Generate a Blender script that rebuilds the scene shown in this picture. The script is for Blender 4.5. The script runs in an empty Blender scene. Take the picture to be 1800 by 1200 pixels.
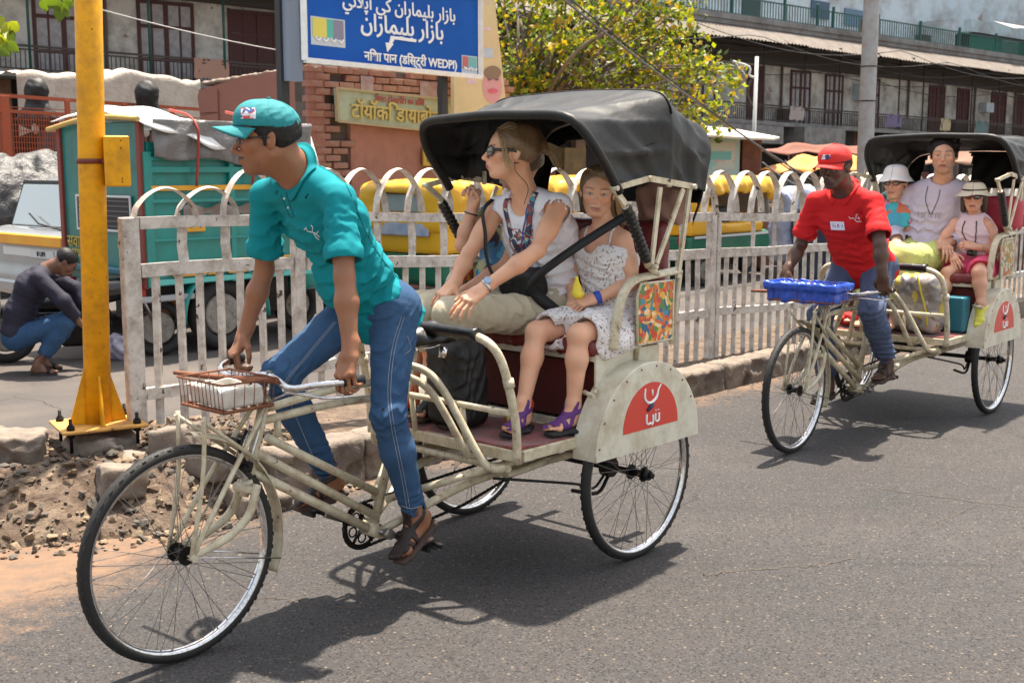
import bpy, bmesh, math, random, time
import numpy as np
from math import radians, sin, cos, pi, atan2, sqrt, tan
from mathutils import Vector, Matrix, Euler
from mathutils.bvhtree import BVHTree
random.seed(7); rng = np.random.default_rng(7)
SC = bpy.context.scene; COL = SC.collection
# ---------------------------------------------------------------- camera, sky, sun, exposure
CAMH = 1.58; FPX = 2105.0; PITCH = math.atan(307/2105)
cd = bpy.data.cameras.new('camera'); cam = bpy.data.objects.new('camera', cd); COL.objects.link(cam)
cam.location = (0, 0, CAMH); cam.rotation_euler = (pi/2 - PITCH, 0, 0)
cd.sensor_width = 36; cd.lens = FPX/1800*36; cd.clip_start = .05; cd.clip_end = 500
cd.dof.use_dof = True; cd.dof.focus_distance = 4.9; cd.dof.aperture_fstop = 7.1
SC.camera = cam
SUN = Vector((.10, .26, 1)).normalized()            # towards the sun
w = bpy.data.worlds.new('World'); SC.world = w; w.use_nodes = True
nt = w.node_tree; bg = nt.nodes['Background']; sky = nt.nodes.new('ShaderNodeTexSky')
sky.sky_type = 'NISHITA'; sky.sun_disc = False
sky.sun_elevation = math.asin(SUN.z); sky.sun_rotation = atan2(SUN.x, SUN.y)
sky.air_density = 1.6; sky.dust_density = 3.5; sky.ozone_density = 1.0
hz_ = nt.nodes.new('ShaderNodeHueSaturation'); hz_.inputs['Saturation'].default_value = .42   # white, hazy city sky
nt.links.new(sky.outputs[0], hz_.inputs['Color']); nt.links.new(hz_.outputs[0], bg.inputs[0]); bg.inputs[1].default_value = .112
sl = bpy.data.lights.new('sun', 'SUN'); sl.energy = 5.0; sl.angle = radians(1.1); sl.color = (1, .91, .77)
so = bpy.data.objects.new('sun', sl); COL.objects.link(so); so.rotation_euler = (-SUN).to_track_quat('-Z', 'Y').to_euler(); so.location = (0, 0, 30)
SC.view_settings.view_transform = 'Standard'; SC.view_settings.look = 'None'; SC.view_settings.gamma = 1
SC.view_settings.use_curve_mapping = False; SC.view_settings.exposure = 1.27
SC.cycles.max_bounces = 7; SC.cycles.diffuse_bounces = 4; SC.cycles.glossy_bounces = 3; SC.cycles.transparent_max_bounces = 12
# ---------------------------------------------------------------- small vector helpers
def V(*a): return np.array(a if len(a) > 1 else a[0], float)
def nrm(v): v = np.asarray(v, float); return v/max(1e-9, np.linalg.norm(v))
def lerp(a, b, t): return np.asarray(a, float)*(1-t) + np.asarray(b, float)*t
def frame(x, z=(0, 0, 1)):
    """3x3 with columns x, y, z: x along the first vector, z near the second."""
    x = nrm(x); z = np.asarray(z, float); z = z - x*(x@z)
    if np.linalg.norm(z) < 1e-6: z = np.array([0, 1., 0]) - x*x[1]
    z = nrm(z); return np.stack([x, np.cross(z, x), z], 1)
def rotz(a): c, s = cos(a), sin(a); return np.array([[c, -s, 0], [s, c, 0], [0, 0, 1.]])
def roty(a): c, s = cos(a), sin(a); return np.array([[c, 0, s], [0, 1, 0], [-s, 0, c]])
def rotx(a): c, s = cos(a), sin(a); return np.array([[1, 0, 0], [0, c, -s], [0, s, c]])
_CF = V(0, cos(PITCH), -sin(PITCH)); _CU = V(0, sin(PITCH), cos(PITCH))
def ray(px, py): return V(1, 0, 0)*(px-900)/FPX + _CF + _CU*(-(py-600)/FPX)
def at(px, py, depth):
    """the point seen at a photo pixel, depth metres ahead (measured along the ground)"""
    d = ray(px, py); return V(0, 0, CAMH) + d*(depth/d[1])
def gnd(px, py, h=0): d = ray(px, py); return V(0, 0, CAMH) + d*((h-CAMH)/d[2])
# ---------------------------------------------------------------- object helpers
def link(o, parent=None, loc=None, rot=None):
    COL.objects.link(o)
    if parent is not None: o.parent = parent
    if loc is not None: o.location = loc
    if rot is not None: o.rotation_euler = rot
    return o
def tag(o, label=None, cat=None, group=None, kind=None):
    if label: o['label'] = label
    if cat: o['category'] = cat
    if group: o['group'] = group
    if kind: o['kind'] = kind
    return o
def empty(name, loc=(0, 0, 0), rz=0, parent=None, **k):
    o = bpy.data.objects.new(name, None); o.empty_display_size = .1
    link(o, parent, loc, (0, 0, rz)); return tag(o, **k)
def copy_tree(o, parent=None):
    c = o.copy(); COL.objects.link(c)
    if parent is not None: c.parent = parent
    for ch in list(o.children): copy_tree(ch, c)
    return c
class MB:
    """collects shapes into one mesh"""
    def __init__(s): s.v = []; s.f = []; s.m = []; s.n = 0; s.mi = 0; s.sm = []
    def add(s, vs, fs, smooth=False):
        vs = np.asarray(vs, float); s.v.append(vs)
        for f in fs: s.f.append(tuple(int(i)+s.n for i in f)); s.m.append(s.mi); s.sm.append(smooth)
        s.n += len(vs); return s
    def box(s, c, size, R=None, bev=0.0, taper=None):
        h = np.asarray(size, float)/2
        if bev > 0:
            b = min(bev, h.min()*.95); P = []; idx = {}
            for sx in (-1, 1):
                for sy in (-1, 1):
                    for sz in (-1, 1):
                        sg = V(sx, sy, sz)
                        for a in range(3):
                            p = sg*h; q = p.copy()
                            for k in range(3):
                                if k != a: q[k] -= sg[k]*b
                            idx[(sx, sy, sz, a)] = len(P); P.append(q)
            F = []
            for a in range(3):
                b1, c1 = (a+1) % 3, (a+2) % 3
                for sa in (-1, 1):
                    q = []
                    for (u, w_) in ((-1, -1), (1, -1), (1, 1), (-1, 1)):
                        g = [0, 0, 0]; g[a] = sa; g[b1] = u; g[c1] = w_; q.append(idx[(*g, a)])
                    F.append(q if sa > 0 else q[::-1])
                for u in (-1, 1):
                    for w_ in (-1, 1):   # edge running along a
                        g0 = [0, 0, 0]; g0[a] = -1; g0[b1] = u; g0[c1] = w_; g1 = list(g0); g1[a] = 1
                        q = [idx[(*g0, b1)], idx[(*g1, b1)], idx[(*g1, c1)], idx[(*g0, c1)]]
                        F.append(q if u*w_ < 0 else q[::-1])
            for sx in (-1, 1):
                for sy in (-1, 1):
                    for sz in (-1, 1):
                        q = [idx[(sx, sy, sz, 0)], idx[(sx, sy, sz, 1)], idx[(sx, sy, sz, 2)]]
                        F.append(q if sx*sy*sz > 0 else q[::-1])
            P = np.array(P)
        else:
            P = np.array([[x, y, z] for x in (-1, 1) for y in (-1, 1) for z in (-1, 1)])*h
            F = [(0, 1, 3, 2), (4, 6, 7, 5), (0, 4, 5, 1), (2, 3, 7, 6), (0, 2, 6, 4), (1, 5, 7, 3)]
        if taper is not None:
            k = P[:, 2] > 0; P[k, 0] *= taper[0]; P[k, 1] *= taper[1]
        if R is not None: P = P @ np.asarray(R).T
        return s.add(P + np.asarray(c, float), F)
    def bar(s, a, b, w_, h, up=(0, 0, 1), bev=0.0):
        a, b = V(a), V(b); R = frame(b-a, up)
        return s.box((a+b)/2, (np.linalg.norm(b-a), w_, h), R, bev)
    def tube(s, pts, r, n=10, cap=True, flat=None, up=(0, 0, 1), closed=False, path=0):
        pts = np.array(pts, float)
        rr = np.broadcast_to(np.asarray(r, float), (len(pts),)).copy()
        if path: pts, rr = smooth_path(pts, rr, path, closed)
        N = len(pts); T = np.gradient(pts, axis=0) if not closed else (np.roll(pts, -1, 0)-np.roll(pts, 1, 0))
        T /= np.maximum(1e-9, np.linalg.norm(T, axis=1, keepdims=True))
        u = np.asarray(up, float); u = u - T[0]*(u@T[0])
        if np.linalg.norm(u) < 1e-3: u = V(0, 1, 0) - T[0]*T[0][1]
        if np.linalg.norm(u) < 1e-3: u = V(1, 0, 0) - T[0]*T[0][0]
        u = nrm(u); ang = np.arange(n)*2*pi/n; P = []
        ca, sa = np.cos(ang), np.sin(ang)
        fl = (1, 1) if flat is None else flat
        for i in range(N):
            u = nrm(u - T[i]*(u@T[i])); v = np.cross(T[i], u)
            P.append(pts[i] + rr[i]*(np.outer(ca*fl[0], u) + np.outer(sa*fl[1], v)))
        P = np.concatenate(P); F = []
        for i in range(N if closed else N-1):
            j = (i+1) % N
            for k in range(n): F.append((i*n+k, i*n+(k+1) % n, j*n+(k+1) % n, j*n+k))
        s.add(P, F, True)
        if cap and not closed:
            b0 = s.n - len(P)
            s.f.append(tuple(b0+k for k in range(n))[::-1]); s.f.append(tuple(b0+(N-1)*n+k for k in range(n)))
            s.m += [s.mi]*2; s.sm += [False]*2
        return s
    def torus(s, c, R_, r, M=None, n=48, m=10, sq=(1, 1)):
        a = np.arange(n)*2*pi/n; b = np.arange(m)*2*pi/m
        A, B = np.meshgrid(a, b, indexing='ij')
        P = np.stack([(R_+r*sq[0]*np.cos(B))*np.cos(A), r*sq[1]*np.sin(B), (R_+r*sq[0]*np.cos(B))*np.sin(A)], -1).reshape(-1, 3)
        if M is not None: P = P @ np.asarray(M).T
        F = [(i*m+k, i*m+(k+1) % m, ((i+1) % n)*m+(k+1) % m, ((i+1) % n)*m+k) for i in range(n) for k in range(m)]
        return s.add(P+np.asarray(c, float), F, True)
    def cyl(s, a, b, r, r2=None, n=16):
        a, b = V(a), V(b); return s.tube([a, b], [r, r if r2 is None else r2], n)
    def grid(s, P, smooth=True, closed_u=False):
        P = np.asarray(P, float); a, b = P.shape[:2]; F = []
        for i in range(a if closed_u else a-1):
            for j in range(b-1):
                i2 = (i+1) % a; F.append((i*b+j, i2*b+j, i2*b+j+1, i*b+j+1))
        return s.add(P.reshape(-1, 3), F, smooth)
    def prism(s, poly, z0, z1, M=None, org=(0, 0, 0)):
        """extrude a 2-D polygon (x, y) between z0 and z1, then map by M and org"""
        n = len(poly); P = np.array([[x, y, z0] for x, y in poly]+[[x, y, z1] for x, y in poly], float)
        area = sum(poly[i][0]*poly[(i+1) % n][1]-poly[(i+1) % n][0]*poly[i][1] for i in range(n))
        F = [tuple(range(n))[::-1], tuple(range(n, 2*n))]+[(i, (i+1) % n, n+(i+1) % n, n+i) for i in range(n)]
        if area < 0: F = [f[::-1] for f in F]
        if M is not None:
            P = P @ np.asarray(M).T
            if np.linalg.det(M) < 0: F = [f[::-1] for f in F]
        return s.add(P+np.asarray(org, float), F)
    def mesh(s, name, mats, smooth=None):
        me = bpy.data.meshes.new(name)
        v = np.concatenate(s.v) if s.v else np.zeros((0, 3))
        me.from_pydata(v.tolist(), [], s.f)
        for m in (mats if isinstance(mats, (list, tuple)) else [mats]):
            if m: me.materials.append(m)
        me.polygons.foreach_set('material_index', s.m)
        me.polygons.foreach_set('use_smooth', s.sm if smooth is None else [smooth]*len(s.f)); me.update(); return me
    def obj(s, name, mats, parent=None, smooth=None, loc=None, rot=None, **k):
        return tag(link(bpy.data.objects.new(name, s.mesh(name, mats, smooth)), parent, loc, rot), **k)
def meshobj(name, me, parent=None, loc=None, rot=None, **k):
    return tag(link(bpy.data.objects.new(name, me), parent, loc, rot), **k)
def smooth_path(pts, rr, per, closed=False):
    """Catmull-Rom resampling"""
    P = [np.asarray(p, float) for p in pts]; N = len(P)
    if closed: idx = lambda i: P[i % N]; rad = lambda i: rr[i % N]; segs = N
    else: idx = lambda i: P[i] if 0 <= i < N else (2*P[0]-P[1] if i < 0 else 2*P[-1]-P[-2]); rad = lambda i: rr[min(max(i, 0), N-1)]; segs = N-1
    out, ro = [], []
    for i in range(segs):
        p0, p1, p2, p3 = idx(i-1), idx(i), idx(i+1), idx(i+2)
        for k in range(per):
            t = k/per
            out.append(.5*((2*p1)+(-p0+p2)*t+(2*p0-5*p1+4*p2-p3)*t*t+(-p0+3*p1-3*p2+p3)*t**3)); ro.append(rad(i)*(1-t)+rad(i+1)*t)
    if not closed: out.append(P[-1]); ro.append(rr[-1])
    return np.array(out), np.array(ro)
def subdivide(o, lv=1):
    m = o.modifiers.new('sub', 'SUBSURF'); m.levels = lv; m.render_levels = lv; return o
# ---------------------------------------------------------------- materials
_M = {}
def mat(name, col, rough=.6, metal=0., col2=None, mix=(6, .5, .5), chips=None, bump=None, coat=0., sss=0., attr=False,
        spec=.5, wave=None, trans=0., alpha=1., sheen=0., coord='Object', grime=None):
    """procedural material. col2 is mixed in by a noise (scale, contrast, amount); chips = (colour, scale, threshold) is worn paint;
    bump = (scale, strength[, distance]); wave = (scale, strength) fine weave; grime = (colour, scale, amount)"""
    if name in _M: return _M[name]
    m = bpy.data.materials.new(name); m.use_nodes = True; t = m.node_tree; N = t.nodes; Lk = t.links.new
    b = N['Principled BSDF']; b.inputs['Roughness'].default_value = rough; b.inputs['Metallic'].default_value = metal
    b.inputs['Specular IOR Level'].default_value = spec
    b.inputs['Coat Weight'].default_value = coat; b.inputs['Coat Roughness'].default_value = .15
    b.inputs['Transmission Weight'].default_value = trans; b.inputs['Alpha'].default_value = alpha
    b.inputs['Sheen Weight'].default_value = sheen
    if sss: b.inputs['Subsurface Weight'].default_value = sss; b.inputs['Subsurface Radius'].default_value = (1, .35, .2); b.inputs['Subsurface Scale'].default_value = .008
    tc = N.new('ShaderNodeTexCoord'); co = tc.outputs[coord]
    rgb = lambda c: (*c, 1) if len(c) == 3 else c
    def noise(scale, det=4, ro=.6):
        n = N.new('ShaderNodeTexNoise'); n.inputs['Scale'].default_value = scale; n.inputs['Detail'].default_value = det
        n.inputs['Roughness'].default_value = ro; Lk(co, n.inputs['Vector']); return n.outputs['Fac']
    def ramp(fac, lo, hi):
        r = N.new('ShaderNodeMapRange'); r.inputs[1].default_value = lo; r.inputs[2].default_value = hi; r.clamp = True; Lk(fac, r.inputs[0]); return r.outputs[0]
    def mixc(f, a, b2):
        x = N.new('ShaderNodeMix'); x.data_type = 'RGBA'
        if f is not None: Lk(f, x.inputs[0])
        for s_, k in ((a, 6), (b2, 7)):
            if isinstance(s_, (tuple, list)): x.inputs[k].default_value = rgb(s_)
            else: Lk(s_, x.inputs[k])
        return x
    if attr:
        an = N.new('ShaderNodeAttribute'); an.attribute_name = 'Col'; c = an.outputs['Color']
    else: c = tuple(col)
    if col2 is not None:
        sc, con, am = mix; f = ramp(noise(sc), .5-.5*(1-con)-.001, .5+.5*(1-con)+.001)
        if am < 1:
            mu = N.new('ShaderNodeMath'); mu.operation = 'MULTIPLY'; mu.inputs[1].default_value = am; Lk(f, mu.inputs[0]); f = mu.outputs[0]
        c = mixc(f, c, tuple(col2)).outputs[2]
    if grime:
        gc, gs, ga = grime; mu = N.new('ShaderNodeMath'); mu.operation = 'MULTIPLY'; mu.inputs[1].default_value = ga
        Lk(ramp(noise(gs, 6, .7), .42, .68), mu.inputs[0]); c = mixc(mu.outputs[0], c, tuple(gc)).outputs[2]
    if chips:
        cc, cs, th = chips; f = ramp(noise(cs, 6, .65), th, th+.02); c = mixc(f, c, tuple(cc)).outputs[2]
        rr = N.new('ShaderNodeMapRange'); rr.inputs[3].default_value = rough; rr.inputs[4].default_value = .85; Lk(f, rr.inputs[0]); Lk(rr.outputs[0], b.inputs['Roughness'])
        if metal:
            mm = N.new('ShaderNodeMapRange'); mm.inputs[3].default_value = metal; mm.inputs[4].default_value = 0; Lk(f, mm.inputs[0]); Lk(mm.outputs[0], b.inputs['Metallic'])
    if isinstance(c, tuple): b.inputs['Base Color'].default_value = rgb(c)
    else: Lk(c, b.inputs['Base Color'])
    prev = None
    for spec_ in ([bump] if bump and not isinstance(bump, list) else (bump or [])):
        bn = N.new('ShaderNodeBump'); bn.inputs['Strength'].default_value = spec_[1]; bn.inputs['Distance'].default_value = spec_[2] if len(spec_) > 2 else .01
        Lk(noise(spec_[0], 5, .6), bn.inputs['Height'])
        if prev: Lk(prev, bn.inputs['Normal'])
        prev = bn.outputs[0]
    if wave:
        wv = N.new('ShaderNodeTexWave'); wv.inputs['Scale'].default_value = wave[0]; wv.inputs['Distortion'].default_value = 1.5; wv.bands_direction = 'DIAGONAL'
        Lk(co, wv.inputs['Vector']); bn = N.new('ShaderNodeBump'); bn.inputs['Strength'].default_value = wave[1]; bn.inputs['Distance'].default_value = .002
        Lk(wv.outputs['Fac'], bn.inputs['Height'])
        if prev: Lk(prev, bn.inputs['Normal'])
        prev = bn.outputs[0]
    if prev: Lk(prev, b.inputs['Normal'])
    _M[name] = m; return m
# ---------------------------------------------------------------- smooth-union solids meshed by surface nets
def smin(a, b, k):
    if k <= 0: return np.minimum(a, b)
    h = np.maximum(k-np.abs(a-b), 0)/k; return np.minimum(a, b)-h*h*k*.25
def smax(a, b, k): return -smin(-a, -b, k)
class Solid:
    def __init__(s): s.p = []
    def _put(s, f, c, r, op, k): s.p.append((f, np.asarray(c, float), float(r), op, k)); return s
    def cone(s, a, b, r1, r2=None, k=.02, op='u', flat=None):
        """tapered capsule; flat = (unit axis, q) makes it 1/q times wider along that axis"""
        a, b = V(a), V(b); r2 = r1 if r2 is None else r2; ab = b-a; L2 = max(1e-12, ab@ab)
        if flat is None:
            def f(P):
                t = np.clip((P-a)@ab/L2, 0, 1); return np.linalg.norm(P-a-t[..., None]*ab, axis=-1)-(r1+t*(r2-r1))
            ex = 1
        else:
            u, q = nrm(flat[0]), flat[1]; sq = lambda X: X+((X@u)*(q-1))[..., None]*u
            a2 = sq(np.zeros(3)[None])[0]; ab2 = sq(ab[None])[0]; L22 = max(1e-12, ab2@ab2)
            def f(P):
                X = sq(P-a); t = np.clip(X@ab2/L22, 0, 1); return np.linalg.norm(X-t[..., None]*ab2, axis=-1)-(r1+t*(r2-r1))
            ex = 1/q
        return s._put(f, (a+b)/2, sqrt(L2)/2+max(r1, r2)*ex, op, k)
    def chain(s, pts, rs, k=.02, **kw):
        for i in range(len(pts)-1): s.cone(pts[i], pts[i+1], rs[i], rs[i+1], k, **kw)
        return s
    def ell(s, c, r, R=None, k=.02, op='u'):
        c = V(c); r = V(r) if np.ndim(r) else V(r, r, r); R = np.eye(3) if R is None else np.asarray(R)
        def f(P):
            q = (P-c)@R; k0 = np.linalg.norm(q/r, axis=-1); k1 = np.linalg.norm(q/(r*r), axis=-1); return k0*(k0-1)/np.maximum(k1, 1e-9)
        return s._put(f, c, r.max(), op, k)
    def box(s, c, h, R=None, rad=.005, k=.01, op='u'):
        c = V(c); h = V(h); R = np.eye(3) if R is None else np.asarray(R)
        def f(P):
            q = np.abs((P-c)@R)-(h-rad); return np.linalg.norm(np.maximum(q, 0), axis=-1)+np.minimum(q.max(-1), 0)-rad
        return s._put(f, c, np.linalg.norm(h), op, k)
    def plane(s, c, n, k=.0):
        """keep the side the normal does not point to"""
        c, n = V(c), nrm(n); s._put(lambda P: (P-c)@n, c, 99, 'i', k); return s
    def slab(s, c, n, h, k=0): c, n = V(c), nrm(n); s._put(lambda P: np.abs((P-c)@n)-h, c, 99, 'i', k); return s
    def fold(s, c, d, lam, amp, rad, warp=1.):
        c, d = V(c), nrm(d); ph = rng.uniform(0, 6.28, 4); w1 = nrm(rng.normal(size=3)); w2 = nrm(rng.normal(size=3))
        def g(P):
            X = P-c; e = np.exp(-(X*X).sum(-1)/rad**2)
            arg = X@d*(6.283/lam)+.7*warp*(1.6*np.sin(X@w1*(2.6/lam)+ph[0])+.9*np.sin(X@w2*(5./lam)+ph[1])+.5*np.sin(X@w1*(11/lam)+ph[2]))
            v = 1-2*np.abs(np.sin(arg*.5))**.95; return -amp*1.1*e*v
        s._put(g, c, rad*2, 'd', 0); return s
    def rough(s, lam, amp):
        W = [nrm(rng.normal(size=3))*6.283/(lam*rng.uniform(.6, 1.5)) for _ in range(6)]; ph = rng.uniform(0, 6.28, 6)
        s._put(lambda P: amp/3*sum(np.sin(P@w_+p_) for w_, p_ in zip(W, ph)), V(0, 0, 0), 1e3, 'd', 0); return s
    def ev(s, P, C=None, hd=0):
        """P (nb, m, 3) points of nb blocks with centres C"""
        d = np.full(P.shape[:-1], 9.)
        for f, c, r, op, k in s.p:
            if op == 'i': d = smax(d, f(P), k); continue
            if op == 'd':
                if C is not None:
                    m = np.linalg.norm(C-c, axis=1) < r+hd
                    if m.any(): d[m] += f(P[m])
                else: d = d+f(P)
                continue
            if C is not None:
                m = np.linalg.norm(C-c, axis=1) < r+hd+k+.018
                if not m.any(): continue
                v = f(P[m]); d[m] = smin(d[m], v, k) if op == 'u' else smax(d[m], -v, k)
            else: v = f(P); d = smin(d, v, k) if op == 'u' else smax(d, -v, k)
        return d
    def net(s, vox, B=8):
        lo = np.min([c-r for f, c, r, op, k in s.p if op == 'u'], 0)-3*vox; hi = np.max([c+r for f, c, r, op, k in s.p if op == 'u'], 0)+3*vox
        nb = np.ceil((hi-lo)/(B*vox)).astype(int)+1
        G = np.stack(np.meshgrid(*[np.arange(n) for n in nb], indexing='ij'), -1).reshape(-1, 3)
        C = lo+(G+.5)*B*vox; hd = B*vox*.8661
        d0 = s.ev(C[:, None, :], C, hd)[:, 0]; keep = np.abs(d0) < hd*2.5+.012; G, C = G[keep], C[keep]
        o = np.stack(np.meshgrid(*[np.arange(B+1)]*3, indexing='ij'), -1).reshape(-1, 3)
        D = np.empty((len(G), (B+1)**3))
        for i in range(0, len(G), 400):
            P = lo+(G[i:i+400, None]*B+o[None])*vox; D[i:i+400] = s.ev(P, C[i:i+400], hd)
        D = D.reshape(-1, B+1, B+1, B+1); ins = D < 0
        cor = [(a, b, c) for a in (0, 1) for b in (0, 1) for c in (0, 1)]
        cn = sum(ins[:, a:a+B, b:b+B, c:c+B].astype(np.int8) for a, b, c in cor)
        act = np.argwhere((cn > 0) & (cn < 8)); bi, ci = act[:, 0], act[:, 1:]
        vals = np.stack([D[bi, ci[:, 0]+a, ci[:, 1]+b, ci[:, 2]+c] for a, b, c in cor], 1); co = np.array(cor, float)
        acc = np.zeros((len(act), 3)); cnt = np.zeros(len(act))
        for i in range(8):
            for j in range(i+1, 8):
                if np.abs(co[i]-co[j]).sum() == 1:
                    m = (vals[:, i] < 0) != (vals[:, j] < 0); t = vals[m, i]/(vals[m, i]-vals[m, j]); acc[m] += co[i]+t[:, None]*(co[j]-co[i]); cnt[m] += 1
        gi = G[bi]*B+ci; verts = lo+(gi+acc/np.maximum(cnt, 1)[:, None])*vox
        K = int((nb*B).max())+4; key = lambda g: (g[:, 0].astype(np.int64)*K+g[:, 1])*K+g[:, 2]
        ks = key(gi); order = np.argsort(ks); kso = ks[order]
        faces = []
        for ax in range(3):
            sh = [slice(None)]+[slice(0, B)]*3; sh2 = list(sh); sh2[ax+1] = slice(1, B+1)
            A_, B_ = ins[tuple(sh)], ins[tuple(sh2)]; e = np.argwhere(A_ != B_)
            if not len(e): continue
            g = G[e[:, 0]]*B+e[:, 1:]; flip = A_[tuple(e.T)]
            u, w_ = (ax+1) % 3, (ax+2) % 3; q = []; ok = np.ones(len(g), bool)
            for du, dw in ((0, 0), (-1, 0), (-1, -1), (0, -1)):
                h = g.copy(); h[:, u] += du; h[:, w_] += dw; kk = key(h); p = np.clip(np.searchsorted(kso, kk), 0, len(kso)-1); ok &= kso[p] == kk; q.append(order[p])
            q = np.stack(q, 1); q[~flip] = q[~flip][:, ::-1]; faces.append(q[ok])
        return verts, np.concatenate(faces) if faces else np.zeros((0, 4), int)
    def make(s, name, vox, material, parent=None, color=None, base=(0, 0, 0), sm=1, **k):
        v, f = s.net(vox)
        for _ in range(sm):                               # light relaxation of the net
            a = np.zeros_like(v); c = np.zeros(len(v))
            for i in range(4): np.add.at(a, f[:, i], v[f[:, (i+1) % 4]]+v[f[:, i-1]]); np.add.at(c, f[:, i], 2)
            m_ = c > 0; v[m_] = v[m_]*.45+.55*a[m_]/c[m_][:, None]
        return rawmesh(name, v, f, material, parent, color, base, **k)
def rawmesh(name, v, f, material, parent=None, color=None, base=(0, 0, 0), **k):
    me = bpy.data.meshes.new(name); me.vertices.add(len(v)); me.vertices.foreach_set('co', (v-np.asarray(base)).astype(np.float32).ravel())
    n = f.shape[1]; me.loops.add(len(f)*n); me.loops.foreach_set('vertex_index', f.astype(np.int32).ravel())
    me.polygons.add(len(f)); me.polygons.foreach_set('loop_start', np.arange(0, len(f)*n, n, dtype=np.int32))
    me.polygons.foreach_set('use_smooth', np.ones(len(f), bool)); me.update(calc_edges=True)
    if color is not None:
        ca = me.color_attributes.new('Col', 'FLOAT_COLOR', 'POINT'); c = np.ones((len(v), 4), np.float32); c[:, :3] = color(v); ca.data.foreach_set('color', c.ravel())
    me.materials.append(material); o = link(bpy.data.objects.new(name, me), parent)
    return tag(o, **k)
def surf_ray(o, org, d):
    """hit of a ray (parent-local coordinates) on a mesh object built with identity transform"""
    me = o.data
    if 'bvh' not in _BV.get(o.name, {}): _BV[o.name] = {'bvh': BVHTree.FromPolygons([v.co for v in me.vertices], [p.vertices[:] for p in me.polygons])}
    h = _BV[o.name]['bvh'].ray_cast(Vector(org), Vector(nrm(d)))
    return (np.array(h[0]), np.array(h[1])) if h[0] is not None else (None, None)
_BV = {}
# ---------------------------------------------------------------- people
FINGERS = [(.092, .030, (.043, .026, .020), .0092), (.097, .010, (.047, .030, .022), .0095), (.092, -.011, (.043, .028, .021), .0090), (.083, -.030, (.034, .021, .018), .0080)]
def add_hand(S, wr, F, D, side, s=1., curl=(.5, .7, .4), thumb=(.3, .4), spread=.06, off=0.):
    """side +1 left, -1 right; F wrist to knuckles, D back of the hand"""
    R = frame(F, D); X, Z = R[:, 0], R[:, 2]; T = np.cross(X, Z)*side; wr = V(wr)
    P = lambda a, b, c: wr+s*(X*a+T*b+Z*c)
    S.cone(P(-.03, 0, 0), P(.022, 0, 0), .024*s+off, .023*s+off, .02*s, flat=(T, .82))
    S.box(P(.052, 0, 0), V(.042, .037, .0135)*s+off, np.stack([X, np.cross(Z, X), Z], 1), .013*s, .016*s)
    S.cone(P(.03, .024, -.006), P(.06, .02, -.008), .016*s+off, .014*s+off, .012*s)
    if off > 0: return R
    cs = curl if isinstance(curl[0], (tuple, list)) else [curl]*4
    for i, (x, y, ls, r) in enumerate(FINGERS):
        p = P(x-.012, y, 0); th = 0; a = (y/.03)*spread
        for j in range(3):
            th += cs[i][j]; d = X*cos(th)*cos(a)+T*sin(a)-Z*sin(th); q = p+d*s*(ls[j]+(.012 if j == 0 else 0))
            S.cone(p, q, (r-.0006*j)*s, (r-.0006*(j+1))*s, .006*s if j == 0 else .003*s); p = q
        S.ell(P(x, y, .006), .0088*s, k=.008*s)
    p = P(.020, .026, -.006); d0 = nrm(X*.62+T*.66-Z*(.25+.3*thumb[0])); q = p+d0*.044*s; S.cone(p, q, .0155*s, .0115*s, .012*s)
    d1 = nrm(X*(.85)+T*(.45-.7*thumb[0])-Z*(.2+.6*thumb[0])); q2 = q+d1*.031*s; S.cone(q, q2, .0108*s, .0098*s, .004*s)
    d2 = nrm(X*.9+T*(.2-.9*thumb[1])-Z*(.1+.7*thumb[1])); S.cone(q2, q2+d2*.024*s, .0098*s, .0078*s, .004*s)
    return R
def add_foot(S, an, X, Z, inner, s=1., off=0., toes=True):
    """inner = sign of the local y axis that points to the big toe"""
    R = frame(X, Z); an = V(an); P = lambda a, b, c: an+s*(R[:, 0]*a+R[:, 1]*b+R[:, 2]*c); y = R[:, 1]; o = off
    S.cone(P(0, 0, .03), P(-.002, 0, -.01), .037*s+o, .036*s+o, .02*s)
    S.ell(P(-.028, 0, -.045), V(.036, .031, .032)*s+o, R, .025*s)
    S.cone(P(.0, 0, -.015), P(.075, inner*.004, -.045), .033*s+o, .024*s+o, .03*s, flat=(y, .9))
    S.cone(P(.0, 0, -.055), P(.115, 0, -.062), .024*s+o, .0175*s+o, .02*s, flat=(y, .62))
    S.cone(P(.118, inner*.022, -.062), P(.125, -inner*.026, -.064), .0175*s+o, .015*s+o, .02*s)
    for i in range(5):
        yy = inner*(.029-.0145*i); L = (.176, .176, .170, .160, .148)[i]; r = (.0135, .0098, .0094, .009, .0085)[i]
        if off > 0: r += off
        S.cone(P(.125, yy*.9, -.064), P(L-.012, yy, -.065), r*s, r*.9*s, .006*s)
    return R, P
def sandal(parent, an, X, Z, inner, s, m_sole, m_strap, base, straps, lab='sandal'):
    R = frame(X, Z); an = V(an); P = lambda a, b, c: an+s*(R[:, 0]*a+R[:, 1]*b+R[:, 2]*c)
    S = Solid(); y = R[:, 1]
    S.cone(P(-.03, 0, -.088), P(.035, -inner*.003, -.088), .010*s, .010*s, 0, flat=(y, .28)); S.cone(P(.03, -inner*.003, -.088), P(.135, inner*.003, -.088), .010*s, .010*s, .03*s, flat=(y, .225))
    S.box(P(.055, 0, -.088), V(.118, .034, .0095)*s, R, .009*s, .02*s)
    o = S.make('sandal_sole' if lab == 'sandal' else 'shoe_sole', .004, m_sole, parent, base=base)
    for (c, n, h) in straps:
        T = Solid(); add_foot(T, an, X, Z, inner, s, off=.0045*s); nn = R@nrm(V(*n)); T.slab(P(*c), nn, h*s); T.plane(P(0, 0, -.082), -R[:, 2])
        T.make('sandal_strap', .0038, m_strap, o, base=base)
    return o
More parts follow.
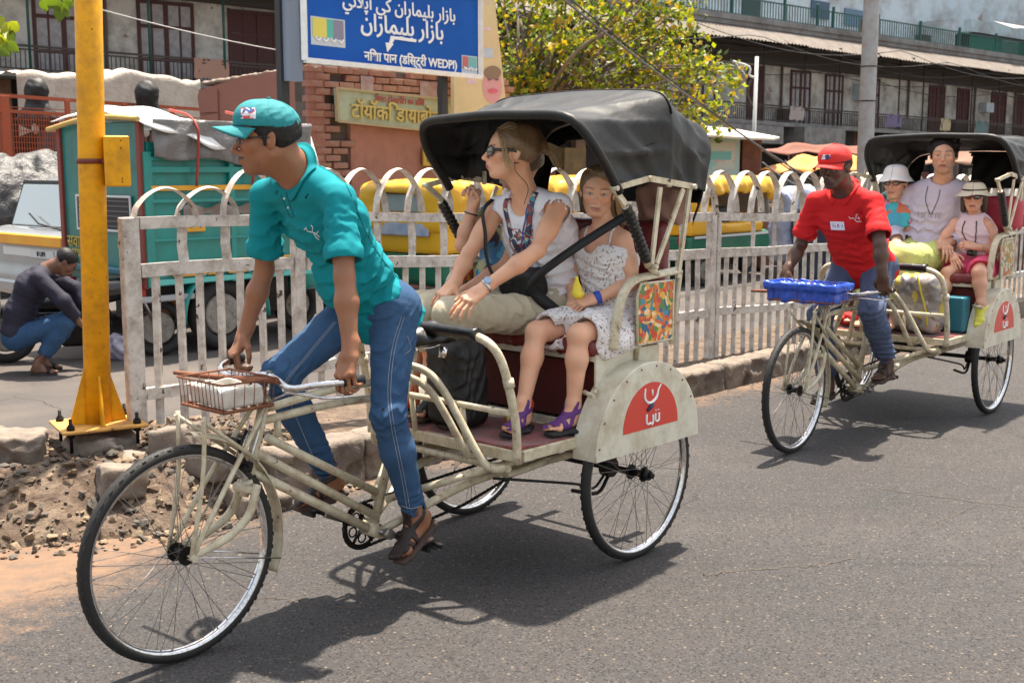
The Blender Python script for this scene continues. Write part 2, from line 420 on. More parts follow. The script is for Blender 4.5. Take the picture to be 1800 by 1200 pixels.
STRAPS_A = [((.112, 0, 0), (1, .1, -.2), .0085), ((.078, 0, 0), (1, .30, .1), .007), ((.045, 0, 0), (1, -.25, .3), .007), ((-.005, 0, .004), (.35, 0, 1), .009)]
STRAPS_B = [((.10, 0, 0), (1, .45, -.1), .009), ((.08, 0, 0), (1, -.55, -.1), .009), ((.03, 0, 0), (1, .1, .5), .008), ((-.005, 0, .004), (.3, 0, 1), .011)]
def skin_mat():
    return mat('skin', (.5, .3, .2), .43, attr=True, sss=.1, bump=[(160, .2, .002), (36, .2, .003)], spec=.5)
def head_prims(S, hc, R, s, fem=0., child=0., beard=0):
    P = lambda a, b, c: hc+s*(R@V(a, b, c)); e = lambda x: V(x)*s
    S.ell(P(-.014, 0, .034), e([.097, .077, .083]), R, .0); S.ell(P(.022, 0, .018), e([.070, .066, .066]), R, .02*s)
    S.ell(P(.032, 0, -.035), e([.058, .054-.004*fem, .076]), R, .03*s)
    ch = .102-.010*child; S.cone(P(.072, -.008, -.094+.008*child), P(.072, .008, -.094+.008*child), (.017-.003*fem)*s, None, .026*s)
    for g in (-1, 1):
        S.cone(P(-.002, g*(.052-.004*fem), -.05), P(.055, g*.022, -.09), .015*s, .014*s, .03*s)
        S.ell(P(.061, g*.041, -.017), e([.020, .019, .017])*(1+.12*child), R, .024*s)
        S.cone(P(.083, g*.014, .023), P(.070, g*.047, .020), (.0085-.002*fem)*s, (.007-.001*fem)*s, .016*s)
        S.ell(P(.094, g*.032, .003), e([.013, .017, .011]), R, .013*s, 's')
        S.ell(P(.0735, g*.0315, .002), .0128*s, k=.002*s)
        S.cone(P(.0850, g*.021, .0105), P(.0790, g*.044, .0085), .0030*s, .0024*s, .005*s)     # upper lid
        S.cone(P(.0855, g*.022, -.0055), P(.080, g*.043, -.005), .0020*s, .0018*s, .005*s)     # lower lid
        S.ell(P(.1010, g*.0115, -.0335), e([.0095, .0068, .0068]), R, .006*s)
        S.ell(P(.1020, g*.006, -.0405), e([.005, .0032, .003]), R, .002*s, 's')
        Re = R@rotz(g*-.35)@roty(-.15)
        S.ell(P(-.012, g*.079, -.004), e([.018, .0065, .031]), Re, .006*s); S.ell(P(-.006, g*.0865, -.002), e([.009, .005, .017]), Re, .005*s, 's')
        S.ell(P(-.002, g*.079, -.012), e([.006, .006, .007]), Re, .004*s)
    n = .97-.10*child
    S.cone(P(.0835, 0, .018), P(.113*n+.003, 0, -.024), .0072*s, .0085*s, .011*s); S.ell(P(.1150*n+.002, 0, -.0285), e([.0110, .0105, .0095]), R, .007*s)
    S.cone(P(.090, -.012, -.060), P(.090, .012, -.060), .0145*s, None, .02*s)
    for g in (-1, 1):
        S.cone(P(.0885, g*.023, -.0615), P(.1000, g*.005, -.0570), .0036*s, .0052*s, .004*s); S.cone(P(.0885, g*.021, -.064), P(.0985, g*.004, -.0690), .0038*s, .0064*s, .004*s)
    S.box(P(.108, 0, -.0628), V(.013, .021, .0011)*s, R, .0006*s, .003*s, 's')
    S.ell(P(.1045, 0, -.0795), e([.010, .018, .006]), R, .009*s, 's')
def skin_color(v, c, hc, R, s, o):
    base = V(c); lips = V(o.get('lips', base*[.80, .50, .52])); out = np.tile(base, (len(v), 1)); q = (v-hc)@R/s; a = np.abs(q[:, 1])
    x, z = q[:, 0], q[:, 2]; front = x > .03; near = (np.linalg.norm(q, axis=1) < .16)
    def blend(m, col, k=1.): m = (np.clip(m, 0, 1)*k)[:, None]; out[:] = out*(1-m)+V(col)*m
    fr = near & front
    red = base*V(1.12, .82, .78)
    blend(fr*np.exp(-((a-.04)**2+(z+.025)**2)/.016**2), red, .6); blend(fr*np.exp(-(a**2+(z+.028)**2)/.013**2), red, .55)
    blend(fr*(a < .0235)*(x > .080)*np.clip((.0096-np.abs(z+.0632))/.002, 0, 1)*np.clip((.0245-a)/.003, 0, 1), lips)
    blend(fr*(a < .021)*np.clip((.0013-np.abs(z+.0628))/.0006, 0, 1), base*.15, .8)
    if o.get('stub'): blend(fr*(z < -.045)*np.clip((-.045-z)/.03, 0, 1), base*V(.45, .42, .45), o['stub'])
    if o.get('mous'):
        m = fr*(x > .075)*np.clip((.0058-np.abs(z+.0485+a*.22))/.003, 0, 1)*(a < .030); blend(m, (.012, .01, .009), o['mous'])
    d = np.sqrt((a-.032)**2/.0130**2+(z-.0015)**2/(.0050*o.get('open', 1.))**2); lidm = fr*(x > .055)*(x < .0905)
    blend(lidm*np.clip((1.5-d)/.25, 0, 1), base*.42, .8); blend(lidm*np.clip((1.0-d)/.15, 0, 1), (.42, .37, .34))
    look = o.get('look', 0.)*np.sign(q[:, 1]); r = np.hypot(a-.032-look, z-.0025); blend(lidm*(d < 1.08)*np.clip((.0062-r)/.0012, 0, 1), o.get('iris', (.03, .018, .01)))
    zb = .0235+.004*np.sin((a-.012)/.04*2.6); blend(fr*(x > .045)*np.clip((.0042-np.abs(z-zb))/.002, 0, 1)*(a > .012)*(a < .053), o.get('brow', (.015, .012, .01)), .85)
    if o.get('blush') is not None: pass
    n = np.sin(v@V(37, 21, 51))*np.sin(v@V(-23, 47, 19)); n2 = np.sin(v@V(90, -70, 60)+3*n)*np.sin(v@V(-60, 110, 80)); out *= np.stack([1+.06*n+.03*n2, 1+.06*n-.05*n2, 1+.05*n-.05*n2], 1)
    return out
def hair_solid(hc, R, s, style):
    H = Solid(); P = lambda a, b, c: hc+s*(R@V(a, b, c)); e = lambda x: V(x)*s; vol = style.get('vol', 0)
    H.ell(P(-.020, 0, .036+vol*.3), e([.101+vol, .086+vol*.6, .088+vol]), R, 0)
    H.ell(P(-.058, 0, -.008), e([.048, .066, .052]), R, .03*s)
    hl = style.get('line', .052)
    H.ell(P(.085, 0, -.03), e([.078, .073, hl+.045]), R, .012*s, 's')           # face opening
    for g in (-1, 1):
        if style.get('ears', 1): H.ell(P(.0, g*.085, -.02), e([.026, .022, .040]), R, .01*s, 's')
        if style.get('side'): H.cone(P(.006, g*.076, .02), P(.008, g*.0765, -.018), .009*s, .0055*s, .012*s)
    if not style.get('long'): H.plane(P(0, 0, style.get('nape', -.075)), -(R@nrm(V(.5, 0, 1))), .012*s)
    if style.get('mess'):
        for i in range(26):
            a = rng.uniform(-2.9, 2.9); z = rng.uniform(.04, .118); rr = sqrt(max(0, 1-((z-.036)/.092)**2)); p = P(-.02+.100*rr*cos(a), .084*rr*sin(a), z)
            if z < .07 and abs(a) < 1: continue
            H.cone(p, p+s*(R@V(.02*cos(a)+rng.uniform(-.01, .022), .018*sin(a), rng.uniform(-.004, .016))), .015*s, .006*s, .012*s)
    H.rough(.018*s, style.get('rg', .0013)*s); H.rough(.008, .0006)
    if not style.get('long'): H.cone(P(-.026, 0, -.030), P(-.075, 0, -.17), .0595*s, .062*s, .004*s, 's')
    return H
def strands(parent, name, m, pts_list, base, r=.0016, n=5, kind='stuff'):
    b = MB()
    for pts in pts_list: b.tube([V(p)-base for p in pts], [r]*(len(pts)-1)+[r*.3], n, path=5)
    return b.obj(name, m, parent, kind='stuff')
def cap_parts(parent, hc, R, s, m, base, tilt=-.06, logo=None, dark=None):
    P = lambda a, b, c: hc+s*(R@V(a, b, c)); Rt = R@roty(tilt)
    S = Solid(); S.ell(P(-.010, 0, .050), V(.110, .091, .084)*s, Rt, 0); S.ell(P(.045, 0, .075), V(.050, .058, .048)*s, Rt, .04*s)
    S.plane(P(0, 0, .040), -Rt[:, 2]); T = S; T.ell(P(-.008, 0, .034), V(.101, .083, .075)*s, Rt, 0, 's')
    T.fold(P(-.03, .05, .08), R@V(.7, 0, .7), .03, .0012, .08, 1.2)
    crown = T.make('cap_crown', .0038, m, parent, base=base)
    b = MB(); n, k = 25, 9; G = np.zeros((n, k, 3))
    for i in range(n):
        a = (i/(n-1)*2-1)*1.15
        for j in range(k):
            t = j/(k-1); r0x, r0y = .1075, .089; ext = .078*cos(a*.95)**.6 if abs(a) < 1.5 else 0
            x = -.010+r0x*cos(a)+t*ext*(.55+.45*cos(a)); y = (r0y+.004)*sin(a)+t*ext*.16*sin(a)
            z = .043-.0018-t*.006-.40*y*y/.09*(.25+t*.75)
            G[i, j] = P(*(rotx(0)@V(x, y, z+(x)*(-sin(tilt))*.9)))-base
    b.grid(G); br = b.obj('cap_brim', m, parent); sm = br.modifiers.new('t', 'SOLIDIFY'); sm.thickness = .004; sm.offset = 0
    b = MB()
    for kx in range(3):                                   # panel seams and button
        a = kx*pi/3+.52; pts = []
        for i in range(13):
            t = i/12*pi; v_ = V(cos(a)*cos(t)*.110, sin(a)*cos(t)*.091, sin(t)*.0845); pts.append(P(*(roty(tilt)@v_+V(-.010, 0, .050)))-base)
        b.tube(pts, .0011*s, 5)
    b.tube([P(*(roty(tilt)@V(0, 0, .084)+V(-.010, 0, .050)))-base, P(*(roty(tilt)@V(0, 0, .091)+V(-.010, 0, .050)))-base], .006*s, 8); b.obj('cap_seam', m, parent)
    if logo:
        for (c, w_, h_, mm) in logo:
            hh, nn = surf_ray(crown, P(.3, *c)-base, -R[:, 0]) if len(c) == 2 else surf_ray(crown, P(*c)-base+R@V(.3*cos(c[0]), .3, 0), R@V(0, -1, 0))
            if hh is not None:
                b = MB(); Rn = frame(nn, R[:, 2]); b.box(hh+Rn[:, 0]*.001, (.003, w_, h_), Rn, .001); b.obj('cap_badge', mm, crown)
    return crown
def glasses(parent, hc, R, s, mf, ml, base, size=1., tk=1.):
    P = lambda a, b, c: hc+s*(R@V(a, b, c))-base; L = Solid(); F = Solid()
    for g in (-1, 1):
        Rl = R@rotz(g*.28); L.ell(P(.0955, g*.034, .001)+base, V(.0035, .0255*size, .0155*size)*s, Rl, 0)
        F.ell(P(.0945, g*.034, .002)+base, V(.0042, .0285*size, .0185*size)*s, Rl, .001)
        b = MB(); b.tube([P(.088, g*.060, .008), P(.06, g*.072, .008), P(.0, g*.081, .006), P(-.025, g*.081, -.008)], [.0035*s*tk]*3+[.002*s*tk], 6, path=4, flat=(1.7, .8), up=R[:, 2]); b.obj('glasses_temple', mf, parent)
    F.cone(P(.1015, -.012, .006)+base, P(.1015, .012, .006)+base, .0028*s, None, .003)
    for g in (-1, 1): F.ell(P(.1, g*.034, .001)+base, V(.012, .0225*size, .0125*size)*s, R@rotz(g*.28), 0, 's')
    f = F.make('glasses_frame', .0022, mf, parent, base=base); L.make('glasses_lens', .0025, ml, f, base=base)
def torso_prims(S, J, g, off, shoulders=True, w_=1., arms_r=None):
    N, C, W_, Pv = J['neck'], J['chest'], J['waist'], J['pel']; u = nrm(J['sh'][1]-J['sh'][-1]); uh = nrm(J['hip'][1]-J['hip'][-1])
    um = nrm(u+uh); o = off
    S.cone(Pv, W_, (.108*w_)*g+o, (.098*w_)*g+o, 0, flat=(uh, .70)); S.cone(W_, C, (.098*w_)*g+o, (.112*w_)*g+o, .06*g, flat=(um, .70))
    S.cone(C, lerp(C, N, .55), .112*g*w_+o, .080*g+o, .06*g, flat=(u, .66))
    if shoulders:
        for k in (1, -1): S.cone(lerp(N, C, .14), J['sh'][k], .040*g+o*.8, .038*g+o*.8, .055*g)
    return u
def person(label, parent_mat, base, J, st, group=None, vox=.0036):
    """parent_mat = (location, rz) of the frame in which the joints are given; st = look"""
    loc, rz = parent_mat; base = V(base); g = st.get('g', 1.); hs = st.get('hs', g)
    off0 = rotz(rz)@base; root = empty('person', tuple(V(loc)+off0), rz, label=label, cat='person', group=group)
    hc = V(J['hd']); yaw, pit, rol = [radians(x) for x in J['hrot']]; R = rotz(yaw)@roty(pit)@rotx(rol)
    for k in ('neck', 'chest', 'waist', 'pel'): J[k] = V(J[k])
    for k in ('sh', 'el', 'wr', 'hip', 'kn', 'an'): J[k] = {q: V(J[k][q]) for q in J[k]}
    B = Solid(); sk = st['skin']; bw = st.get('bulk', 1.)
    torso_prims(B, J, g, -.004, w_=bw)
    head_prims(B, hc, R, hs, st.get('fem', 0), st.get('child', 0))
    P = lambda a, b, c: hc+hs*(R@V(a, b, c))
    nr = (.056-.010*st.get('fem', 0))*g
    B.cone(P(-.028, 0, -.035), J['neck']+V(0, 0, 0), nr, nr*1.08, .03*g); B.cone(P(.012, 0, -.075), lerp(J['neck'], J['chest'], .22), nr*.62, nr*.8, .03*g)
    for k in (1, -1):
        sh, el, wr = J['sh'][k], J['el'].get(k), J['wr'].get(k)
        ar = st.get('arm', 1.)*g
        if el is not None:
            B.cone(sh, el, .047*ar, .036*ar, .03*g); m = lerp(sh, el, .5); B.ell(m, V(.075, .044, .046)*ar, frame(el-sh, V(1, 0, 0)), .03*g)
            B.cone(el, lerp(el, wr, .35), .036*ar, .040*ar, .015*g); B.cone(lerp(el, wr, .35), wr, .040*ar, .0245*ar, .02*g)
            h = J['hand'][k]; add_hand(B, wr, h[0], h[1], k, st.get('hand_s', .95*g), *h[2:])
        hip, kn, an = J['hip'][k], J['kn'].get(k), J['an'].get(k)
        if kn is not None:
            lr = st.get('leg', 1.)*g
            B.cone(hip, kn, .082*lr, .052*lr, .04*g); B.ell(kn, .053*lr, k=.02*g)
            B.cone(kn, lerp(kn, an, .32), .049*lr, .052*lr, .02*g); B.cone(lerp(kn, an, .32), an, .052*lr, .031*lr, .03*g)
            if k in J.get('foot', {}): add_foot(B, an, *J['foot'][k], k*-1, st.get('foot_s', .97*g))
    body = B.make('body', vox, skin_mat(), root, color=lambda v: skin_color(v, sk, hc, R, hs, st), base=base)
    # ---- top
    if st.get('top'):
        t = st['top']; S = Solid(); o = t.get('off', .012); torso_prims(S, J, g, o, w_=bw)
        sp = nrm(J['chest']-J['pel'])
        S.cone(J['pel'], J['pel']-sp*.12*g, (.112*g*bw+o+t.get('flare', 0))*t.get('lower', 1), (.118*g*bw+o+t.get('flare', 0)*1.6)*t.get('lower', 1), .04, flat=(nrm(J['hip'][1]-J['hip'][-1]), .70))
        for c, r_ in t.get('bulge', []): S.ell(c, r_, k=.06)
        for k in (1, -1):
            if J['el'].get(k) is None: continue
            L = t.get('sleeve', .5)
            if L > 0:
                sh, el, wr = J['sh'][k], J['el'][k], J['wr'][k]; ar = st.get('arm', 1.)*g
                if L <= 1:
                    e = lerp(sh, el, L); S.cone(sh, e, .041*g+o, .045*ar+o+t.get('cuff', .004), .03*g)
                    if t.get('seam', 1) and L > .4: d_ = nrm(el-sh); S.cone(e-d_*.028, e-d_*.024, .047*ar+o+t.get('cuff', .004)+.0022, None, .002); [S.fold(lerp(sh, el, q_), nrm(d_+rng.normal(size=3)*.5), .034, .0042, .06, 1.0) for q_ in (.35, .62)]
                else:
                    e = lerp(el, wr, L-1); S.cone(sh, el, .046*g+o, .043*ar+o, .03*g); S.cone(el, e, .043*ar+o, .030*ar+o, .02*g)
        for c in t.get('folds', []): S.fold(*c)
        S.rough(.11, .0022)
        # openings
        S.plane(J['pel']-sp*t.get('hem', .05), -nrm(sp+V(t.get('hemtilt', (0, 0, 0)))), 0)
        for k in (1, -1):
            if J['el'].get(k) is None: continue
            L = t.get('sleeve', .5)
            sh, el, wr = J['sh'][k], J['el'][k], J['wr'][k]; ar = st.get('arm', 1.)*g
            if L > 0:
                a, b_ = (sh, el) if L <= 1 else (el, wr); fr = L if L <= 1 else L-1; e = lerp(a, b_, fr); d = nrm(b_-a)
                r_in = (.048 if L <= 1 else .030)*ar+o-.001
                S.cone(e-d*.025, e+d*.02, r_in, r_in, 0, 's')
                lim = .074*g; S._put((lambda e=e, d=d, lim=lim: (lambda Q: np.maximum(-((Q-e)@d), np.linalg.norm(Q-e-d*.035, axis=-1)-lim)))(), e+d*.035, lim, 's', 0)
            else:
                d = nrm(el-sh); S.ell(sh+nrm(sh-J['chest'])*.045*g, V(.10, .058, .095)*g*t.get('arms', 1), frame(nrm(sh-J['chest']), sp), .01, 's')
        nd = nrm(P(-.01, 0, -.07)-J['neck']); nk = t.get('neck', .0)
        S.cone(J['neck']-nd*(.005+nk)+V(t.get('nshift', (0, 0, 0))), J['neck']+nd*.2, nr*1.12+nk*.6, nr*1.3+nk, .01, 's')
        if t.get('vneck'): a, r_ = t['vneck']; S.ell(a, r_, k=.012, op='s')
        shirt = S.make(t.get('name', 'shirt'), t.get('vox', .0048), t['mat'], root, base=base, color=t.get('color'), sm=3); st['_shirt'] = shirt
        if t.get('collar'):
            n = 44; fwd = nrm(V(t.get('cfwd', R[:, 0]))-nd*(V(t.get('cfwd', R[:, 0]))@nd)); lat = np.cross(nd, fwd); G = []; c0 = J['neck']-nd*.020
            for i in range(n+1):
                a = radians(16)+(2*pi-radians(32))*i/n; dd = fwd*cos(a)+lat*sin(a); front = max(0, cos(a)); bk = max(0, -cos(a)); row = []
                for j, (rr, hh) in enumerate(((1.16, .0), (1.16, .026), (1.26, .034))): row.append(c0+dd*nr*rr+nd*(hh-front*.040+bk*.004)-base)
                for rr in (1.45, 1.70+.38*front**3):
                    q = c0+dd*nr*rr; h_, n_ = surf_ray(shirt, q+nd*.12-base, -nd); lim = row[2]-nd*(.030+.035*front)+dd*nr*(rr-1.26)
                    if h_ is None or (h_-lim)@nd < -.02: h_ = lim; n_ = nd
                    row.append(h_+V(n_)*.0075)
                G.append(row)
            b = MB(); b.grid(np.array(G)); co = b.obj('collar', t['mat'], root); mm = co.modifiers.new('t', 'SOLIDIFY'); mm.thickness = .003; mm.offset = 0; subdivide(co, 1)
    # ---- trousers
    if st.get('legs'):
        t = st['legs']; S = Solid(); o = t.get('off', .010); uh = nrm(J['hip'][1]-J['hip'][-1]); L = t.get('len', 1.); lr = st.get('leg', 1.)*g
        S.cone(J['pel'], lerp(J['pel'], J['waist'], .6), .106*g*bw+o*.6, .098*g*bw+o*.6, 0, flat=(uh, .70))
        for k in (1, -1):
            if J['kn'].get(k) is None: continue
            hip, kn, an = J['hip'][k], J['kn'][k], J['an'][k]
            S.cone(hip, kn, .086*lr+o, .055*lr+o, .05*g); S.ell(hip-nrm(kn-hip)*.02, (.086*lr+o*.7), k=.05*g)
            S.ell(kn, .055*lr+o, k=.02*g)
            if L > .5: S.cone(kn, lerp(kn, an, .35), .054*lr+o, .054*lr+o, .02*g); S.cone(lerp(kn, an, .35), lerp(kn, an, (L-.5)*2), .054*lr+o, (.036*lr+o+t.get('cuff', 0)), .03*g)
        for c in t.get('folds', []): S.fold(*c)
        S.rough(.08, .002)
        for k in (1, -1):
            if J['kn'].get(k) is None: continue
            hip, kn, an = J['hip'][k], J['kn'][k], J['an'][k]
            a, b_, fr = (kn, an, (L-.5)*2) if L > .5 else (hip, kn, L*2)
            e = lerp(a, b_, fr); d = nrm(b_-a); lim = .09*g
            S._put((lambda e=e, d=d, lim=lim: (lambda Q: np.maximum(-((Q-e)@d), np.linalg.norm(Q-e-d*.04, axis=-1)-lim)))(), e+d*.04, lim, 's', 0)
            ri = (.037 if L > .5 else .060)*lr+o-.004+t.get('cuff', 0); S.cone(e-d*.02, e+d*.1, ri, None, 0, 's')
        st['_legs'] = S.make(t.get('name', 'trousers'), t.get('vox', .0048), t['mat'], root, base=base, color=t.get('color'), sm=2)
    st['_'] = (root, body, hc, R, hs, P, base)
    return root
# ---------------------------------------------------------------- cycle rickshaw (local frame: x forward, y left, origin under the front hub)
RUST = (.09, .035, .018); CREAM = (.60, .54, .39)
def m_cream(): return mat('cream_paint', CREAM, .42, col2=(.50, .44, .31), mix=(9, .5, .8), grime=((.26, .16, .08), 20, .7), chips=(RUST, 40, .645), bump=(60, .25, .003), coat=.2)
def m_panel(): return mat('cream_sheet_metal', (.66, .635, .52), .45, col2=(.60, .57, .45), mix=(4, .4, .8), grime=((.34, .24, .14), 9, .6), chips=(RUST, 50, .69), bump=(9, .3, .006), coat=.15)
def m_black(): return mat('black_rubber', (.008, .008, .009), .62, bump=(90, .3, .002), spec=.4)
def m_chrome(): return mat('chrome', (.75, .75, .76), .16, metal=1, bump=(30, .08, .002), grime=((.25, .16, .1), 70, .6))
def m_rust(): return mat('rusty_iron', (.15, .052, .026), .8, metal=.2, col2=(.26, .10, .05), mix=(40, .4, 1), bump=(110, .6, .003))
def m_grease(): return mat('greasy_steel', (.016, .014, .013), .5, metal=.6, bump=(80, .5, .003))
def make_wheel(name, parent, loc, nspoke=36):
    wh = empty(name, loc, parent=parent); r = .352
    b = MB(); b.torus((0, 0, 0), r-.018, .0205, n=96, m=14, sq=(.98, 1.0))
    for i in range(96):                                      # tread blocks
        a = i*2*pi/96; c, s = cos(a), sin(a); Rr = np.stack([V(c, 0, s), V(0, 1, 0), V(-s, 0, c)], 1)
        for y in (-.009, .009): b.box(V(c, 0, s)*(r-.0029)+V(0, y+(.002 if i % 2 else -.002), 0), (.0035, .011, .013), Rr)
    b.obj('tyre', mat('tyre_rubber', (.009, .009, .009), .7, col2=(.028, .024, .021), mix=(30, .3, .6), bump=(160, .4, .002)), wh)
    b = MB(); prof = [(.317, -.0145), (.322, -.017), (.330, -.0175), (.330, -.012), (.322, 0), (.330, .012), (.330, .0175), (.322, .017), (.317, .0145), (.311, .007), (.309, 0), (.311, -.007)]
    n = 96; G = np.array([[V(q*cos(a), y, q*sin(a)) for q, y in prof+prof[:1]] for a in np.arange(n)*2*pi/n]); b.grid(G, closed_u=True); b.obj('rim', m_chrome(), wh)
    b = MB()
    b.cyl((0, -.036, 0), (0, .036, 0), .015); b.cyl((0, -.062, 0), (0, .062, 0), .0065, n=10)
    for y in (-.032, .032): b.cyl((0, y-.0025, 0), (0, y+.0025, 0), .031, n=24)
    for y in (-.056, .056): b.cyl((0, y-.005, 0), (0, y+.005, 0), .012, n=6)
    if 'rear' in name: b.cyl((0, .034, 0), (0, .062, 0), .026, .020); b.cyl((0, .062, 0), (0, .078, 0), .012, n=6)
    b.obj('hub', m_grease(), wh)
    ms = mat('spoke_steel', (.22, .20, .18), .45, metal=.7); sp = {}
    for k in (-1, 1):
        for cr in (-1, 1):
            b = MB(); a0 = cr*radians(62); a1 = cr*radians(6)
            b.tube([V(.029*cos(a0), k*.032, .029*sin(a0)), V(.315*cos(a1), k*.004, .315*sin(a1))], .00115, 5); b.cyl(V(.302*cos(a1), k*.004, .302*sin(a1)), V(.316*cos(a1), k*.004, .316*sin(a1)), .0024, n=5)
            sp[(k, cr)] = b.mesh('spoke', ms)
    for i in range(nspoke):
        k = 1 if i % 2 else -1; cr = 1 if (i//2) % 2 else -1
        o = meshobj('spoke', sp[(k, cr)], wh, rot=(0, i*2*pi/nspoke, 0))
    return wh
def hoop_points(kind, n=40, dz=0.):
    """front, middle and rear canopy hoops, near side to far side"""
    if kind == 0: side = [V(-1.885, .50, 1.20), V(-1.80, .505, 1.33), V(-1.70, .51, 1.45), V(-1.62, .51, 1.55), V(-1.54, .505, 1.64), V(-1.48, .47, 1.725), V(-1.455, .40, 1.765), V(-1.445, .2, 1.775)]; mid = V(-1.44, 0, 1.78)
    elif kind == 1: side = [V(-1.99, .50, 1.22), V(-1.99, .505, 1.38), V(-1.995, .51, 1.50), V(-2.0, .51, 1.60), V(-2.01, .505, 1.74), V(-2.02, .475, 1.83), V(-2.03, .40, 1.872), V(-2.04, .2, 1.885)]; mid = V(-2.045, 0, 1.89)
    else: side = [V(-2.14, .49, 1.22), V(-2.20, .49, 1.34), V(-2.27, .49, 1.46), V(-2.30, .485, 1.56), V(-2.345, .47, 1.65), V(-2.365, .42, 1.73), V(-2.37, .33, 1.765), V(-2.375, .18, 1.78)]; mid = V(-2.375, 0, 1.785)
    P = side+[mid]+[V(p[0], -p[1], p[2]) for p in side[::-1]]
    if kind == 0: P = [V(p[0]-.11*(.5-p[1]), p[1], p[2]) for p in P]
    P = [V(p[0], p[1], p[2]+dz*(kind > 0)*max(0, min(1, (p[2]-1.5)/.3))) for p in P]
    P, _ = smooth_path(P, np.ones(len(P)), 6); d = np.r_[0, np.cumsum(np.linalg.norm(np.diff(P, axis=0), axis=1))]; t = np.linspace(0, d[-1], n)
    return np.stack([np.interp(t, d, P[:, i]) for i in range(3)], 1), d[-1]
def seg_k(seg): return 1.0 if seg == 0 else .8
def canopy(root, irons, dz=0.):
    b = MB(); H0, _ = hoop_points(0, 60, dz); k0 = 9; b.tube(H0[k0:-k0], .0185, 10); hp = b.obj('front_hoop', mat('black_canvas', (.0045, .0045, .005), .5, bump=[(7, .2, .02), (26, .22, .006), (160, .3, .002)], col2=(.009, .009, .0095), mix=(5, .4, .8), spec=.32, grime=((.05, .042, .036), 6, .25)), irons)
    n, m = 181, 64; Hs = [hoop_points(k, n, dz)[0] for k in range(3)]; G = np.zeros((n, m, 3))
    for i in range(n):
        a, c, e = Hs[0][i], Hs[1][i], Hs[2][i]
        for j in range(m):
            t = j/(m-1)
            if t < .62:
                q = t/.62; p = a*(1-q)+c*q; sag = sin(q*pi); seg = 0
            else:
                q = (t-.62)/.38; p = c*(1-q)+e*q; sag = sin(q*pi)*.8; seg = 1
            arc = i/(n-1); top = sin(arc*pi)**4; side = 1-top
            nrm_ = nrm(V(0, (.5-arc)*2.4*(1 if abs(arc-.5) > .2 else .5), 1 if abs(arc-.5) < .28 else .15)) if True else None
            wr = sag*(-.026*top-.010*side)
            fan = (arc-.02 if arc < .5 else .98-arc)
            ww = sin(105*fan*(1+.25*q)+5*q+2.2*sin(3*q+8*fan)); wr += side*sag**.6*.013*(1-2*abs(sin(.5*(105*fan*(1+.25*q)+5*q+2.2*sin(3*q+8*fan))))**.6)*min(1, fan*9)*seg_k(seg)+top*sag*.009*sin(9*q+16*arc+2*sin(11*arc))
            wr += .004*sin(arc*47+t*13)*sag + .0025*sin(arc*90+t*40)*sag
            if seg == 1: wr += side*.010*sin(q*14+arc*25)*sag
            G[i, j] = p+nrm_*(wr+.004)
    # the side curtains end in a hem a little above the irons
    for j in range(m):
        z = G[:, j, 2]; x = G[:, j, 0]; hem = 1.512+.012*np.sin((x+1.6)*16)-np.maximum(0, -2.05-x)*.22
        ok = np.nonzero(z > hem)[0]; i0, i1 = ok[0], ok[-1]; t = np.linspace(i0, i1, n); col = np.stack([np.interp(t, np.arange(n), G[:, j, k]) for k in range(3)], 1); G[:, j] = col
    b = MB(); b.grid(G)
    cv = b.obj('canopy_cloth', _M['black_canvas'], root); md = cv.modifiers.new('t', 'SOLIDIFY'); md.thickness = .004; md.offset = -1
    # rear curtain with an open window on the far half
    H2 = hoop_points(2, 121, dz)[0]; G = []
    for i in range(8, 113):
        p = H2[i]; row = []
        for j in range(24):
            t = j/23; z = p[2]*(1-t)+1.43*t; x = p[0]*(1-t)+(-2.27)*t; y = p[1]*(1-.05*t); row.append(V(x+.008*sin(p[1]*40+t*5)*sin(t*pi), y, z))
        G.append(row)
    G = np.array(G); a_, b_ = G.shape[:2]; b = MB(); b.v.append(G.reshape(-1, 3)); b.n = a_*b_
    for i in range(a_-1):
        for j in range(b_-1):
            c = (G[i, j]+G[i+1, j+1])/2
            if -.37 < c[1] < -.02 and 1.30 < c[2] < 1.70 and ((c[1]+.195)/.175)**4+((c[2]-1.50)/.20)**4 < 1: continue
            b.f.append((i*b_+j, i*b_+j+1, (i+1)*b_+j+1, (i+1)*b_+j)); b.m.append(0); b.sm.append(True)
    rc = b.obj('rear_curtain', _M['black_canvas'], root); md = rc.modifiers.new('t', 'SOLIDIFY'); md.thickness = .004
    b = MB()                                                  # seams
    for hk in (1,):
        Hh = hoop_points(hk, 80, dz)[0][20:-20]; b.tube([p+V(0, 0, .008)+V(0, .008*np.sign(p[1])*(abs(p[1]) > .4), 0) for p in Hh], .0035, 6)
    b.obj('canopy_seam', _M['black_canvas'], cv)
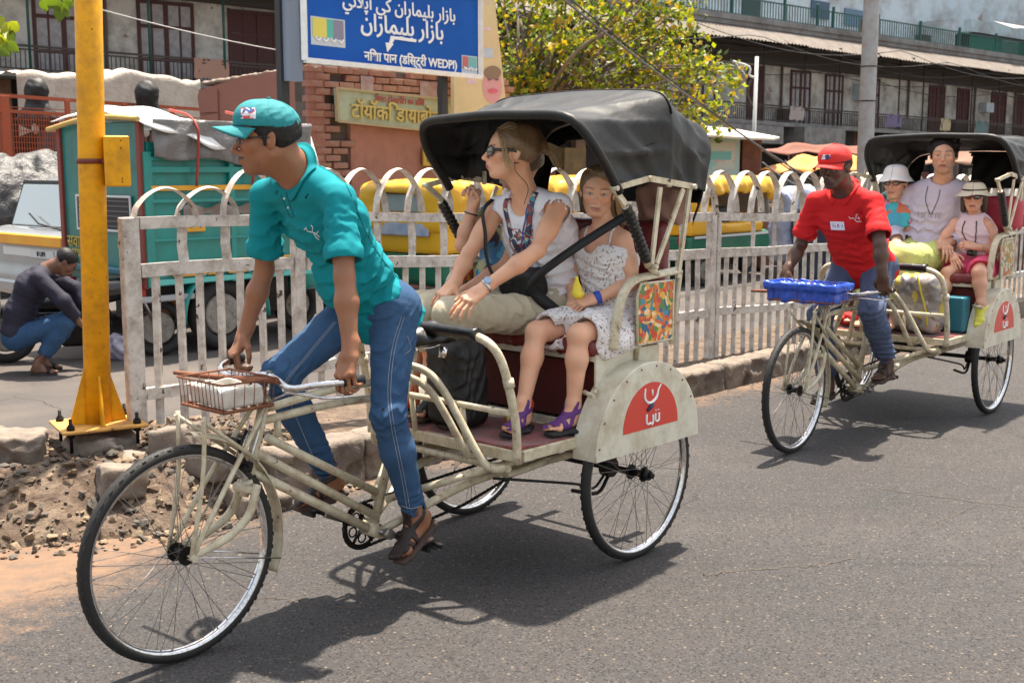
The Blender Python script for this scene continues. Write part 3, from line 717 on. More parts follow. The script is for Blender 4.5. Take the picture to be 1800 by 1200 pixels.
def make_rickshaw(loc, rz, label):
    root = empty('cycle_rickshaw', loc, rz, label=label, cat='cycle rickshaw', group='cycle rickshaws carrying passengers')
    cr, bl, ch = m_cream(), m_black(), m_chrome()
    fw = make_wheel('front_wheel', root, (-.055, 0, .352)); fw.rotation_euler = (0, .3, 0)
    for s in (1, -1): w_ = make_wheel('rear_wheel', root, (-1.87, s*.47, .352)); w_.rotation_euler = (0, .1*s, 0); w_.scale = (1, s, 1)
    # frame
    b = MB(); T = lambda *a, **k: b.tube(*a, **k)
    T([(-.395, 0, .80), (-.315, 0, .535)], .0185, 12)                                         # head tube
    for z in (.80, .535): b.cyl((-.395+(.8-z)*.30-.003, 0, z-.012), (-.395+(.8-z)*.30+.004, 0, z+.012), .0225)
    for y, r in ((.0, .0145),):
        T([(-.40, y, .775), (-.70, y, .800), (-1.03, y, .80)], .0150, 10, path=5)
        T([(-.385, y, .735), (-.70, y, .748), (-1.01, y, .735)], .0150, 10, path=5)
    T([(-.325, 0, .575), (-.86, 0, .245)], .0165, 10)
    T([(-.345, .0, .635), (-.865, .02, .300)], .0155, 10); T([(-.445, -.0, .728), (-.445, 0, .67)], .013); T([(-.40, 0, .675), (-.905, -.01, .375)], .0150, 10)
    T([(-.86, 0, .245), (-1.085, 0, .89)], .0165, 10)                                         # seat tube
    b.cyl((-.86, -.045, .25), (-.86, .045, .25), .027)                                        # bottom bracket
    for s in (1, -1):
        T([(-.87, s*.04, .25), (-1.22, s*.16, .385), (-1.60, s*.22, .41), (-2.12, s*.24, .42)], .0165, 10, path=5)
        T([(-.90, s*.03, .36), (-1.28, s*.33, .485)], .0145, 10)
        T([(-.99, s*.03, .865), (-1.055, s*.15, .80), (-1.13, s*.29, .53), (-1.17, s*.32, .475), (-1.215, s*.35, .475)], .0150, 10, path=6)
        T([(-1.0, s*.03, .82), (-1.07, s*.11, .745), (-1.17, s*.2, .50)], .0140, 10, path=6)
        T([(-1.215, s*.36, .475), (-1.28, s*.30, .43), (-1.60, s*.235, .415)], .014, 8, path=4)
        b.box((-2.0, s*.24, .455), (.55, .04, .05), bev=.004)
    T([(-1.6, -.235, .415), (-1.6, .235, .415)], .013, 8); T([(-2.12, -.30, .42), (-2.12, .30, .42)], .015, 8); T([(-1.22, -.35, .470), (-1.22, .35, .470)], .014, 8)
    b.obj('frame', cr, root)
    b = MB(); T = b.tube
    # fork
    T([(-.312, 0, .53), (-.300, 0, .49)], .016)
    b.box((-.31, 0, .515), (.055, .095, .03), roty(-.28), bev=.008)
    for s in (1, -1):
        T([(-.325, s*.043, .535), (-.285, s*.047, .44), (-.20, s*.052, .385), (-.09, s*.055, .357), (-.055, s*.056, .352)], [.0155, .0150, .014, .012, .010], 10, path=6, flat=(1.05, .8))
        T([(-.385, s*.03, .80), (-.19, s*.058, .55), (-.055, s*.062, .352)], .0085, 8, path=4)
        T([(-.32, s*.06, .62), (-.10, s*.075, .79)], .007, 7)
        T([(-.05, s*.066, .352), (-.10, s*.07, .60), (-.11, s*.075, .80)], .0075, 8, path=4)
        b.cyl((-.055, s*.05, .352), (-.055, s*.078, .352), .012, n=6)
    b.obj('fork', cr, root)
    # front mudguard
    def guard(name, R_, a0, a1, w_, c, parent, m, dep=.014):
        g = MB(); n = 40; G = []
        for i in range(n+1):
            a = a0+(a1-a0)*i/n; row = []
            for j in range(7):
                y = (j/6*2-1); q = R_-dep*y*y; row.append(V(q*cos(a), y*w_, q*sin(a))+V(*c))
            G.append(row)
        g.grid(np.array(G)); o = g.obj(name, m, parent); md = o.modifiers.new('t', 'SOLIDIFY'); md.thickness = .0025; return o
    gd = guard('front_mudguard', .392, radians(97), radians(203), .030, (-.055, 0, .352), root, cr)
    for s in (1, -1):
        b = MB(); b.tube([(-.055, s*.062, .352), (-.42, s*.032, .255)], .0028, 6); b.obj('mudguard_stay', ch, gd)
    # brake stirrup
    b = MB(); b.box((-.295, .035, .60), (.035, .02, .035), roty(-.3), .005); b.tube([(-.29, .045, .60), (-.26, .045, .665), (-.30, .03, .72)], .006, 7, path=3); b.box((-.262, 0, .690), (.02, .07, .015), roty(-.7), .003); b.obj('brake', m_grease(), root)
    # handlebar
    b = MB(); b.tube([(-.398, 0, .80), (-.415, 0, .885)], .0115); b.box((-.41, 0, .885), (.04, .035, .03), bev=.006)
    hb = [(-.53, .335, .895), (-.475, .315, .893), (-.40, .26, .885), (-.375, .17, .868), (-.40, .06, .882), (-.41, 0, .886)]; hb = hb+[(x, -y, z) for x, y, z in hb[:-1]][::-1]
    b.tube(hb, .0115, 12, path=6); hbar = b.obj('handlebar', ch, root)
    for s in (1, -1):
        b = MB(); b.tube([(-.545, s*.338, .896), (-.475, s*.315, .893)], .0165, 12)
        b.obj('grip', bl, hbar)
    for s in (1, -1):
        b = MB()
        b.tube([(-.38, s*.13, .85), (-.385, s*.22, .853), (-.43, s*.295, .845), (-.50, s*.335, .848)], .005, 7, path=5, flat=(1, 1.6)); b.tube([(-.38, s*.13, .85), (-.395, s*.10, .872)], .006, 6)
        b.tube([(-.385, s*.15, .85), (-.36, s*.06, .80), (-.345, s*.03, .70), (-.30, s*.04, .62)], .0035, 6, path=5)
        b.obj('brake_lever', ch, hbar)
    b = MB(); b.tube([(-.33, -.44, .855), (-.345, -.2, .865), (-.375, .10, .885)], [.008, .011, .012], 8, path=5); b.tube([(-.395, .02, .87), (-.36, -.02, .80), (-.375, -.05, .87), (-.32, -.07, .83)], .004, 6, path=6); b.obj('carrier_bar', m_rust(), hbar)
    # drivetrain
    b = MB()
    n = 40; pr = [((.083 if i % 2 else .089)*cos(i*pi/n), (.083 if i % 2 else .089)*sin(i*pi/n)) for i in range(2*n)]
    G = []
    for i in range(2*n+1):
        x, z = pr[i % (2*n)]; a = i*pi/n; G.append([V(x, -.058, z), V(.070*cos(a), -.058, .070*sin(a)), V(.070*cos(a), -.062, .070*sin(a)), V(x, -.062, z), V(x, -.058, z)])
    b.grid(np.array(G), False)
    for i in range(5): a = i*2*pi/5+.3; b.tube([(.02*cos(a), -.06, .02*sin(a)), (.072*cos(a), -.06, .072*sin(a))], .006, 6); b.torus((.046*cos(a+.63), -.06, .046*sin(a+.63)), .018, .0035, n=14, m=5)
    ring = b.obj('chainring', m_grease(), root, loc=(-.86, 0, .25))
    ca = radians(-25); cdv = V(-cos(ca), 0, sin(ca))*.165
    b = MB(); b.cyl((0, -.10, 0), (0, .10, 0), .010)
    b.bar(V(0, .085, 0), V(0, .092, 0)+cdv, .016, .020, bev=.003); b.bar(V(0, -.085, 0), V(0, -.092, 0)-cdv, .016, .020, bev=.003); b.cyl((0, .078, 0), (0, .105, 0), .019)
    crk = b.obj('crank', mat('worn_steel', (.28, .26, .24), .35, metal=.9, bump=(60, .3, .002)), root, loc=(-.86, 0, .25))
    for s in (1, -1):
        p = V(0, s*.092, 0)+cdv*s; b = MB(); b.cyl((0, 0, 0), (0, s*.095, 0), .006)
        for q in (-.03, .03): b.box(V(q, s*.055, 0), (.018, .075, .02), bev=.004)
        b.obj('pedal', bl, crk, loc=tuple(p))
    # chain: two runs of links plus the wraps
    b = MB(); x0, z0, x1, z1 = -.86, .25, -1.87, .352; y = -.06
    run = [V(x0, y, z0+.087), V(x1, y, z1+.034)], [V(x0, y, z0-.087), V(-1.4, y, .21), V(x1, y, z1-.034)]
    loop = [V(x0+.087*cos(a), y, z0+.087*sin(a)) for a in np.linspace(pi*.5, -pi*.5, 12)]+[V(-1.4, y, .215)]+[V(x1+.034*cos(a), y, z1+.034*sin(a)) for a in np.linspace(-pi*.5, -pi*1.5, 8)]
    lp, _ = smooth_path(loop, np.ones(len(loop)), 1, True); d = np.r_[0, np.cumsum(np.linalg.norm(np.diff(np.r_[lp, lp[:1]], axis=0), axis=1))]; tot = d[-1]; nl = int(tot/.0127); ext = np.r_[lp, lp[:1]]
    sx = lambda t: V(*[np.interp(t % tot, d, ext[:, i]) for i in range(3)])
    for i in range(nl):
        a, c = sx(i*tot/nl), sx((i+1)*tot/nl); off = .0035 if i % 2 else .0055
        for q in (off, -off): b.bar(a+V(0, q, 0), c+V(0, q, 0), .0013, .0085, up=(0, 1, 0)) if False else b.bar(a+V(0, q, 0), c+V(0, q, 0), .0014, .0085)
        b.cyl(a-V(0, .005, 0), a+V(0, .005, 0), .0036, n=6)
    b.obj('chain', m_grease(), root, kind='stuff')
    b = MB(); b.cyl((-1.87, -.46, .352), (-1.87, .46, .352), .0135); b.cyl((-1.87, -.063, .352), (-1.87, -.057, .352), .038, n=24)
    for yy in (-.33, -.12, .12, .33): b.box((-1.87, yy, .385), (.06, .035, .08), bev=.008)
    b.cyl((-1.87, .30, .352), (-1.87, .345, .352), .04); b.tube([(-1.87, .32, .31), (-1.80, .32, .255), (-1.66, .30, .29)], .008, 7, path=4)
    b.box((-1.5, .05, .445), (.12, .16, .035), bev=.005); b.tube([(-1.5, .1, .43), (-1.42, .12, .40), (-1.34, .18, .44)], .007, 6, path=3); b.obj('rear_axle', m_grease(), root)
    b = MB()
    for s in (1,):
        b.tube([(-1.20, .30, .43), (-1.45, .34, .375), (-1.62, .36, .335), (-1.76, .33, .285), (-1.84, .32, .32)], .0055, 6, path=4)
    b.obj('brake_rod', bl, root)
    # saddle with a lock under it
    S = Solid(); S.cone((-1.02, 0, .925), (-1.12, 0, .935), .022, .04, .03, flat=(V(0, 1, 0), .8)); S.cone((-1.10, 0, .935), (-1.185, 0, .945), .040, .052, .05, flat=(V(0, 1, 0), .58)); S.plane((-1.1, 0, .915), (0, 0, -1), .02); S.rough(.07, .003)
    sd = S.make('saddle', .0045, mat('black_vinyl', (.006, .006, .0065), .38, bump=[(14, .5, .01), (90, .2, .002)]), root)
    b = MB(); b.cyl((-1.085, 0, .87), (-1.10, 0, .93), .012)
    for s in (1, -1): b.tube([(-1.04, s*.02, .912), (-1.12, s*.045, .905), (-1.19, s*.05, .918)], .004, 6, path=3)
    b.cyl((-1.165, .07, .865), (-1.17, .07, .905), .017); b.obj('saddle_clamp', ch, sd)
    # platform
    b = MB(); zt = .545
    for s in (1, -1):
        b.box((-1.44, s*.405, .525), (.46, .03, .042), bev=.003); b.box((-1.44, s*.18, .50), (.46, .03, .03), bev=.003)
    b.box((-1.225, 0, .525), (.03, .84, .042), bev=.003); b.box((-1.64, 0, .525), (.03, .84, .042), bev=.003); b.box((-1.44, 0, .512), (.43, .79, .012))
    plat = b.obj('platform', cr, root)
    b = MB(); G = []
    for i in range(24):
        row = []
        for j in range(40):
            x = -1.225-.41*i/23; yv = -.405+.81*j/39; row.append(V(x, yv, .549+.0035*sin(x*31+yv*9)+.003*sin(yv*23+x*11)))
        G.append(row)
    b.grid(np.array(G)); cp = b.obj('carpet', mat('red_carpet', (.28, .018, .014), .95, col2=(.13, .02, .018), mix=(14, .35, 1), grime=((.05, .02, .015), 30, .8), bump=[(220, .6, .004), (20, .5, .01)], sheen=.3), plat); md = cp.modifiers.new('t', 'SOLIDIFY'); md.thickness = .006; md.offset = 1
    # front guard hoop with a wrapped top rail
    b = MB(); n_side = [(-1.215, .405, .50), (-1.205, .405, .66), (-1.155, .395, .86), (-1.125, .36, .945), (-1.12, .27, .975), (-1.13, .18, .978)]
    b.tube(n_side, .0165, 12, path=6); b.tube([(x, -y, z) for x, y, z in n_side], .0165, 12, path=6)
    b.tube([(-1.195, -.40, .69), (-1.195, .40, .69)], .0125, 10)
    for s in (1, -1): b.cyl((-1.177, s*.402, .79), (-1.170, s*.40, .82), .021)
    for yy in (-.14, .14): b.tube([(-1.195, yy, .69), (-1.215, yy, .545)], .0115, 8)
    gh = b.obj('guard_hoop', cr, root)
    b = MB(); pts = [V(-1.12-.008*cos(i*.9)*0, .30-.60*i/24, .978) for i in range(25)]; b.tube(pts, [.0235+.002*(i % 4 == 0) for i in range(25)], 12)
    b.obj('rail_padding', mat('black_tape', (.006, .006, .0065), .33, bump=[(30, .5, .006), (120, .2, .002)]), gh)
    # seat box, cushion, backrest
    b = MB(); pn = m_panel()
    for s in (1, -1): b.box((-1.86, s*.42, .705), (.42, .012, .30), bev=.002)
    b.box((-2.065, 0, .705), (.012, .83, .30), bev=.002); b.box((-1.655, 0, .842), (.012, .83, .03), bev=.002); b.box((-1.655, 0, .565), (.012, .83, .03), bev=.002); b.box((-1.86, 0, .56), (.41, .83, .012))
    bx = b.obj('seat_box', pn, root)
    b = MB(); b.box((-1.69, 0, .70), (.012, .80, .23)); b.obj('box_front', mat('dark_red_board', (.12, .012, .010), .8, col2=(.05, .012, .01), mix=(8, .3, 1)), bx)
    S = Solid(); S.box((-1.85, 0, .880), (.225, .43, .034), rad=.028); S.rough(.12, .004); S.fold((-1.66, .2, .88), (0, 1, .2), .05, .003, .25)
    S.make('seat_cushion', .008, mat('maroon_vinyl', (.17, .016, .018), .42, col2=(.10, .015, .015), mix=(6, .4, .8), bump=[(10, .4, .01), (100, .15, .002)]), root)
    S = Solid(); Rb = roty(-.16); S.box((-2.115, 0, 1.13), (.038, .41, .23), Rb, .034); S.rough(.12, .005)
    for yy in (-.2, 0, .2): S.cone((-2.05, yy, .92), (-2.11, yy, 1.34), .004, .004, .02, 's')
    S.make('backrest', .008, _M['maroon_vinyl'], root)
    # armrests and printed side panels
    for s in (1, -1):
        b = MB(); b.tube([(-1.70, s*.47, .875), (-1.705, s*.475, .96), (-1.735, s*.48, 1.075), (-1.80, s*.48, 1.135), (-1.92, s*.48, 1.15), (-2.12, s*.48, 1.16)], .0135, 10, path=6, flat=(1.5, .8)); b.tube([(-2.12, s*.45, .85), (-2.13, s*.48, 1.16)], .012, 8)
        b.tube([(-1.70, s*.44, .875), (-2.12, s*.44, .875)], .012, 8); b.tube([(-1.9, s*.43, .80), (-1.9, s*.47, 1.145)], .011, 8)
        b.obj('armrest', cr, root)
    # canopy irons
    for s in (1, -1):
        b = MB()
        b.tube([(-1.885, s*.495, 1.19), (-1.80, s*.50, 1.325), (-1.72, s*.505, 1.43)], .014, 10, path=4)
        b.bar((-1.64, s*.512, 1.50), (-1.85, s*.52, 1.535), .022, .010, up=(0, 1, 0)); b.bar((-1.85, s*.52, 1.535), (-2.17, s*.505, 1.50), .024, .010, up=(0, 1, 0))
        b.bar((-1.93, s*.515, 1.50), (-1.90, s*.50, 1.19), .022, .010, up=(0, 1, 0)); b.bar((-2.09, s*.515, 1.49), (-1.93, s*.505, 1.20), .020, .010, up=(0, 1, 0)); b.bar((-2.16, s*.50, 1.50), (-2.10, s*.49, 1.13), .020, .012, up=(0, 1, 0))
        b.bar((-2.0, s*.508, 1.56), (-2.0, s*.508, 1.50), .02, .01, up=(0, 1, 0))
        b.bar((-1.64, s*.508, 1.50), (-1.745, s*.50, 1.42), .024, .012, up=(0, 1, 0))
        for p in ((-1.64, 1.50), (-1.85, 1.535), (-1.90, 1.19), (-2.16, 1.50), (-1.745, 1.42)): b.cyl((p[0], s*.495, p[1]), (p[0], s*.53, p[1]), .010, n=6)
        b.tube([(-1.90, s*.495, 1.19), (-1.96, s*.485, 1.15)], .015, 8)
        irons = b.obj('canopy_irons', cr, root)
        S = Solid(); S.cone((-1.735, s*.505, 1.415), (-1.865, s*.498, 1.225), .0235, .0225)
        S.fold((-1.8, s*.5, 1.32), (-.6, 0, -.8), .022, .003, .3, .6); S.make('iron_wrapping', .005, _M['black_tape'], irons)
    canopy(root, irons)
    # rear mudguards with the red badge
    for s in (1, -1):
        b = MB(); Rg = .345; cx, cz = -1.88, .463; n = 40; arc = [(cx+Rg*cos(a), cz+Rg*sin(a)) for a in np.linspace(0, pi, n+1)]
        b.prism(arc, 0, .004*s, np.array([[1, 0, 0], [0, 0, 1], [0, 1, 0.]]), (0, s*.518, 0))
        G = [[V(x, s*.517, z), V(x, s*.405, z)] for x, z in arc]; G = np.array(G); b.grid(G if s > 0 else G[:, ::-1], True)
        G2 = np.array([[V(cx+(Rg-.003)*cos(a), s*.405, cz+(Rg-.003)*sin(a)), V(cx+(Rg-.003)*cos(a), s*.516, cz+(Rg-.003)*sin(a))] for a in np.linspace(0, pi, n+1)]); b.grid(G2 if s > 0 else G2[:, ::-1], True)
        g_ = b.obj('rear_mudguard', pn, root)
        b = MB(); b.prism([(cx-.005+.185*cos(a), .545+.185*sin(a)) for a in np.linspace(0, pi, 31)], .0005*s, .0025*s, np.array([[1, 0, 0], [0, 0, 1], [0, 1, 0.]]), (0, s*.5215, 0))
        bd = b.obj('badge', mat('badge_red', (.62, .035, .018), .4, col2=(.5, .05, .03), mix=(20, .4, .5), coat=.3), g_)
        b = MB(); yb = s*.5258; sx_ = -1 if s > 0 else 1      # emblem: horns, figure and lettering
        E = lambda u, v: (cx-.005+sx_*u, yb, .545+v)
        b.tube([E(-.045, .165), E(-.05, .130), E(-.03, .107), E(0, .105), E(.03, .122), E(.042, .15), (E(.06, .170))], [.003, .005, .006, .006, .0055, .004, .0022], 6, path=5); b.tube([E(0.0, .155), E(0.003, .132)], .004, 6)
        for st_ in ([(-.035, .060), (-.035, .025), (-.02, .018), (-.006, .022)], [(.008, .052), (.008, .022), (-.002, .012)], [(.024, .055), (.024, .028), (.036, .022), (.048, .028), (.048, .055)]): b.tube([E(*q) for q in st_], .0045, 6, path=4)
        for u in (.027, .045): b.tube([E(u, .066), E(u, .070)], .0035, 6)
        b.obj('emblem', mat('white_print', (.8, .8, .78), .5), bd)
        b = MB(); b.tube([E(-.02, .082), E(0, .09), E(.012, .098)], [.008, .009, .004], 6, path=3); b.tube([E(-.03, .076), E(-.012, .080)], [.008, .006], 6); b.obj('emblem_figure', mat('navy_print', (.02, .03, .09), .5), bd)
        for a in np.linspace(.15, 2.6, 9):
            b = MB(); b.cyl((cx+(Rg-.014)*cos(a), s*.520, cz+(Rg-.014)*sin(a)), (cx+(Rg-.014)*cos(a), s*.525, cz+(Rg-.014)*sin(a)), .0042, n=6); b.obj('rivet', m_rust(), g_)
        b = MB(); b.tube([(cx+.30, s*.425, .72), (cx+.335, s*.50, .715)], .009, 8); b.tube([(-1.66, s*.42, .72), (cx+.30, s*.47, .72)], .0095, 8); b.obj('mudguard_bracket', cr, g_)
        b = MB(); b.tube([(cx+Rg*cos(a), s*.518, cz+Rg*sin(a)) for a in np.linspace(.02, pi-.02, 40)], .0042, 6); b.obj('edge_bead', pn, g_)
    return root
def side_panels(root, mats):
    for s, m in zip((1, -1), mats):
        b = MB(); poly = [(-1.81, .885), (-2.05, .885), (-2.05, 1.125), (-1.83, 1.125), (-1.805, 1.08)]
        b.prism(poly, 0, .006*s, np.array([[1, 0, 0], [0, 0, 1], [0, 1, 0.]]), (0, s*.498, 0)); o = b.obj('side_panel', m, root)
        b = MB(); pp = [V(x, s*.503, z) for x, z in poly]; b.tube(pp, .006, 6, closed=True); b.obj('panel_frame', _M['cream_paint'], o)
def mosaic_mat(name, cols, scale):
    m = bpy.data.materials.new(name); m.use_nodes = True; t = m.node_tree; N = t.nodes; L = t.links.new; b = N['Principled BSDF']
    tc = N.new('ShaderNodeTexCoord'); no = N.new('ShaderNodeTexNoise'); no.inputs['Scale'].default_value = 9; L(tc.outputs['Object'], no.inputs['Vector'])
    mx = N.new('ShaderNodeMix'); mx.data_type = 'RGBA'; mx.inputs[0].default_value = .12; L(tc.outputs['Object'], mx.inputs[6]); L(no.outputs['Color'], mx.inputs[7])
    v = N.new('ShaderNodeTexVoronoi'); v.inputs['Scale'].default_value = scale; L(mx.outputs[2], v.inputs['Vector'])
    sp = N.new('ShaderNodeSeparateColor'); L(v.outputs['Color'], sp.inputs[0]); cr = N.new('ShaderNodeValToRGB'); cr.color_ramp.interpolation = 'CONSTANT'
    e = cr.color_ramp.elements; n = len(cols)
    while len(e) < n: e.new(.5)
    for i, c in enumerate(cols): e[i].position = i/n; e[i].color = (*c, 1)
    L(sp.outputs[0], cr.inputs[0]); L(cr.outputs[0], b.inputs['Base Color']); b.inputs['Roughness'].default_value = .45; _M[name] = m; return m
# ---------------------------------------------------------------- the two rickshaws
ANG = radians(47.63); RZ1 = ANG+pi; A1 = V(-1.0987, 3.6648, 0)
RZ2 = radians(49.7)+pi; A2 = V(1.5365, 6.5089, 0)
def w1(x, y, z=0): return A1+rotz(RZ1)@V(x, y, z)
def w2(x, y, z=0): return A2+rotz(RZ2)@V(x, y, z)
rk1 = make_rickshaw(tuple(A1), RZ1, 'cream cycle rickshaw with black canopy pedalled by the man in the teal shirt')
rk2 = copy_tree(rk1); rk2.location = tuple(A2); rk2.rotation_euler = (0, 0, RZ2); rk2['label'] = 'cream cycle rickshaw with black canopy behind, pedalled by the man in the red shirt'
mp1 = mosaic_mat('painted_flowers', [(.62, .10, .02), (.50, .04, .02), (.70, .30, .03), (.04, .22, .30), (.06, .20, .04), (.55, .12, .03), (.75, .55, .3), (.02, .10, .20), (.50, .08, .02), (.65, .35, .05), (.6, .12, .02)], 52)
mp2 = mosaic_mat('printed_leaves', [(.5, .46, .36), (.35, .09, .03), (.5, .46, .36), (.12, .2, .06), (.5, .46, .36), (.4, .2, .05)], 40)
side_panels(rk1, (mp1, mp1)); side_panels(rk2, (mp2, mp2))
for o in list(rk2.children):
    if o.name.split('.')[0] in ('canopy_cloth', 'rear_curtain', 'front_hoop'): [bpy.data.objects.remove(c) for c in list(o.children)]; bpy.data.objects.remove(o)
for o in list(rk2.children):
    if o.name.startswith('canopy_irons'): [bpy.data.objects.remove(c) for c in list(o.children) if c.name.startswith('front_hoop')]
canopy(rk2, [o for o in rk2.children if o.name.startswith('canopy_irons')][0], -.105)
for o in rk2.children:
    if o.name.split('.')[0] in ('canopy_cloth', 'rear_curtain'): o.location = (-.36, 0, .0)
for o in rk2.children:
    if o.name.startswith('canopy_irons'):
        for c in o.children:
            if c.name.startswith('front_hoop'): c.location = (-.36, 0, .0)
# ---------------------------------------------------------------- riders and passengers
BR = (.262, .108, .052); DK = (.085, .038, .023); FAIR = (.70, .375, .24); TAN = (.50, .275, .18)
teal = mat('teal_pique_cotton', (.004, .225, .262), .85, col2=(.003, .185, .218), mix=(5, .4, .7), bump=[(420, .25, .0015), (30, .2, .006)], spec=.2)
red = mat('red_pique_cotton', (.60, .018, .020), .78, col2=(.50, .015, .016), mix=(5, .4, .6), bump=[(420, .25, .0015), (30, .2, .006)], spec=.2)
denim = mat('blue_denim', (.018, .052, .125), .85, col2=(.065, .135, .25), mix=(4, .2, .8), spec=.2, bump=[(380, .4, .0015), (22, .45, .012)], wave=(260, .35))
denim2 = mat('faded_denim', (.085, .115, .20), .85, col2=(.035, .05, .11), mix=(5, .3, .9), bump=[(300, .4, .0015), (20, .5, .012)])
wtee = mat('white_printed_tee', (.76, .72, .76), .85, col2=(.70, .66, .70), mix=(6, .4, .5), bump=[(300, .2, .0015), (18, .45, .012)])
khaki = mat('khaki_cotton', (.50, .43, .31), .85, col2=(.42, .36, .26), mix=(5, .4, .6), bump=[(300, .3, .0015), (20, .5, .012)])
floral = mat('white_floral_cotton', (.74, .70, .70), .85, chips=((.24, .15, .13), 88, .565), bump=[(40, .4, .006), (14, .4, .012)])
hairb = mat('ash_brown_hair', (.125, .070, .034), .42, col2=(.25, .145, .070), mix=(60, .3, .8), bump=[(190, .8, .003)], spec=.6)
hairbl = mat('blond_hair', (.42, .27, .13), .42, col2=(.25, .15, .07), mix=(60, .3, .8), bump=[(190, .8, .003)], spec=.6)
hairk = mat('black_hair', (.006, .005, .005), .55, col2=(.014, .011, .010), mix=(70, .3, .8), bump=[(190, .6, .002)], spec=.3)
sole = mat('brown_sole', (.055, .032, .025), .8, bump=(60, .4, .003)); strap = mat('dark_brown_leather', (.020, .010, .008), .55, bump=(120, .4, .002))
purple = mat('purple_webbing', (.10, .025, .16), .7, bump=(160, .4, .002)); orange = mat('orange_strap', (.58, .12, .05), .7, bump=(100, .4, .002)); black = mat('black_webbing', (.006, .006, .007), .62, bump=[(200, .4, .0015)])
gold = mat('brass', (.6, .4, .15), .3, metal=1); wprint = mat('white_thread', (.75, .75, .74), .8); dlens = mat('dark_lens', (.008, .007, .007), .08, spec=.8, coat=.6); dframe = mat('dark_plastic', (.012, .010, .010), .25, coat=.3)
def on(o, pts, d, base, lift=.0015):
    out = []
    for p in pts:
        h, n = surf_ray(o, V(p)-base-nrm(d)*.4, d)
        if h is not None: out.append(h+n*lift)
    return out
def pix(o, pts, A_, rz, base, lift=.0012, n=0):
    """points of a surface seen at photo pixels (surface details measured from the photograph)"""
    if n: pts = smooth_path([V(*p, 0) for p in pts], np.ones(len(pts)), n)[0]
    org = rotz(-rz)@(V(0, 0, CAMH)-A_)-base; out = []
    for p in pts:
        h, nn = surf_ray(o, org, rotz(-rz)@ray(p[0], p[1]))
        if h is not None: out.append(h+nn*lift)
    return out
def line_on(o, pts, A_, rz, base, m, r, name, n=6):
    q = pix(o, pts, A_, rz, base, r*.6, n)
    if len(q) > 2: b = MB(); b.tube(q, r, 5); return b.obj(name, m, o)
def stitch(parent, o, pts, d, base, m, r=.0011, name='stitching', n=30):
    P, _ = smooth_path(pts, np.ones(len(pts)), n); q = on(o, P, d, base, .0008)
    if len(q) > 2: b = MB(); b.tube(q, r, 5); return b.obj(name, m, o)
def band(parent, name, m, c, axis, r, w_, base, t=.004, sq=1.):
    R = frame(axis, V(0, 0, 1)); b = MB(); b.torus((0, 0, 0), r, 1., np.stack([R[:, 1], R[:, 0], R[:, 2]], 1), n=28, m=8, sq=(t, w_/2)); return b.obj(name, m, parent, loc=tuple(V(c)-base))
# --- rider of the nearest rickshaw
J = dict(hd=(-.440, -.005, 1.668), hrot=(-36, 5, 0), neck=(-.552, 0, 1.572), chest=(-.680, .0, 1.390), waist=(-.80, 0, 1.215), pel=(-.905, 0, 1.075),
    sh={1: (-.590, .178, 1.472), -1: (-.560, -.185, 1.480)}, el={1: (-.545, .250, 1.225), -1: (-.60, -.26, 1.215)}, wr={1: (-.512, .312, .990), -1: (-.535, -.305, .985)},
    hip={1: (-.905, .09, 1.06), -1: (-.90, -.09, 1.07)}, kn={1: (-.80, .165, .715), -1: (-.555, -.14, .845)}, an={1: (-.955, .13, .310), -1: (-.765, -.125, .455)},
    hand={1: ((.42, .12, -.90), (.88, .20, .40), ((.45, 1.0, .6), (.5, 1.05, .6), (.55, 1.1, .6), (.6, 1.15, .6)), (.6, .7)), -1: ((.50, -.08, -.8), (.80, -.3, .5), (.7, 1.1, .6), (.6, .7))},
    foot={1: ((.86, .10, -.52), (.52, .0, .85)), -1: ((.98, -.05, -.10), (.10, 0, 1))})
st = dict(skin=BR, lips=(.17, .06, .045), g=1., hs=.97, arm=.93, leg=.90, mous=.9, stub=.25, bulk=.83, brow=(.01, .008, .007),
    top=dict(mat=teal, off=.0115, sleeve=.80, hem=.075, neck=.014, flare=.012, cuff=.009, collar=1, cfwd=(.8, -.1, -.3), name='polo_shirt', vox=.0042,
        bulge=[((-.745, 0, 1.18), (.10, .10, .10))],
        folds=[((-.72, .12, 1.18), (.7, 0, .7), .060, .0075, .17, 1.0), ((-.60, .16, 1.36), (.5, .5, -.7), .045, .005, .11, .9), ((-.90, .12, 1.10), (.3, .2, 1), .05, .006, .14, 1), ((-.62, -.1, 1.3), (.6, 0, .8), .05, .006, .16, 1), ((-.95, .12, 1.22), (.7, .2, .8), .07, .005, .16, .8)]),
    legs=dict(mat=denim, off=.011, len=.985, cuff=.002, vox=.0042, folds=[((-.79, .17, .71), (.5, .3, 1), .040, .0045, .10, 1.5), ((-.94, .13, .37), (.3, .2, 1), .030, .0035, .09, 1.3), ((-.555, -.14, .845), (.8, 0, .6), .035, .006, .11, 1.), ((-.86, .1, .98), (.9, 0, .5), .04, .006, .13, 1), ((-.74, -.12, .50), (0, 0, 1), .03, .004, .13)]))
r1 = person('young man in teal polo shirt, jeans and teal cap pedalling the nearest rickshaw', (A1, RZ1), (-.9, 0, .9), J, st)
root, body, hc, R, hs, P, base = st['_']
capm = mat('teal_twill', (.010, .20, .225), .8, bump=[(300, .3, .0015), (22, .25, .01)]); badge = mosaic_mat('embroidered_badge', [(.5, .06, .05), (.6, .6, .62), (.05, .1, .3), (.65, .65, .66)], 90)
hair_solid(hc, R, hs, dict(side=1, nape=-.062, line=.06)).make('hair', .004, hairk, root, base=base)
cap_parts(root, hc, R, hs, capm, base, tilt=-.13)
crown = [c for c in root.children if c.name.startswith('cap_crown')][0]
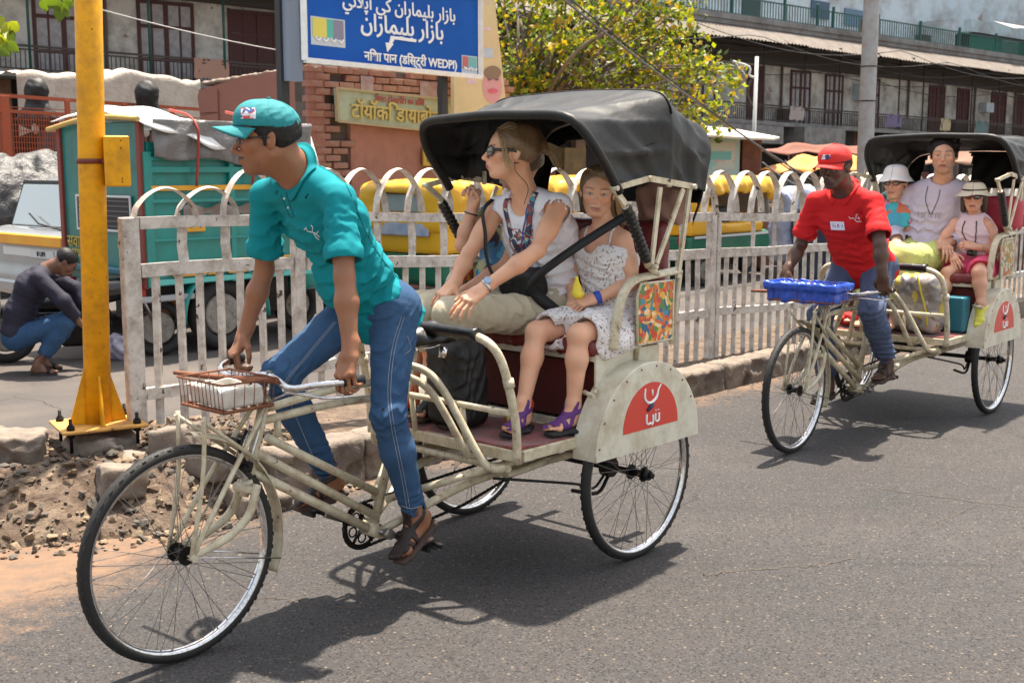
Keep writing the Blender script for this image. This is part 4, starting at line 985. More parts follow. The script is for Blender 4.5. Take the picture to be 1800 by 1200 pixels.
bdg = MB(); bdg.grid(np.array([[(pix(crown, [(x, y)], A1, RZ1, base, .0022) or [None])[0] for x in np.linspace(424, 450, 7)] for y in np.linspace(190, 209, 5)])); bdg.obj('cap_badge', badge, crown)
glasses(root, hc, R, hs, dframe, mat('clear_lens', (.6, .6, .6), .05, alpha=.07), base, .72, .45)
sh_ = st['_shirt']; jn = st['_legs']
LN = lambda o, pts, m, r, nm, n=6: line_on(o, pts, A1, RZ1, base, m, r, nm, n)
for pl in ([(538, 400), (541, 406), (549, 408), (556, 411), (562, 417)], [(538, 400), (535, 404)], [(549, 408), (550, 400), (547, 396)], [(556, 411), (560, 406)], [(552, 409), (556, 417), (561, 421)]): LN(sh_, pl, wprint, .0017, 'chest_logo', 4)
dth = mat('dark_teal_thread', (.002, .12, .14), .9)
LN(sh_, [(503, 338), (507, 352), (512, 366), (517, 380)], dth, .0016, 'placket_seam'); LN(sh_, [(494, 342), (499, 356), (505, 370), (511, 382), (517, 380)], dth, .0014, 'placket_seam')
for q_ in ((500, 349), (507, 365)):
    q = pix(sh_, [q_], A1, RZ1, base)
    if q: b = MB(); b.box(q[0], (.007, .007, .007), None, .002); b.obj('button', wprint, sh_)
LN(sh_, [(560, 292), (585, 305), (606, 322), (618, 345)], dth, .0014, 'yoke_seam'); LN(sh_, [(622, 352), (640, 400), (668, 450), (700, 490), (716, 520)], dth, .0014, 'side_seam')
dt = mat('denim_thread', (.34, .36, .40), .9)
for dx in (0, 5): LN(jn, [(706+dx, 556), (692+dx, 600), (684+dx, 650), (682+dx, 700), (688+dx, 750), (698+dx, 800), (708+dx, 850), (716+dx, 895)], dt, .0009, 'stitching', 10)
for dx in (0, 4): LN(jn, [(588+dx, 565), (560+dx, 598), (532+dx, 632), (512+dx, 655), (500+dx, 672)], dt, .0009, 'stitching', 10)
LN(jn, [(505, 690), (515, 720), (530, 755), (545, 790), (560, 820)], dt, .0009, 'stitching', 8); LN(jn, [(716, 590), (722, 612), (712, 622)], dt, .001, 'pocket_stitching'); LN(jn, [(706, 888), (722, 893), (742, 888)], dt, .0012, 'hem_stitching')
sandal(root, J['an'][1], *J['foot'][1], -1, .97, sole, strap, base, STRAPS_A); sandal(root, J['an'][-1], *J['foot'][-1], 1, .97, sole, strap, base, STRAPS_A)
# --- woman with sunglasses
J = dict(hd=(-1.645, -.02, 1.637), hrot=(-38, -2, 0), neck=(-1.735, -.015, 1.465), chest=(-1.80, 0, 1.31), waist=(-1.835, 0, 1.13), pel=(-1.84, .0, .99),
    sh={1: (-1.745, .150, 1.420), -1: (-1.735, -.175, 1.405)}, el={1: (-1.565, .195, 1.255), -1: (-1.585, -.20, 1.225)}, wr={1: (-1.365, .085, 1.110), -1: (-1.44, -.15, 1.105)},
    hip={1: (-1.80, .09, .975), -1: (-1.82, -.08, .975)}, kn={1: (-1.355, -.085, 1.0), -1: (-1.38, -.235, 1.0)}, an={1: (-1.43, -.05, .645), -1: (-1.43, -.24, .645)},
    hand={1: ((.83, -.10, -.48), (.42, .35, .82), ((.25, .35, .2), (.22, .3, .2), (.25, .35, .2), (.3, .4, .2)), (.1, .1), .12), -1: ((.85, .1, -.42), (.42, .15, .85), (.3, .6, .3), (.2, .2), .10)},
    foot={1: ((.97, -.05, -.05), (0.05, 0, 1)), -1: ((.97, .1, -.05), (0.05, 0, 1))})
st = dict(skin=(.70, .355, .215), lips=(.46, .12, .11), g=.93, hs=.95, fem=1., arm=.92, leg=.98, bulk=.95, brow=(.12, .07, .04),
    top=dict(mat=wtee, off=.013, sleeve=.17, seam=0, hem=.05, neck=.022, nshift=(.02, 0, -.01), cuff=.004, flare=.012, name='tshirt', folds=[((-1.80, .12, 1.12), (.3, .1, 1), .05, .007, .18, 1.), ((-1.75, .1, 1.33), (.5, .5, .7), .045, .005, .12, 1), ((-1.72, 0, 1.2), (.2, .8, .5), .05, .005, .15, 1)],
        vneck=((-1.66, -.01, 1.425), (.05, .055, .06))),
    legs=dict(mat=khaki, off=.017, len=.72, cuff=.01, folds=[((-1.45, -.03, 1.0), (1, .2, 0), .05, .006, .15, 1), ((-1.70, .06, .98), (.8, .3, .3), .045, .007, .15, 1)]))
r2 = person('woman in sunglasses and white T-shirt seated in the middle of the nearest rickshaw', (A1, RZ1), (-1.85, 0, .9), J, st, vox=.0036)
root, body, hc, R, hs, P, base = st['_']
H = hair_solid(hc, R, hs, dict(nape=-.05, ears=1, line=.070, vol=.004)); H.ell(P(-.115, 0, .035), V(.040, .036, .036)*hs, R, .02); H.ell(P(-.06, 0, .068), V(.070, .072, .060)*hs, R, .03); H.ell(P(-.075, .045, .01), V(.035, .03, .05)*hs, R, .03); H.cone(P(-.13, 0, .03), P(-.165, .012, .0), .022, .012, .02); H.cone(P(-.02, .078, .04), P(-.07, .06, .01), .020, .024, .03)
hh = H.make('hair', .0038, hairb, root, base=base)
sl_ = []
for i in range(44):
    a = rng.uniform(-1, 1, 3); sl_.append([P(-.13, .01*a[0], .03+.012*a[1]), P(-.165+.01*a[2], .018*a[0]+.005, .022+.022*a[1]), P(-.20+.02*a[2], .030*a[0]+.01, -.010+.035*a[1]), P(-.215+.02*a[0], .035*a[0]+.012, -.045+.03*a[1])])
for i in range(10): a = rng.uniform(-1, 1, 3); sl_.append([P(.05+.01*a[0], .062, .062), P(.045+.012*a[0], .080, .02), P(.03+.014*a[1], .088, -.03), P(.02+.02*a[1], .083, -.07+.01*a[0])])
strands(hh, 'loose_strands', hairbl, sl_, base, .0022)
sw = [[], []]
for i in range(150):
    sd = 1 if i % 3 else -1; t = rng.random(); y0, z0 = (.020+.052*t)*sd, .098-.070*t**1.3; j_ = rng.uniform(-1, 1, 3)*.004; sw[i % 2].append([P(.058-.030*t, y0, z0+.004)+j_*.5, P(.01, y0*1.08+.026*sd*(1-t), z0+.021*(1-t)+.006)+j_, P(-.05, (.052+.028*t)*sd, .085-.045*t)+j_, P(-.098, .035*sd*(1-.3*t), .055-.02*t)+j_, P(-.125, .01*sd, .038)])
strands(hh, 'swept_strands', hairb, sw[0], base, .0026); strands(hh, 'swept_strands', hairbl, sw[1], base, .0017)
glasses(root, hc, R, hs, dframe, dlens, base, 1.3)
b = MB(); b.torus((0, 0, 0), .009, .0025, R@rotz(pi/2)@rotx(pi/2), n=14, m=6); b.obj('earring', dframe, root, loc=tuple(P(-.01, .084, -.045)-base))
b = MB(); b.tube([P(-.005, .085, -.04)-base, P(-.01, .084, -.08)-base, V(-1.665, .055, 1.50)-base, V(-1.665, .035, 1.43)-base], .0016, 5, path=6); b.obj('earphone_wire', dframe, root)
tee = st['_shirt']; prm = mosaic_mat('lanyard_print', [(.03, .03, .06), (.25, .04, .04), (.03, .03, .06), (.05, .25, .3), (.05, .05, .12), (.45, .42, .35)], 60)
def strap_on(name, o, pts, d, base, m, w_, parent, lift=.004, n=10):
    Pp, _ = smooth_path(pts, np.ones(len(pts)), n); q = []; T = []
    for p in Pp:
        h, nn = surf_ray(o, V(p)-base-nrm(d)*.4, d)
        q.append(h+nn*lift if h is not None else V(p)-base)
    b = MB(); b.tube(q, w_/2, 8, flat=(1, .16), up=np.cross(nrm(d), nrm(V(pts[-1])-V(pts[0])))); return b.obj(name, m, parent)
strap_on('lanyard', tee, [(-1.70, .062, 1.475), (-1.66, .06, 1.40), (-1.66, .045, 1.30), (-1.68, .01, 1.22)], (-1, -.2, 0), base, prm, .026, root)
strap_on('lanyard', tee, [(-1.69, -.075, 1.465), (-1.66, -.08, 1.40), (-1.66, -.05, 1.30), (-1.68, -.01, 1.22)], (-1, 0, 0), base, prm, .026, root)
strap_on('lanyard_cord', tee, [(-1.68, .04, 1.43), (-1.67, .025, 1.33), (-1.68, 0, 1.24)], (-1, 0, 0), base, mat('blue_cord', (.06, .09, .3), .7), .008, root)
for k, (c, r_) in enumerate([((-1.69, .03, 1.22), .016), ((-1.685, -.005, 1.205), .02)]): b = MB(); b.box(V(c)+V(.028, 0, 0)-base, (.012, r_*1.6, r_*2.2), None, .004); b.obj('pendant', prm, root)
prt = mosaic_mat('shirt_print', [(.35, .05, .06), (.72, .68, .72), (.10, .08, .10), (.72, .68, .72), (.45, .25, .22), (.72, .68, .72)], 70)
G = np.array([[on(tee, [V(-1.70, -.07+.012*i, 1.16+.013*j)], (-1, -.25, 0), base, .0022) or [V(-1.70, -.07+.012*i, 1.16+.013*j)-base] for j in range(14)] for i in range(12)])[:, :, 0]
b = MB(); b.grid(G); b.obj('shirt_print', prt, tee)
band(root, 'wristwatch', mat('steel_band', (.6, .6, .6), .3, metal=1), lerp(J['wr'][1], J['el'][1], .08), V(J['wr'][1])-V(J['el'][1]), .0265, .014, base)
b = MB(); wq = lerp(J['wr'][1], J['el'][1], .08)+V(.008, .012, .022); b.cyl(wq-base, wq+V(.004, .006, .006)-base, .015, n=16); b.obj('watch_face', mat('watch_blue', (.25, .35, .5), .2, coat=.5), root)
for s in (1, -1): sandal(root, J['an'][s], *J['foot'][s], -s, .9, sole, orange, base, STRAPS_B)
# --- companion on the far side, mostly hidden behind the woman
J = dict(hd=(-2.045, -.33, 1.585), hrot=(-45, 0, 0), neck=(-2.03, -.32, 1.44), chest=(-1.97, -.30, 1.28), waist=(-1.91, -.30, 1.10), pel=(-1.89, -.30, .97),
    sh={1: (-1.92, -.16, 1.35), -1: (-1.91, -.43, 1.35)}, el={1: (-1.76, -.16, 1.16), -1: (-1.705, -.36, 1.245)}, wr={1: (-1.56, -.22, 1.06), -1: (-1.735, -.325, 1.405)},
    hip={1: (-1.86, -.24, .96), -1: (-1.86, -.37, .96)}, kn={1: (-1.47, -.27, .99), -1: (-1.425, -.345, 1.0)}, an={1: (-1.38, -.20, .65), -1: (-1.37, -.34, .65)},
    hand={1: ((.8, -.2, -.4), (.3, .2, .9), (.5, .8, .4), (.3, .4)), -1: ((-.15, .05, .95), (-.85, -.1, -.2), (1.2, 1.3, .7), (.8, .9))},
    foot={1: ((.97, .1, -.02), (0, 0, 1)), -1: ((.97, 0, -.02), (0, 0, 1))})
st = dict(skin=(.62, .33, .215), lips=(.42, .13, .12), g=.86, hs=.90, fem=1., arm=.95, leg=1.18,
    top=dict(mat=mosaic_mat('blue_print_cotton', [(.02, .12, .25), (.02, .02, .04), (.04, .25, .4), (.3, .28, .1), (.02, .03, .08)], 26), off=.012, sleeve=.4, hem=.05, neck=.01, name='tshirt', folds=[]),
    legs=dict(mat=khaki, off=.015, len=.2, folds=[]))
r3 = person('passenger in blue patterned top with bare knees, half hidden behind the woman in sunglasses', (A1, RZ1), (-1.85, -.3, .9), J, st, vox=.005)
root, body, hc, R, hs, P, base = st['_']; hair_solid(hc, R, hs, dict(nape=-.06, line=.07)).make('hair', .005, hairb, root, base=base)
band(root, 'bracelet', dframe, lerp(J['wr'][-1], J['el'][-1], .15), V(J['wr'][-1])-V(J['el'][-1]), .028, .006, base)
for s in (1, -1): sandal(root, J['an'][s], *J['foot'][s], -s, .86, sole, orange if s < 0 else black, base, STRAPS_B)
# --- girl in the floral dress
J = dict(hd=(-1.872, .248, 1.478), hrot=(36, 6, -5), neck=(-1.905, .262, 1.345), chest=(-1.905, .272, 1.225), waist=(-1.91, .29, 1.075), pel=(-1.92, .30, .965),
    sh={1: (-1.885, .372, 1.290), -1: (-1.915, .155, 1.292)}, el={1: (-1.885, .425, 1.120), -1: (-1.86, .125, 1.115)}, wr={1: (-1.765, .330, 1.062), -1: (-1.775, .205, 1.055)},
    hip={1: (-1.89, .37, .945), -1: (-1.89, .235, .945)}, kn={1: (-1.605, .372, .935), -1: (-1.55, .205, .935)}, an={1: (-1.585, .365, .640), -1: (-1.455, .215, .640)},
    hand={1: ((.75, -.62, -.25), (.45, .25, .85), (.7, .8, .5), (.4, .6)), -1: ((.70, .60, -.20), (.45, -.2, .85), (.8, .9, .5), (.4, .6))},
    foot={1: ((.96, -.05, -.02), (0, 0, 1)), -1: ((.93, .22, -.02), (0, 0, 1))})
st = dict(skin=FAIR, lips=(.58, .24, .19), g=.80, hs=.86, hand_s=.78, foot_s=.82, fem=1., child=.7, arm=.90, leg=1.0, bulk=.85, brow=(.16, .09, .05), iris=(.05, .05, .05), top=None, legs=None)
r4 = person('girl in white floral sundress and purple sandals seated beside the woman in sunglasses', (A1, RZ1), (-1.9, .3, .9), J, st, vox=.0034)
root, body, hc, R, hs, P, base = st['_']
S = Solid(); g = .8; torso_prims(S, J, g, .012, shoulders=False, w_=.92)
for k in (1, -1): S.cone(J['hip'][k], lerp(J['hip'][k], J['kn'][k], .80), .098, .078, .05)
S.cone(lerp(J['hip'][1], J['hip'][-1], .5), lerp(J['kn'][1], J['kn'][-1], .5)+V(-.06, 0, .0), .085, .062, .05, flat=(V(0, 1, 0), .6))
S.cone((-1.93, .40, .93), (-1.75, .455, .895), .06, .04, .06); S.cone((-1.80, .44, .92), (-1.70, .42, .86), .035, .03, .05)
S.fold((-1.75, .35, .95), (.3, 1, .2), .045, .006, .16, 1.1); S.fold((-1.83, .27, 1.12), (.1, .3, 1), .035, .005, .13, 1.1); S.fold((-1.70, .25, .95), (1, .3, 0), .05, .005, .14, 1.2); S.rough(.08, .002)
S.plane((-1.905, .27, 1.245), (-.35, 0, 1), .006); S.ell((-1.85, .262, 1.262), (.05, .05, .045), k=.01, op='s')
for k in (1, -1):
    d = nrm(J['kn'][k]-J['hip'][k]); e = lerp(J['hip'][k], J['kn'][k], .86)
    S._put((lambda e=e, d=d: (lambda Q: np.maximum(-((Q-e)@d), np.linalg.norm(Q-e-d*.04, axis=-1)-.11)))(), e+d*.04, .11, 's', 0); S.cone(e-d*.03, e+d*.1, .060, .060, 0, 's')
dress = S.make('sundress', .0042, floral, root, base=base, sm=3)
for s in (1, -1): b = MB(); b.tube(on(body, smooth_path([(-1.80, .272+s*.058, 1.215), (-1.80, .268+s*.064, 1.25), (-1.80, .268+s*.070, 1.29), (-1.84, .268+s*.07, 1.35)], np.ones(4), 6)[0], (-1, 0, -.35), base, .004), .0052, 6); b.obj('shoulder_strap', floral, dress)
H = hair_solid(hc, R, hs, dict(nape=-.075, line=.060, vol=.003, ears=0, long=1)); H.cone(P(-.06, .055, -.02), P(-.065, .085, -.13), .034, .020, .03); H.cone(P(-.06, -.050, -.02), P(-.075, -.05, -.10), .030, .016, .03); H.ell(P(.03, .035, .098), V(.05, .035, .02), R, .02)
hh = H.make('hair', .0038, hairb, root, base=base)
sl_ = []
for i in range(60): a = rng.uniform(-1, 1, 3); sl_.append([P(-.05+.025*a[0], .075, .03+.02*a[1]), P(-.055+.03*a[0], .095+.006*a[1], -.04), P(-.06+.04*a[0], .115+.014*a[1], -.09), P(-.07+.05*a[0], .145+.02*a[2], -.135+.025*a[1])])
for i in range(30): a = rng.uniform(-1, 1, 3); sd = 1 if i % 2 else -1; sl_.append([P(.062, .012*sd+.02*a[0], .094), P(.030, .045*sd, .108), P(-.02, .075*sd, .085), P(-.05, .088*sd, .03+.02*a[1])])
strands(hh, 'loose_strands', hairbl, sl_, base, .0024)
b = MB(); b.tube([P(-.03, .05, -.085)-base, V(-1.87, .31, 1.33)-base, V(-1.83, .27, 1.22)-base, V(-1.835, .215, 1.06)-base], .003, 6, path=6); b.obj('neck_cord', black, root)
for s in (1, -1): sandal(root, J['an'][s], *J['foot'][s], -s, .84, mat('black_sole', (.02, .018, .02), .8), purple, base, STRAPS_B)
band(root, 'wristband', mat('blue_band', (.03, .07, .42), .6), lerp(J['wr'][1], J['el'][1], .05), V(J['wr'][1])-V(J['el'][1]), .0235, .026, base)
pk = Solid(); pk.cone((0, 0, -.02), (0, 0, .045), .022, .004, .01, flat=(V(0, 1, 0), .8)); pk.rough(.03, .002); o = pk.make('snack_packet', .003, mat('yellow_foil', (.85, .66, .05), .4, bump=(60, .6, .004)), None, label='yellow snack packet held in the hands of the girl in the floral dress', cat='packet'); o.location = w1(-1.715, .275, 1.10); o.rotation_euler = (0, .1, RZ1)
# --- rider of the second rickshaw
J = dict(hd=(-.455, 0, 1.575), hrot=(-6, 14, 0), neck=(-.575, 0, 1.450), chest=(-.665, .0, 1.295), waist=(-.79, 0, 1.13), pel=(-.90, 0, .99),
    sh={1: (-.575, .185, 1.380), -1: (-.600, -.185, 1.375)}, el={1: (-.455, .285, 1.15), -1: (-.66, -.295, 1.12)}, wr={1: (-.435, .315, .985), -1: (-.52, -.315, .965)},
    hip={1: (-.90, .09, .98), -1: (-.90, -.09, .98)}, kn={1: (-.66, .165, .755), -1: (-.62, -.14, .70)}, an={1: (-.99, .13, .405), -1: (-.735, -.13, .29)},
    hand={1: ((-.10, .12, -.95), (.95, .15, .1), (.7, 1.1, .6), (.6, .7)), -1: ((.50, -.08, -.8), (.80, -.3, .5), (.7, 1.1, .6), (.6, .7))},
    foot={1: ((.95, .05, -.12), (.12, .0, 1)), -1: ((.95, -.05, -.2), (.2, 0, 1))})
st = dict(skin=DK, lips=(.08, .03, .028), g=1., hs=.97, arm=1.0, leg=.98, bulk=1.0, mous=.5, stub=.2, open=.6, brow=(.006, .005, .005),
    top=dict(mat=red, off=.014, sleeve=.80, hem=.06, neck=.014, flare=.012, cuff=.010, collar=1, cfwd=(.8, 0, -.3), name='polo_shirt', vox=.006,
        folds=[((-.72, .1, 1.12), (.7, 0, .7), .060, .008, .18, 1.0), ((-.60, .16, 1.27), (.5, .5, -.7), .05, .006, .12, .9), ((-.62, -.1, 1.2), (.6, 0, .8), .05, .006, .16, 1)]),
    legs=dict(mat=denim2, off=.018, len=.95, cuff=.01, vox=.006, folds=[((-.66, .16, .75), (.6, 0, .8), .04, .008, .14, 1.0), ((-.88, .14, .52), (0, 0, 1), .035, .007, .15, .9), ((-.62, -.14, .70), (.8, 0, .6), .04, .006, .14, 1.)]))
r5 = person('man in red polo shirt and red cap pedalling the rickshaw behind', (A2, RZ2), (-.9, 0, .9), J, st, vox=.005)
root, body, hc, R, hs, P, base = st['_']
hair_solid(hc, R, hs, dict(nape=-.05, line=.06)).make('hair', .005, hairk, root, base=base)
capr = mat('red_twill', (.58, .022, .018), .8, bump=[(300, .3, .0015), (22, .25, .01)]); cap_parts(root, hc, R, hs, capr, base, tilt=-.06)
crown = [c for c in root.children if c.name.startswith('cap_crown')][0]
h, n = surf_ray(crown, P(.3, .02, .086)-base, -(R@V(1, .05, 0)))
if h is not None: b = MB(); b.box(h, (.003, .05, .026), frame(n, R[:, 2]), .001); b.obj('cap_badge', mosaic_mat('navy_badge', [(.02, .04, .15), (.6, .6, .62), (.02, .04, .15)], 70), crown)
shr = st['_shirt']
b = MB(); q = on(shr, [(-.40, -.01, 1.245)], (-1, 0, 0), base, .004)
if q: b.box(q[0], (.004, .085, .052), rotz(.0)@roty(.35), .001); bd = b.obj('name_badge', mat('badge_white', (.78, .78, .8), .4), root); b = MB(); [b.box(q[0]+V(.003, -.025+.012*i, .004), (.002, .006, .022), roty(.35)) for i in range(2)]; [b.box(q[0]+V(.003, .005+.012*i, .002+.006*(i % 2)), (.002, .008, .018-.004*i), roty(.35)) for i in range(3)]; b.obj('badge_print', badge, bd)
for ptl in ([(-.03, .0), (-.012, .004), (0, -.012), (.010, -.016), (.03, -.014)], [(-.03, 0), (-.036, .012)], [(0, 0), (.003, .022), (.012, .026)], [(.01, .0), (.014, .010), (.022, -.004)]):
    stitch(root, shr, [V(-.40, .095+p[0], 1.285+p[1]) for p in ptl], (-1, 0, 0), base, wprint, .0024, 'chest_logo', 5)
for k, s_ in ((1, 1), (-1, -1)): sandal(root, J['an'][k], *J['foot'][k], -k, .97, sole, strap, base, STRAPS_A[:3])
# --- man in the lilac long-sleeved top
lil = mat('pale_lilac_cotton', (.50, .46, .54), .85, col2=(.42, .39, .48), mix=(5, .4, .6), bump=[(260, .2, .0015), (16, .5, .014)])
lime = mat('lime_cotton', (.52, .55, .17), .85, col2=(.44, .47, .15), mix=(5, .4, .6), bump=[(260, .2, .0015), (16, .5, .014)])
J = dict(hd=(-1.93, .06, 1.655), hrot=(18, 2, 0), neck=(-1.995, .04, 1.490), chest=(-2.03, 0, 1.32), waist=(-1.99, 0, 1.13), pel=(-1.93, 0, .99),
    sh={1: (-2.02, .19, 1.405), -1: (-2.03, -.19, 1.40)}, el={1: (-1.97, .25, 1.15), -1: (-1.93, -.24, 1.15)}, wr={1: (-1.78, .15, 1.08), -1: (-1.70, -.14, 1.085)},
    hip={1: (-1.88, .08, .98), -1: (-1.88, -.10, .98)}, kn={1: (-1.44, .02, 1.01), -1: (-1.43, -.17, 1.01)}, an={1: (-1.37, .02, .65), -1: (-1.36, -.17, .65)},
    hand={1: ((.7, .5, -.2), (.2, .2, .9), (.5, .8, .4), (.3, .4)), -1: ((.8, .3, -.2), (.2, -.3, .9), (.5, .7, .4), (.3, .4))}, foot={1: ((1, 0, 0), (0, 0, 1)), -1: ((1, 0, 0), (0, 0, 1))})
st = dict(skin=(.56, .31, .205), lips=(.34, .14, .12), g=1.02, hs=1.02, arm=1., leg=1.05, bulk=1.05, stub=.4, open=.7, brow=(.02, .014, .01),
    top=dict(mat=lil, off=.018, sleeve=1.9, hem=.02, neck=.016, flare=.01, name='long_sleeved_top', vox=.006, folds=[((-1.95, -.1, 1.15), (.3, 0, 1), .05, .010, .2, 1.), ((-1.93, -.24, 1.16), (.5, 0, .9), .035, .007, .1, 1), ((-1.95, .05, 1.05), (.6, 0, .8), .05, .009, .15, 1)]),
    legs=dict(mat=lime, off=.022, len=.9, cuff=.02, vox=.006, folds=[((-1.6, -.05, 1.0), (1, .2, 0), .055, .008, .2, 1)]))
r6 = person('dark haired man in pale lilac long sleeved top in the middle of the second rickshaw', (A2, RZ2), (-1.9, 0, .9), J, st, vox=.005)
root, body, hc, R, hs, P, base = st['_']
hair_solid(hc, R, hs, dict(nape=-.055, line=.052, side=1, vol=.008, mess=1, rg=.002)).make('hair', .005, hairk, root, base=base)
tp = st['_shirt']
strap_on('neck_cord', tp, [(-1.9, .055, 1.43), (-1.9, .05, 1.36), (-1.9, .02, 1.27)], (-1, 0, 0), base, black, .0045, root); strap_on('neck_cord', tp, [(-1.9, -.03, 1.45), (-1.9, -.03, 1.36), (-1.9, .01, 1.27)], (-1, 0, 0), base, black, .0045, root)
for i in range(7):
    for (u0, v0, u1, v1) in ((0, 0, 0, .034), (0, .034, .014, .034), (.014, .034, .014, .0 if i % 2 else .017))[:2+(i % 2)]: stitch(root, tp, [V(-1.7, -.075+.024*i+u0, 1.245+v0), V(-1.7, -.075+.024*i+(u0+u1)/2, 1.245+(v0+v1)/2), V(-1.7, -.075+.024*i+u1, 1.245+v1)], (-1, 0, 0), base, mat('grey_print', (.30, .29, .36), .8), .0022, 'printed_letter', 3)
# --- girl with straw hat
pinkt = mat('pale_pink_tee', (.62, .46, .50), .85, col2=(.66, .55, .58), mix=(9, .3, .8), bump=[(260, .2, .0015), (18, .5, .012)])
pink = mat('hot_pink_cotton', (.70, .085, .17), .85, col2=(.60, .07, .14), mix=(6, .4, .6), bump=[(260, .2, .0015), (18, .5, .012)])
straw = mat('straw_weave', (.66, .58, .44), .85, col2=(.55, .47, .33), mix=(60, .3, .7), wave=(90, .6), bump=(130, .5, .003))
J = dict(hd=(-1.885, .285, 1.392), hrot=(14, 4, 0), neck=(-1.915, .29, 1.268), chest=(-1.91, .29, 1.15), waist=(-1.90, .30, 1.02), pel=(-1.91, .31, .945),
    sh={1: (-1.885, .390, 1.205), -1: (-1.875, .180, 1.215)}, el={1: (-1.90, .440, 1.055), -1: (-1.79, .115, 1.085)}, wr={1: (-1.775, .355, 1.075), -1: (-1.735, .215, 1.025)},
    hip={1: (-1.88, .37, .94), -1: (-1.88, .25, .94)}, kn={1: (-1.635, .430, .925), -1: (-1.66, .225, .905)}, an={1: (-1.635, .455, .72), -1: (-1.585, .205, .635)},
    hand={1: ((.55, -.7, .2), (.6, .4, .6), (.7, .9, .5), (.4, .5)), -1: ((.6, .5, -.4), (.7, 0, .6), (.3, .4, .3), (.2, .3))}, foot={1: ((.75, .15, -.6), (.6, 0, .75)), -1: ((.95, -.1, -.05), (.05, 0, 1))})
st = dict(skin=(.60, .32, .21), lips=(.42, .14, .13), g=.76, hs=.84, hand_s=.75, foot_s=.74, fem=1., child=1., arm=.95, leg=1.05, bulk=.9,
    top=dict(mat=pinkt, off=.012, sleeve=0, hem=.01, neck=.012, flare=.006, name='tshirt', vox=.006, folds=[((-1.85, .29, 1.08), (.2, .2, 1), .04, .006, .13, 1)]),
    legs=dict(mat=pink, off=.024, len=.46, cuff=.006, name='shorts', vox=.006, folds=[((-1.75, .35, .93), (1, .3, 0), .045, .007, .16, 1)]))
r7 = person('small girl in straw hat, pink top and pink shorts in the second rickshaw', (A2, RZ2), (-1.9, .3, .9), J, st, vox=.005)
root, body, hc, R, hs, P, base = st['_']
H = hair_solid(hc, R, hs, dict(nape=-.08, line=.062, ears=0, long=1)); 
for k in (1, -1): H.cone(P(-.03, k*.065, -.03), P(-.03, k*.075, -.11), .030, .018, .03)
H.make('hair', .005, mat('dark_brown_hair', (.045, .025, .015), .5, bump=[(190, .7, .003)]), root, base=base); glasses(root, hc, R, hs, dframe, dlens, base, 1.1)
def hat(root, P, R, base, s, mt, brim, droop, mb=None, tall=.075, z0=.035):
    b = MB(); prof = [(.0, z0+tall), (.05, z0+tall-.004), (.078, z0+tall-.02), (.090, z0+tall*.4), (.098, z0), (.115, z0-.004-droop*.2), (.098+brim*.6, z0-.01-droop*.6), (.098+brim, z0-.016-droop)]
    n = 36; G = np.array([[P(r*1.06*cos(a)-.008+.006*sin(3*a)*(r > .1), r*.93*sin(a), z+(.010*sin(2*a+1)+.004*sin(5*a))*(r > .11)*brim/.05)-base for r, z in prof] for a in np.arange(n+1)*2*pi/n]); b.grid(G); o = b.obj('hat', mt, root); md = o.modifiers.new('t', 'SOLIDIFY'); md.thickness = .003; subdivide(o, 1)
    if mb:
        b = MB(); G = np.array([[P(r*1.06*cos(a)-.008, r*.93*sin(a), z)-base for r, z in ((.1005, z0+.004), (.0965, z0+.024))] for a in np.arange(n+1)*2*pi/n]); b.grid(G); b.obj('hat_band', mb, o)
    return o
hat(root, P, R@roty(-.05), base, hs, straw, .055, .010, black)
strap_on('camera_strap', st['_shirt'], [(-1.80, .255, 1.235), (-1.78, .25, 1.16), (-1.78, .30, 1.09), (-1.78, .33, 1.05)], (-1, 0, 0), base, black, .007, root); strap_on('camera_strap', st['_shirt'], [(-1.80, .325, 1.235), (-1.78, .335, 1.16), (-1.78, .33, 1.05)], (-1, 0, 0), base, black, .007, root)
S = Solid(); S.box((0, 0, 0), (.018, .03, .02), rad=.008); S.cone((.01, 0, 0), (.03, 0, 0), .013, .013, .004); o_ = S.make('camera', .004, dframe, root); o_.location = Vector(V(-1.775, .33, 1.035)-base)
for k in (1, -1):
    C = Solid(); add_foot(C, J['an'][k], *J['foot'][k], -k, .76, off=.009); Rf = frame(*J['foot'][k]); C.plane(V(J['an'][k])+Rf[:, 2]*(-.008)+Rf[:, 0]*(-.01), V(Rf[:, 2])*1.0+Rf[:, 0]*-.3, .004); C.make('clog', .005, mat('lime_rubber' if k > 0 else 'green_camouflage', (.62, .60, .08) if k > 0 else (.10, .13, .04), .5, col2=None if k > 0 else (.25, .3, .12), mix=(30, .3, 1)), root, base=base)
band(root, 'bracelet', mat('red_bead', (.4, .03, .03), .4), lerp(J['wr'][-1], J['el'][-1], .1), V(J['wr'][-1])-V(J['el'][-1]), .022, .008, base)
# --- woman with the white sun hat
J = dict(hd=(-1.965, -.275, 1.470), hrot=(6, 2, 0), neck=(-1.99, -.275, 1.335), chest=(-1.985, -.28, 1.20), waist=(-1.96, -.29, 1.05), pel=(-1.94, -.30, .955),
    sh={1: (-1.97, -.165, 1.275), -1: (-1.97, -.385, 1.275)}, el={1: (-1.93, -.13, 1.08), -1: (-1.88, -.40, 1.08)}, wr={1: (-1.72, -.20, 1.03), -1: (-1.68, -.33, 1.04)},
    hip={1: (-1.90, -.25, .95), -1: (-1.90, -.37, .95)}, kn={1: (-1.50, -.27, .97), -1: (-1.50, -.38, .97)}, an={1: (-1.42, -.26, .65), -1: (-1.42, -.36, .65)},
    hand={1: ((.8, -.2, -.1), (.2, .2, .9), (.5, .8, .4), (.3, .4)), -1: ((.8, .2, -.1), (.2, -.1, .9), (.5, .8, .4), (.3, .4))}, foot={1: ((1, 0, 0), (0, 0, 1)), -1: ((1, 0, 0), (0, 0, 1))})
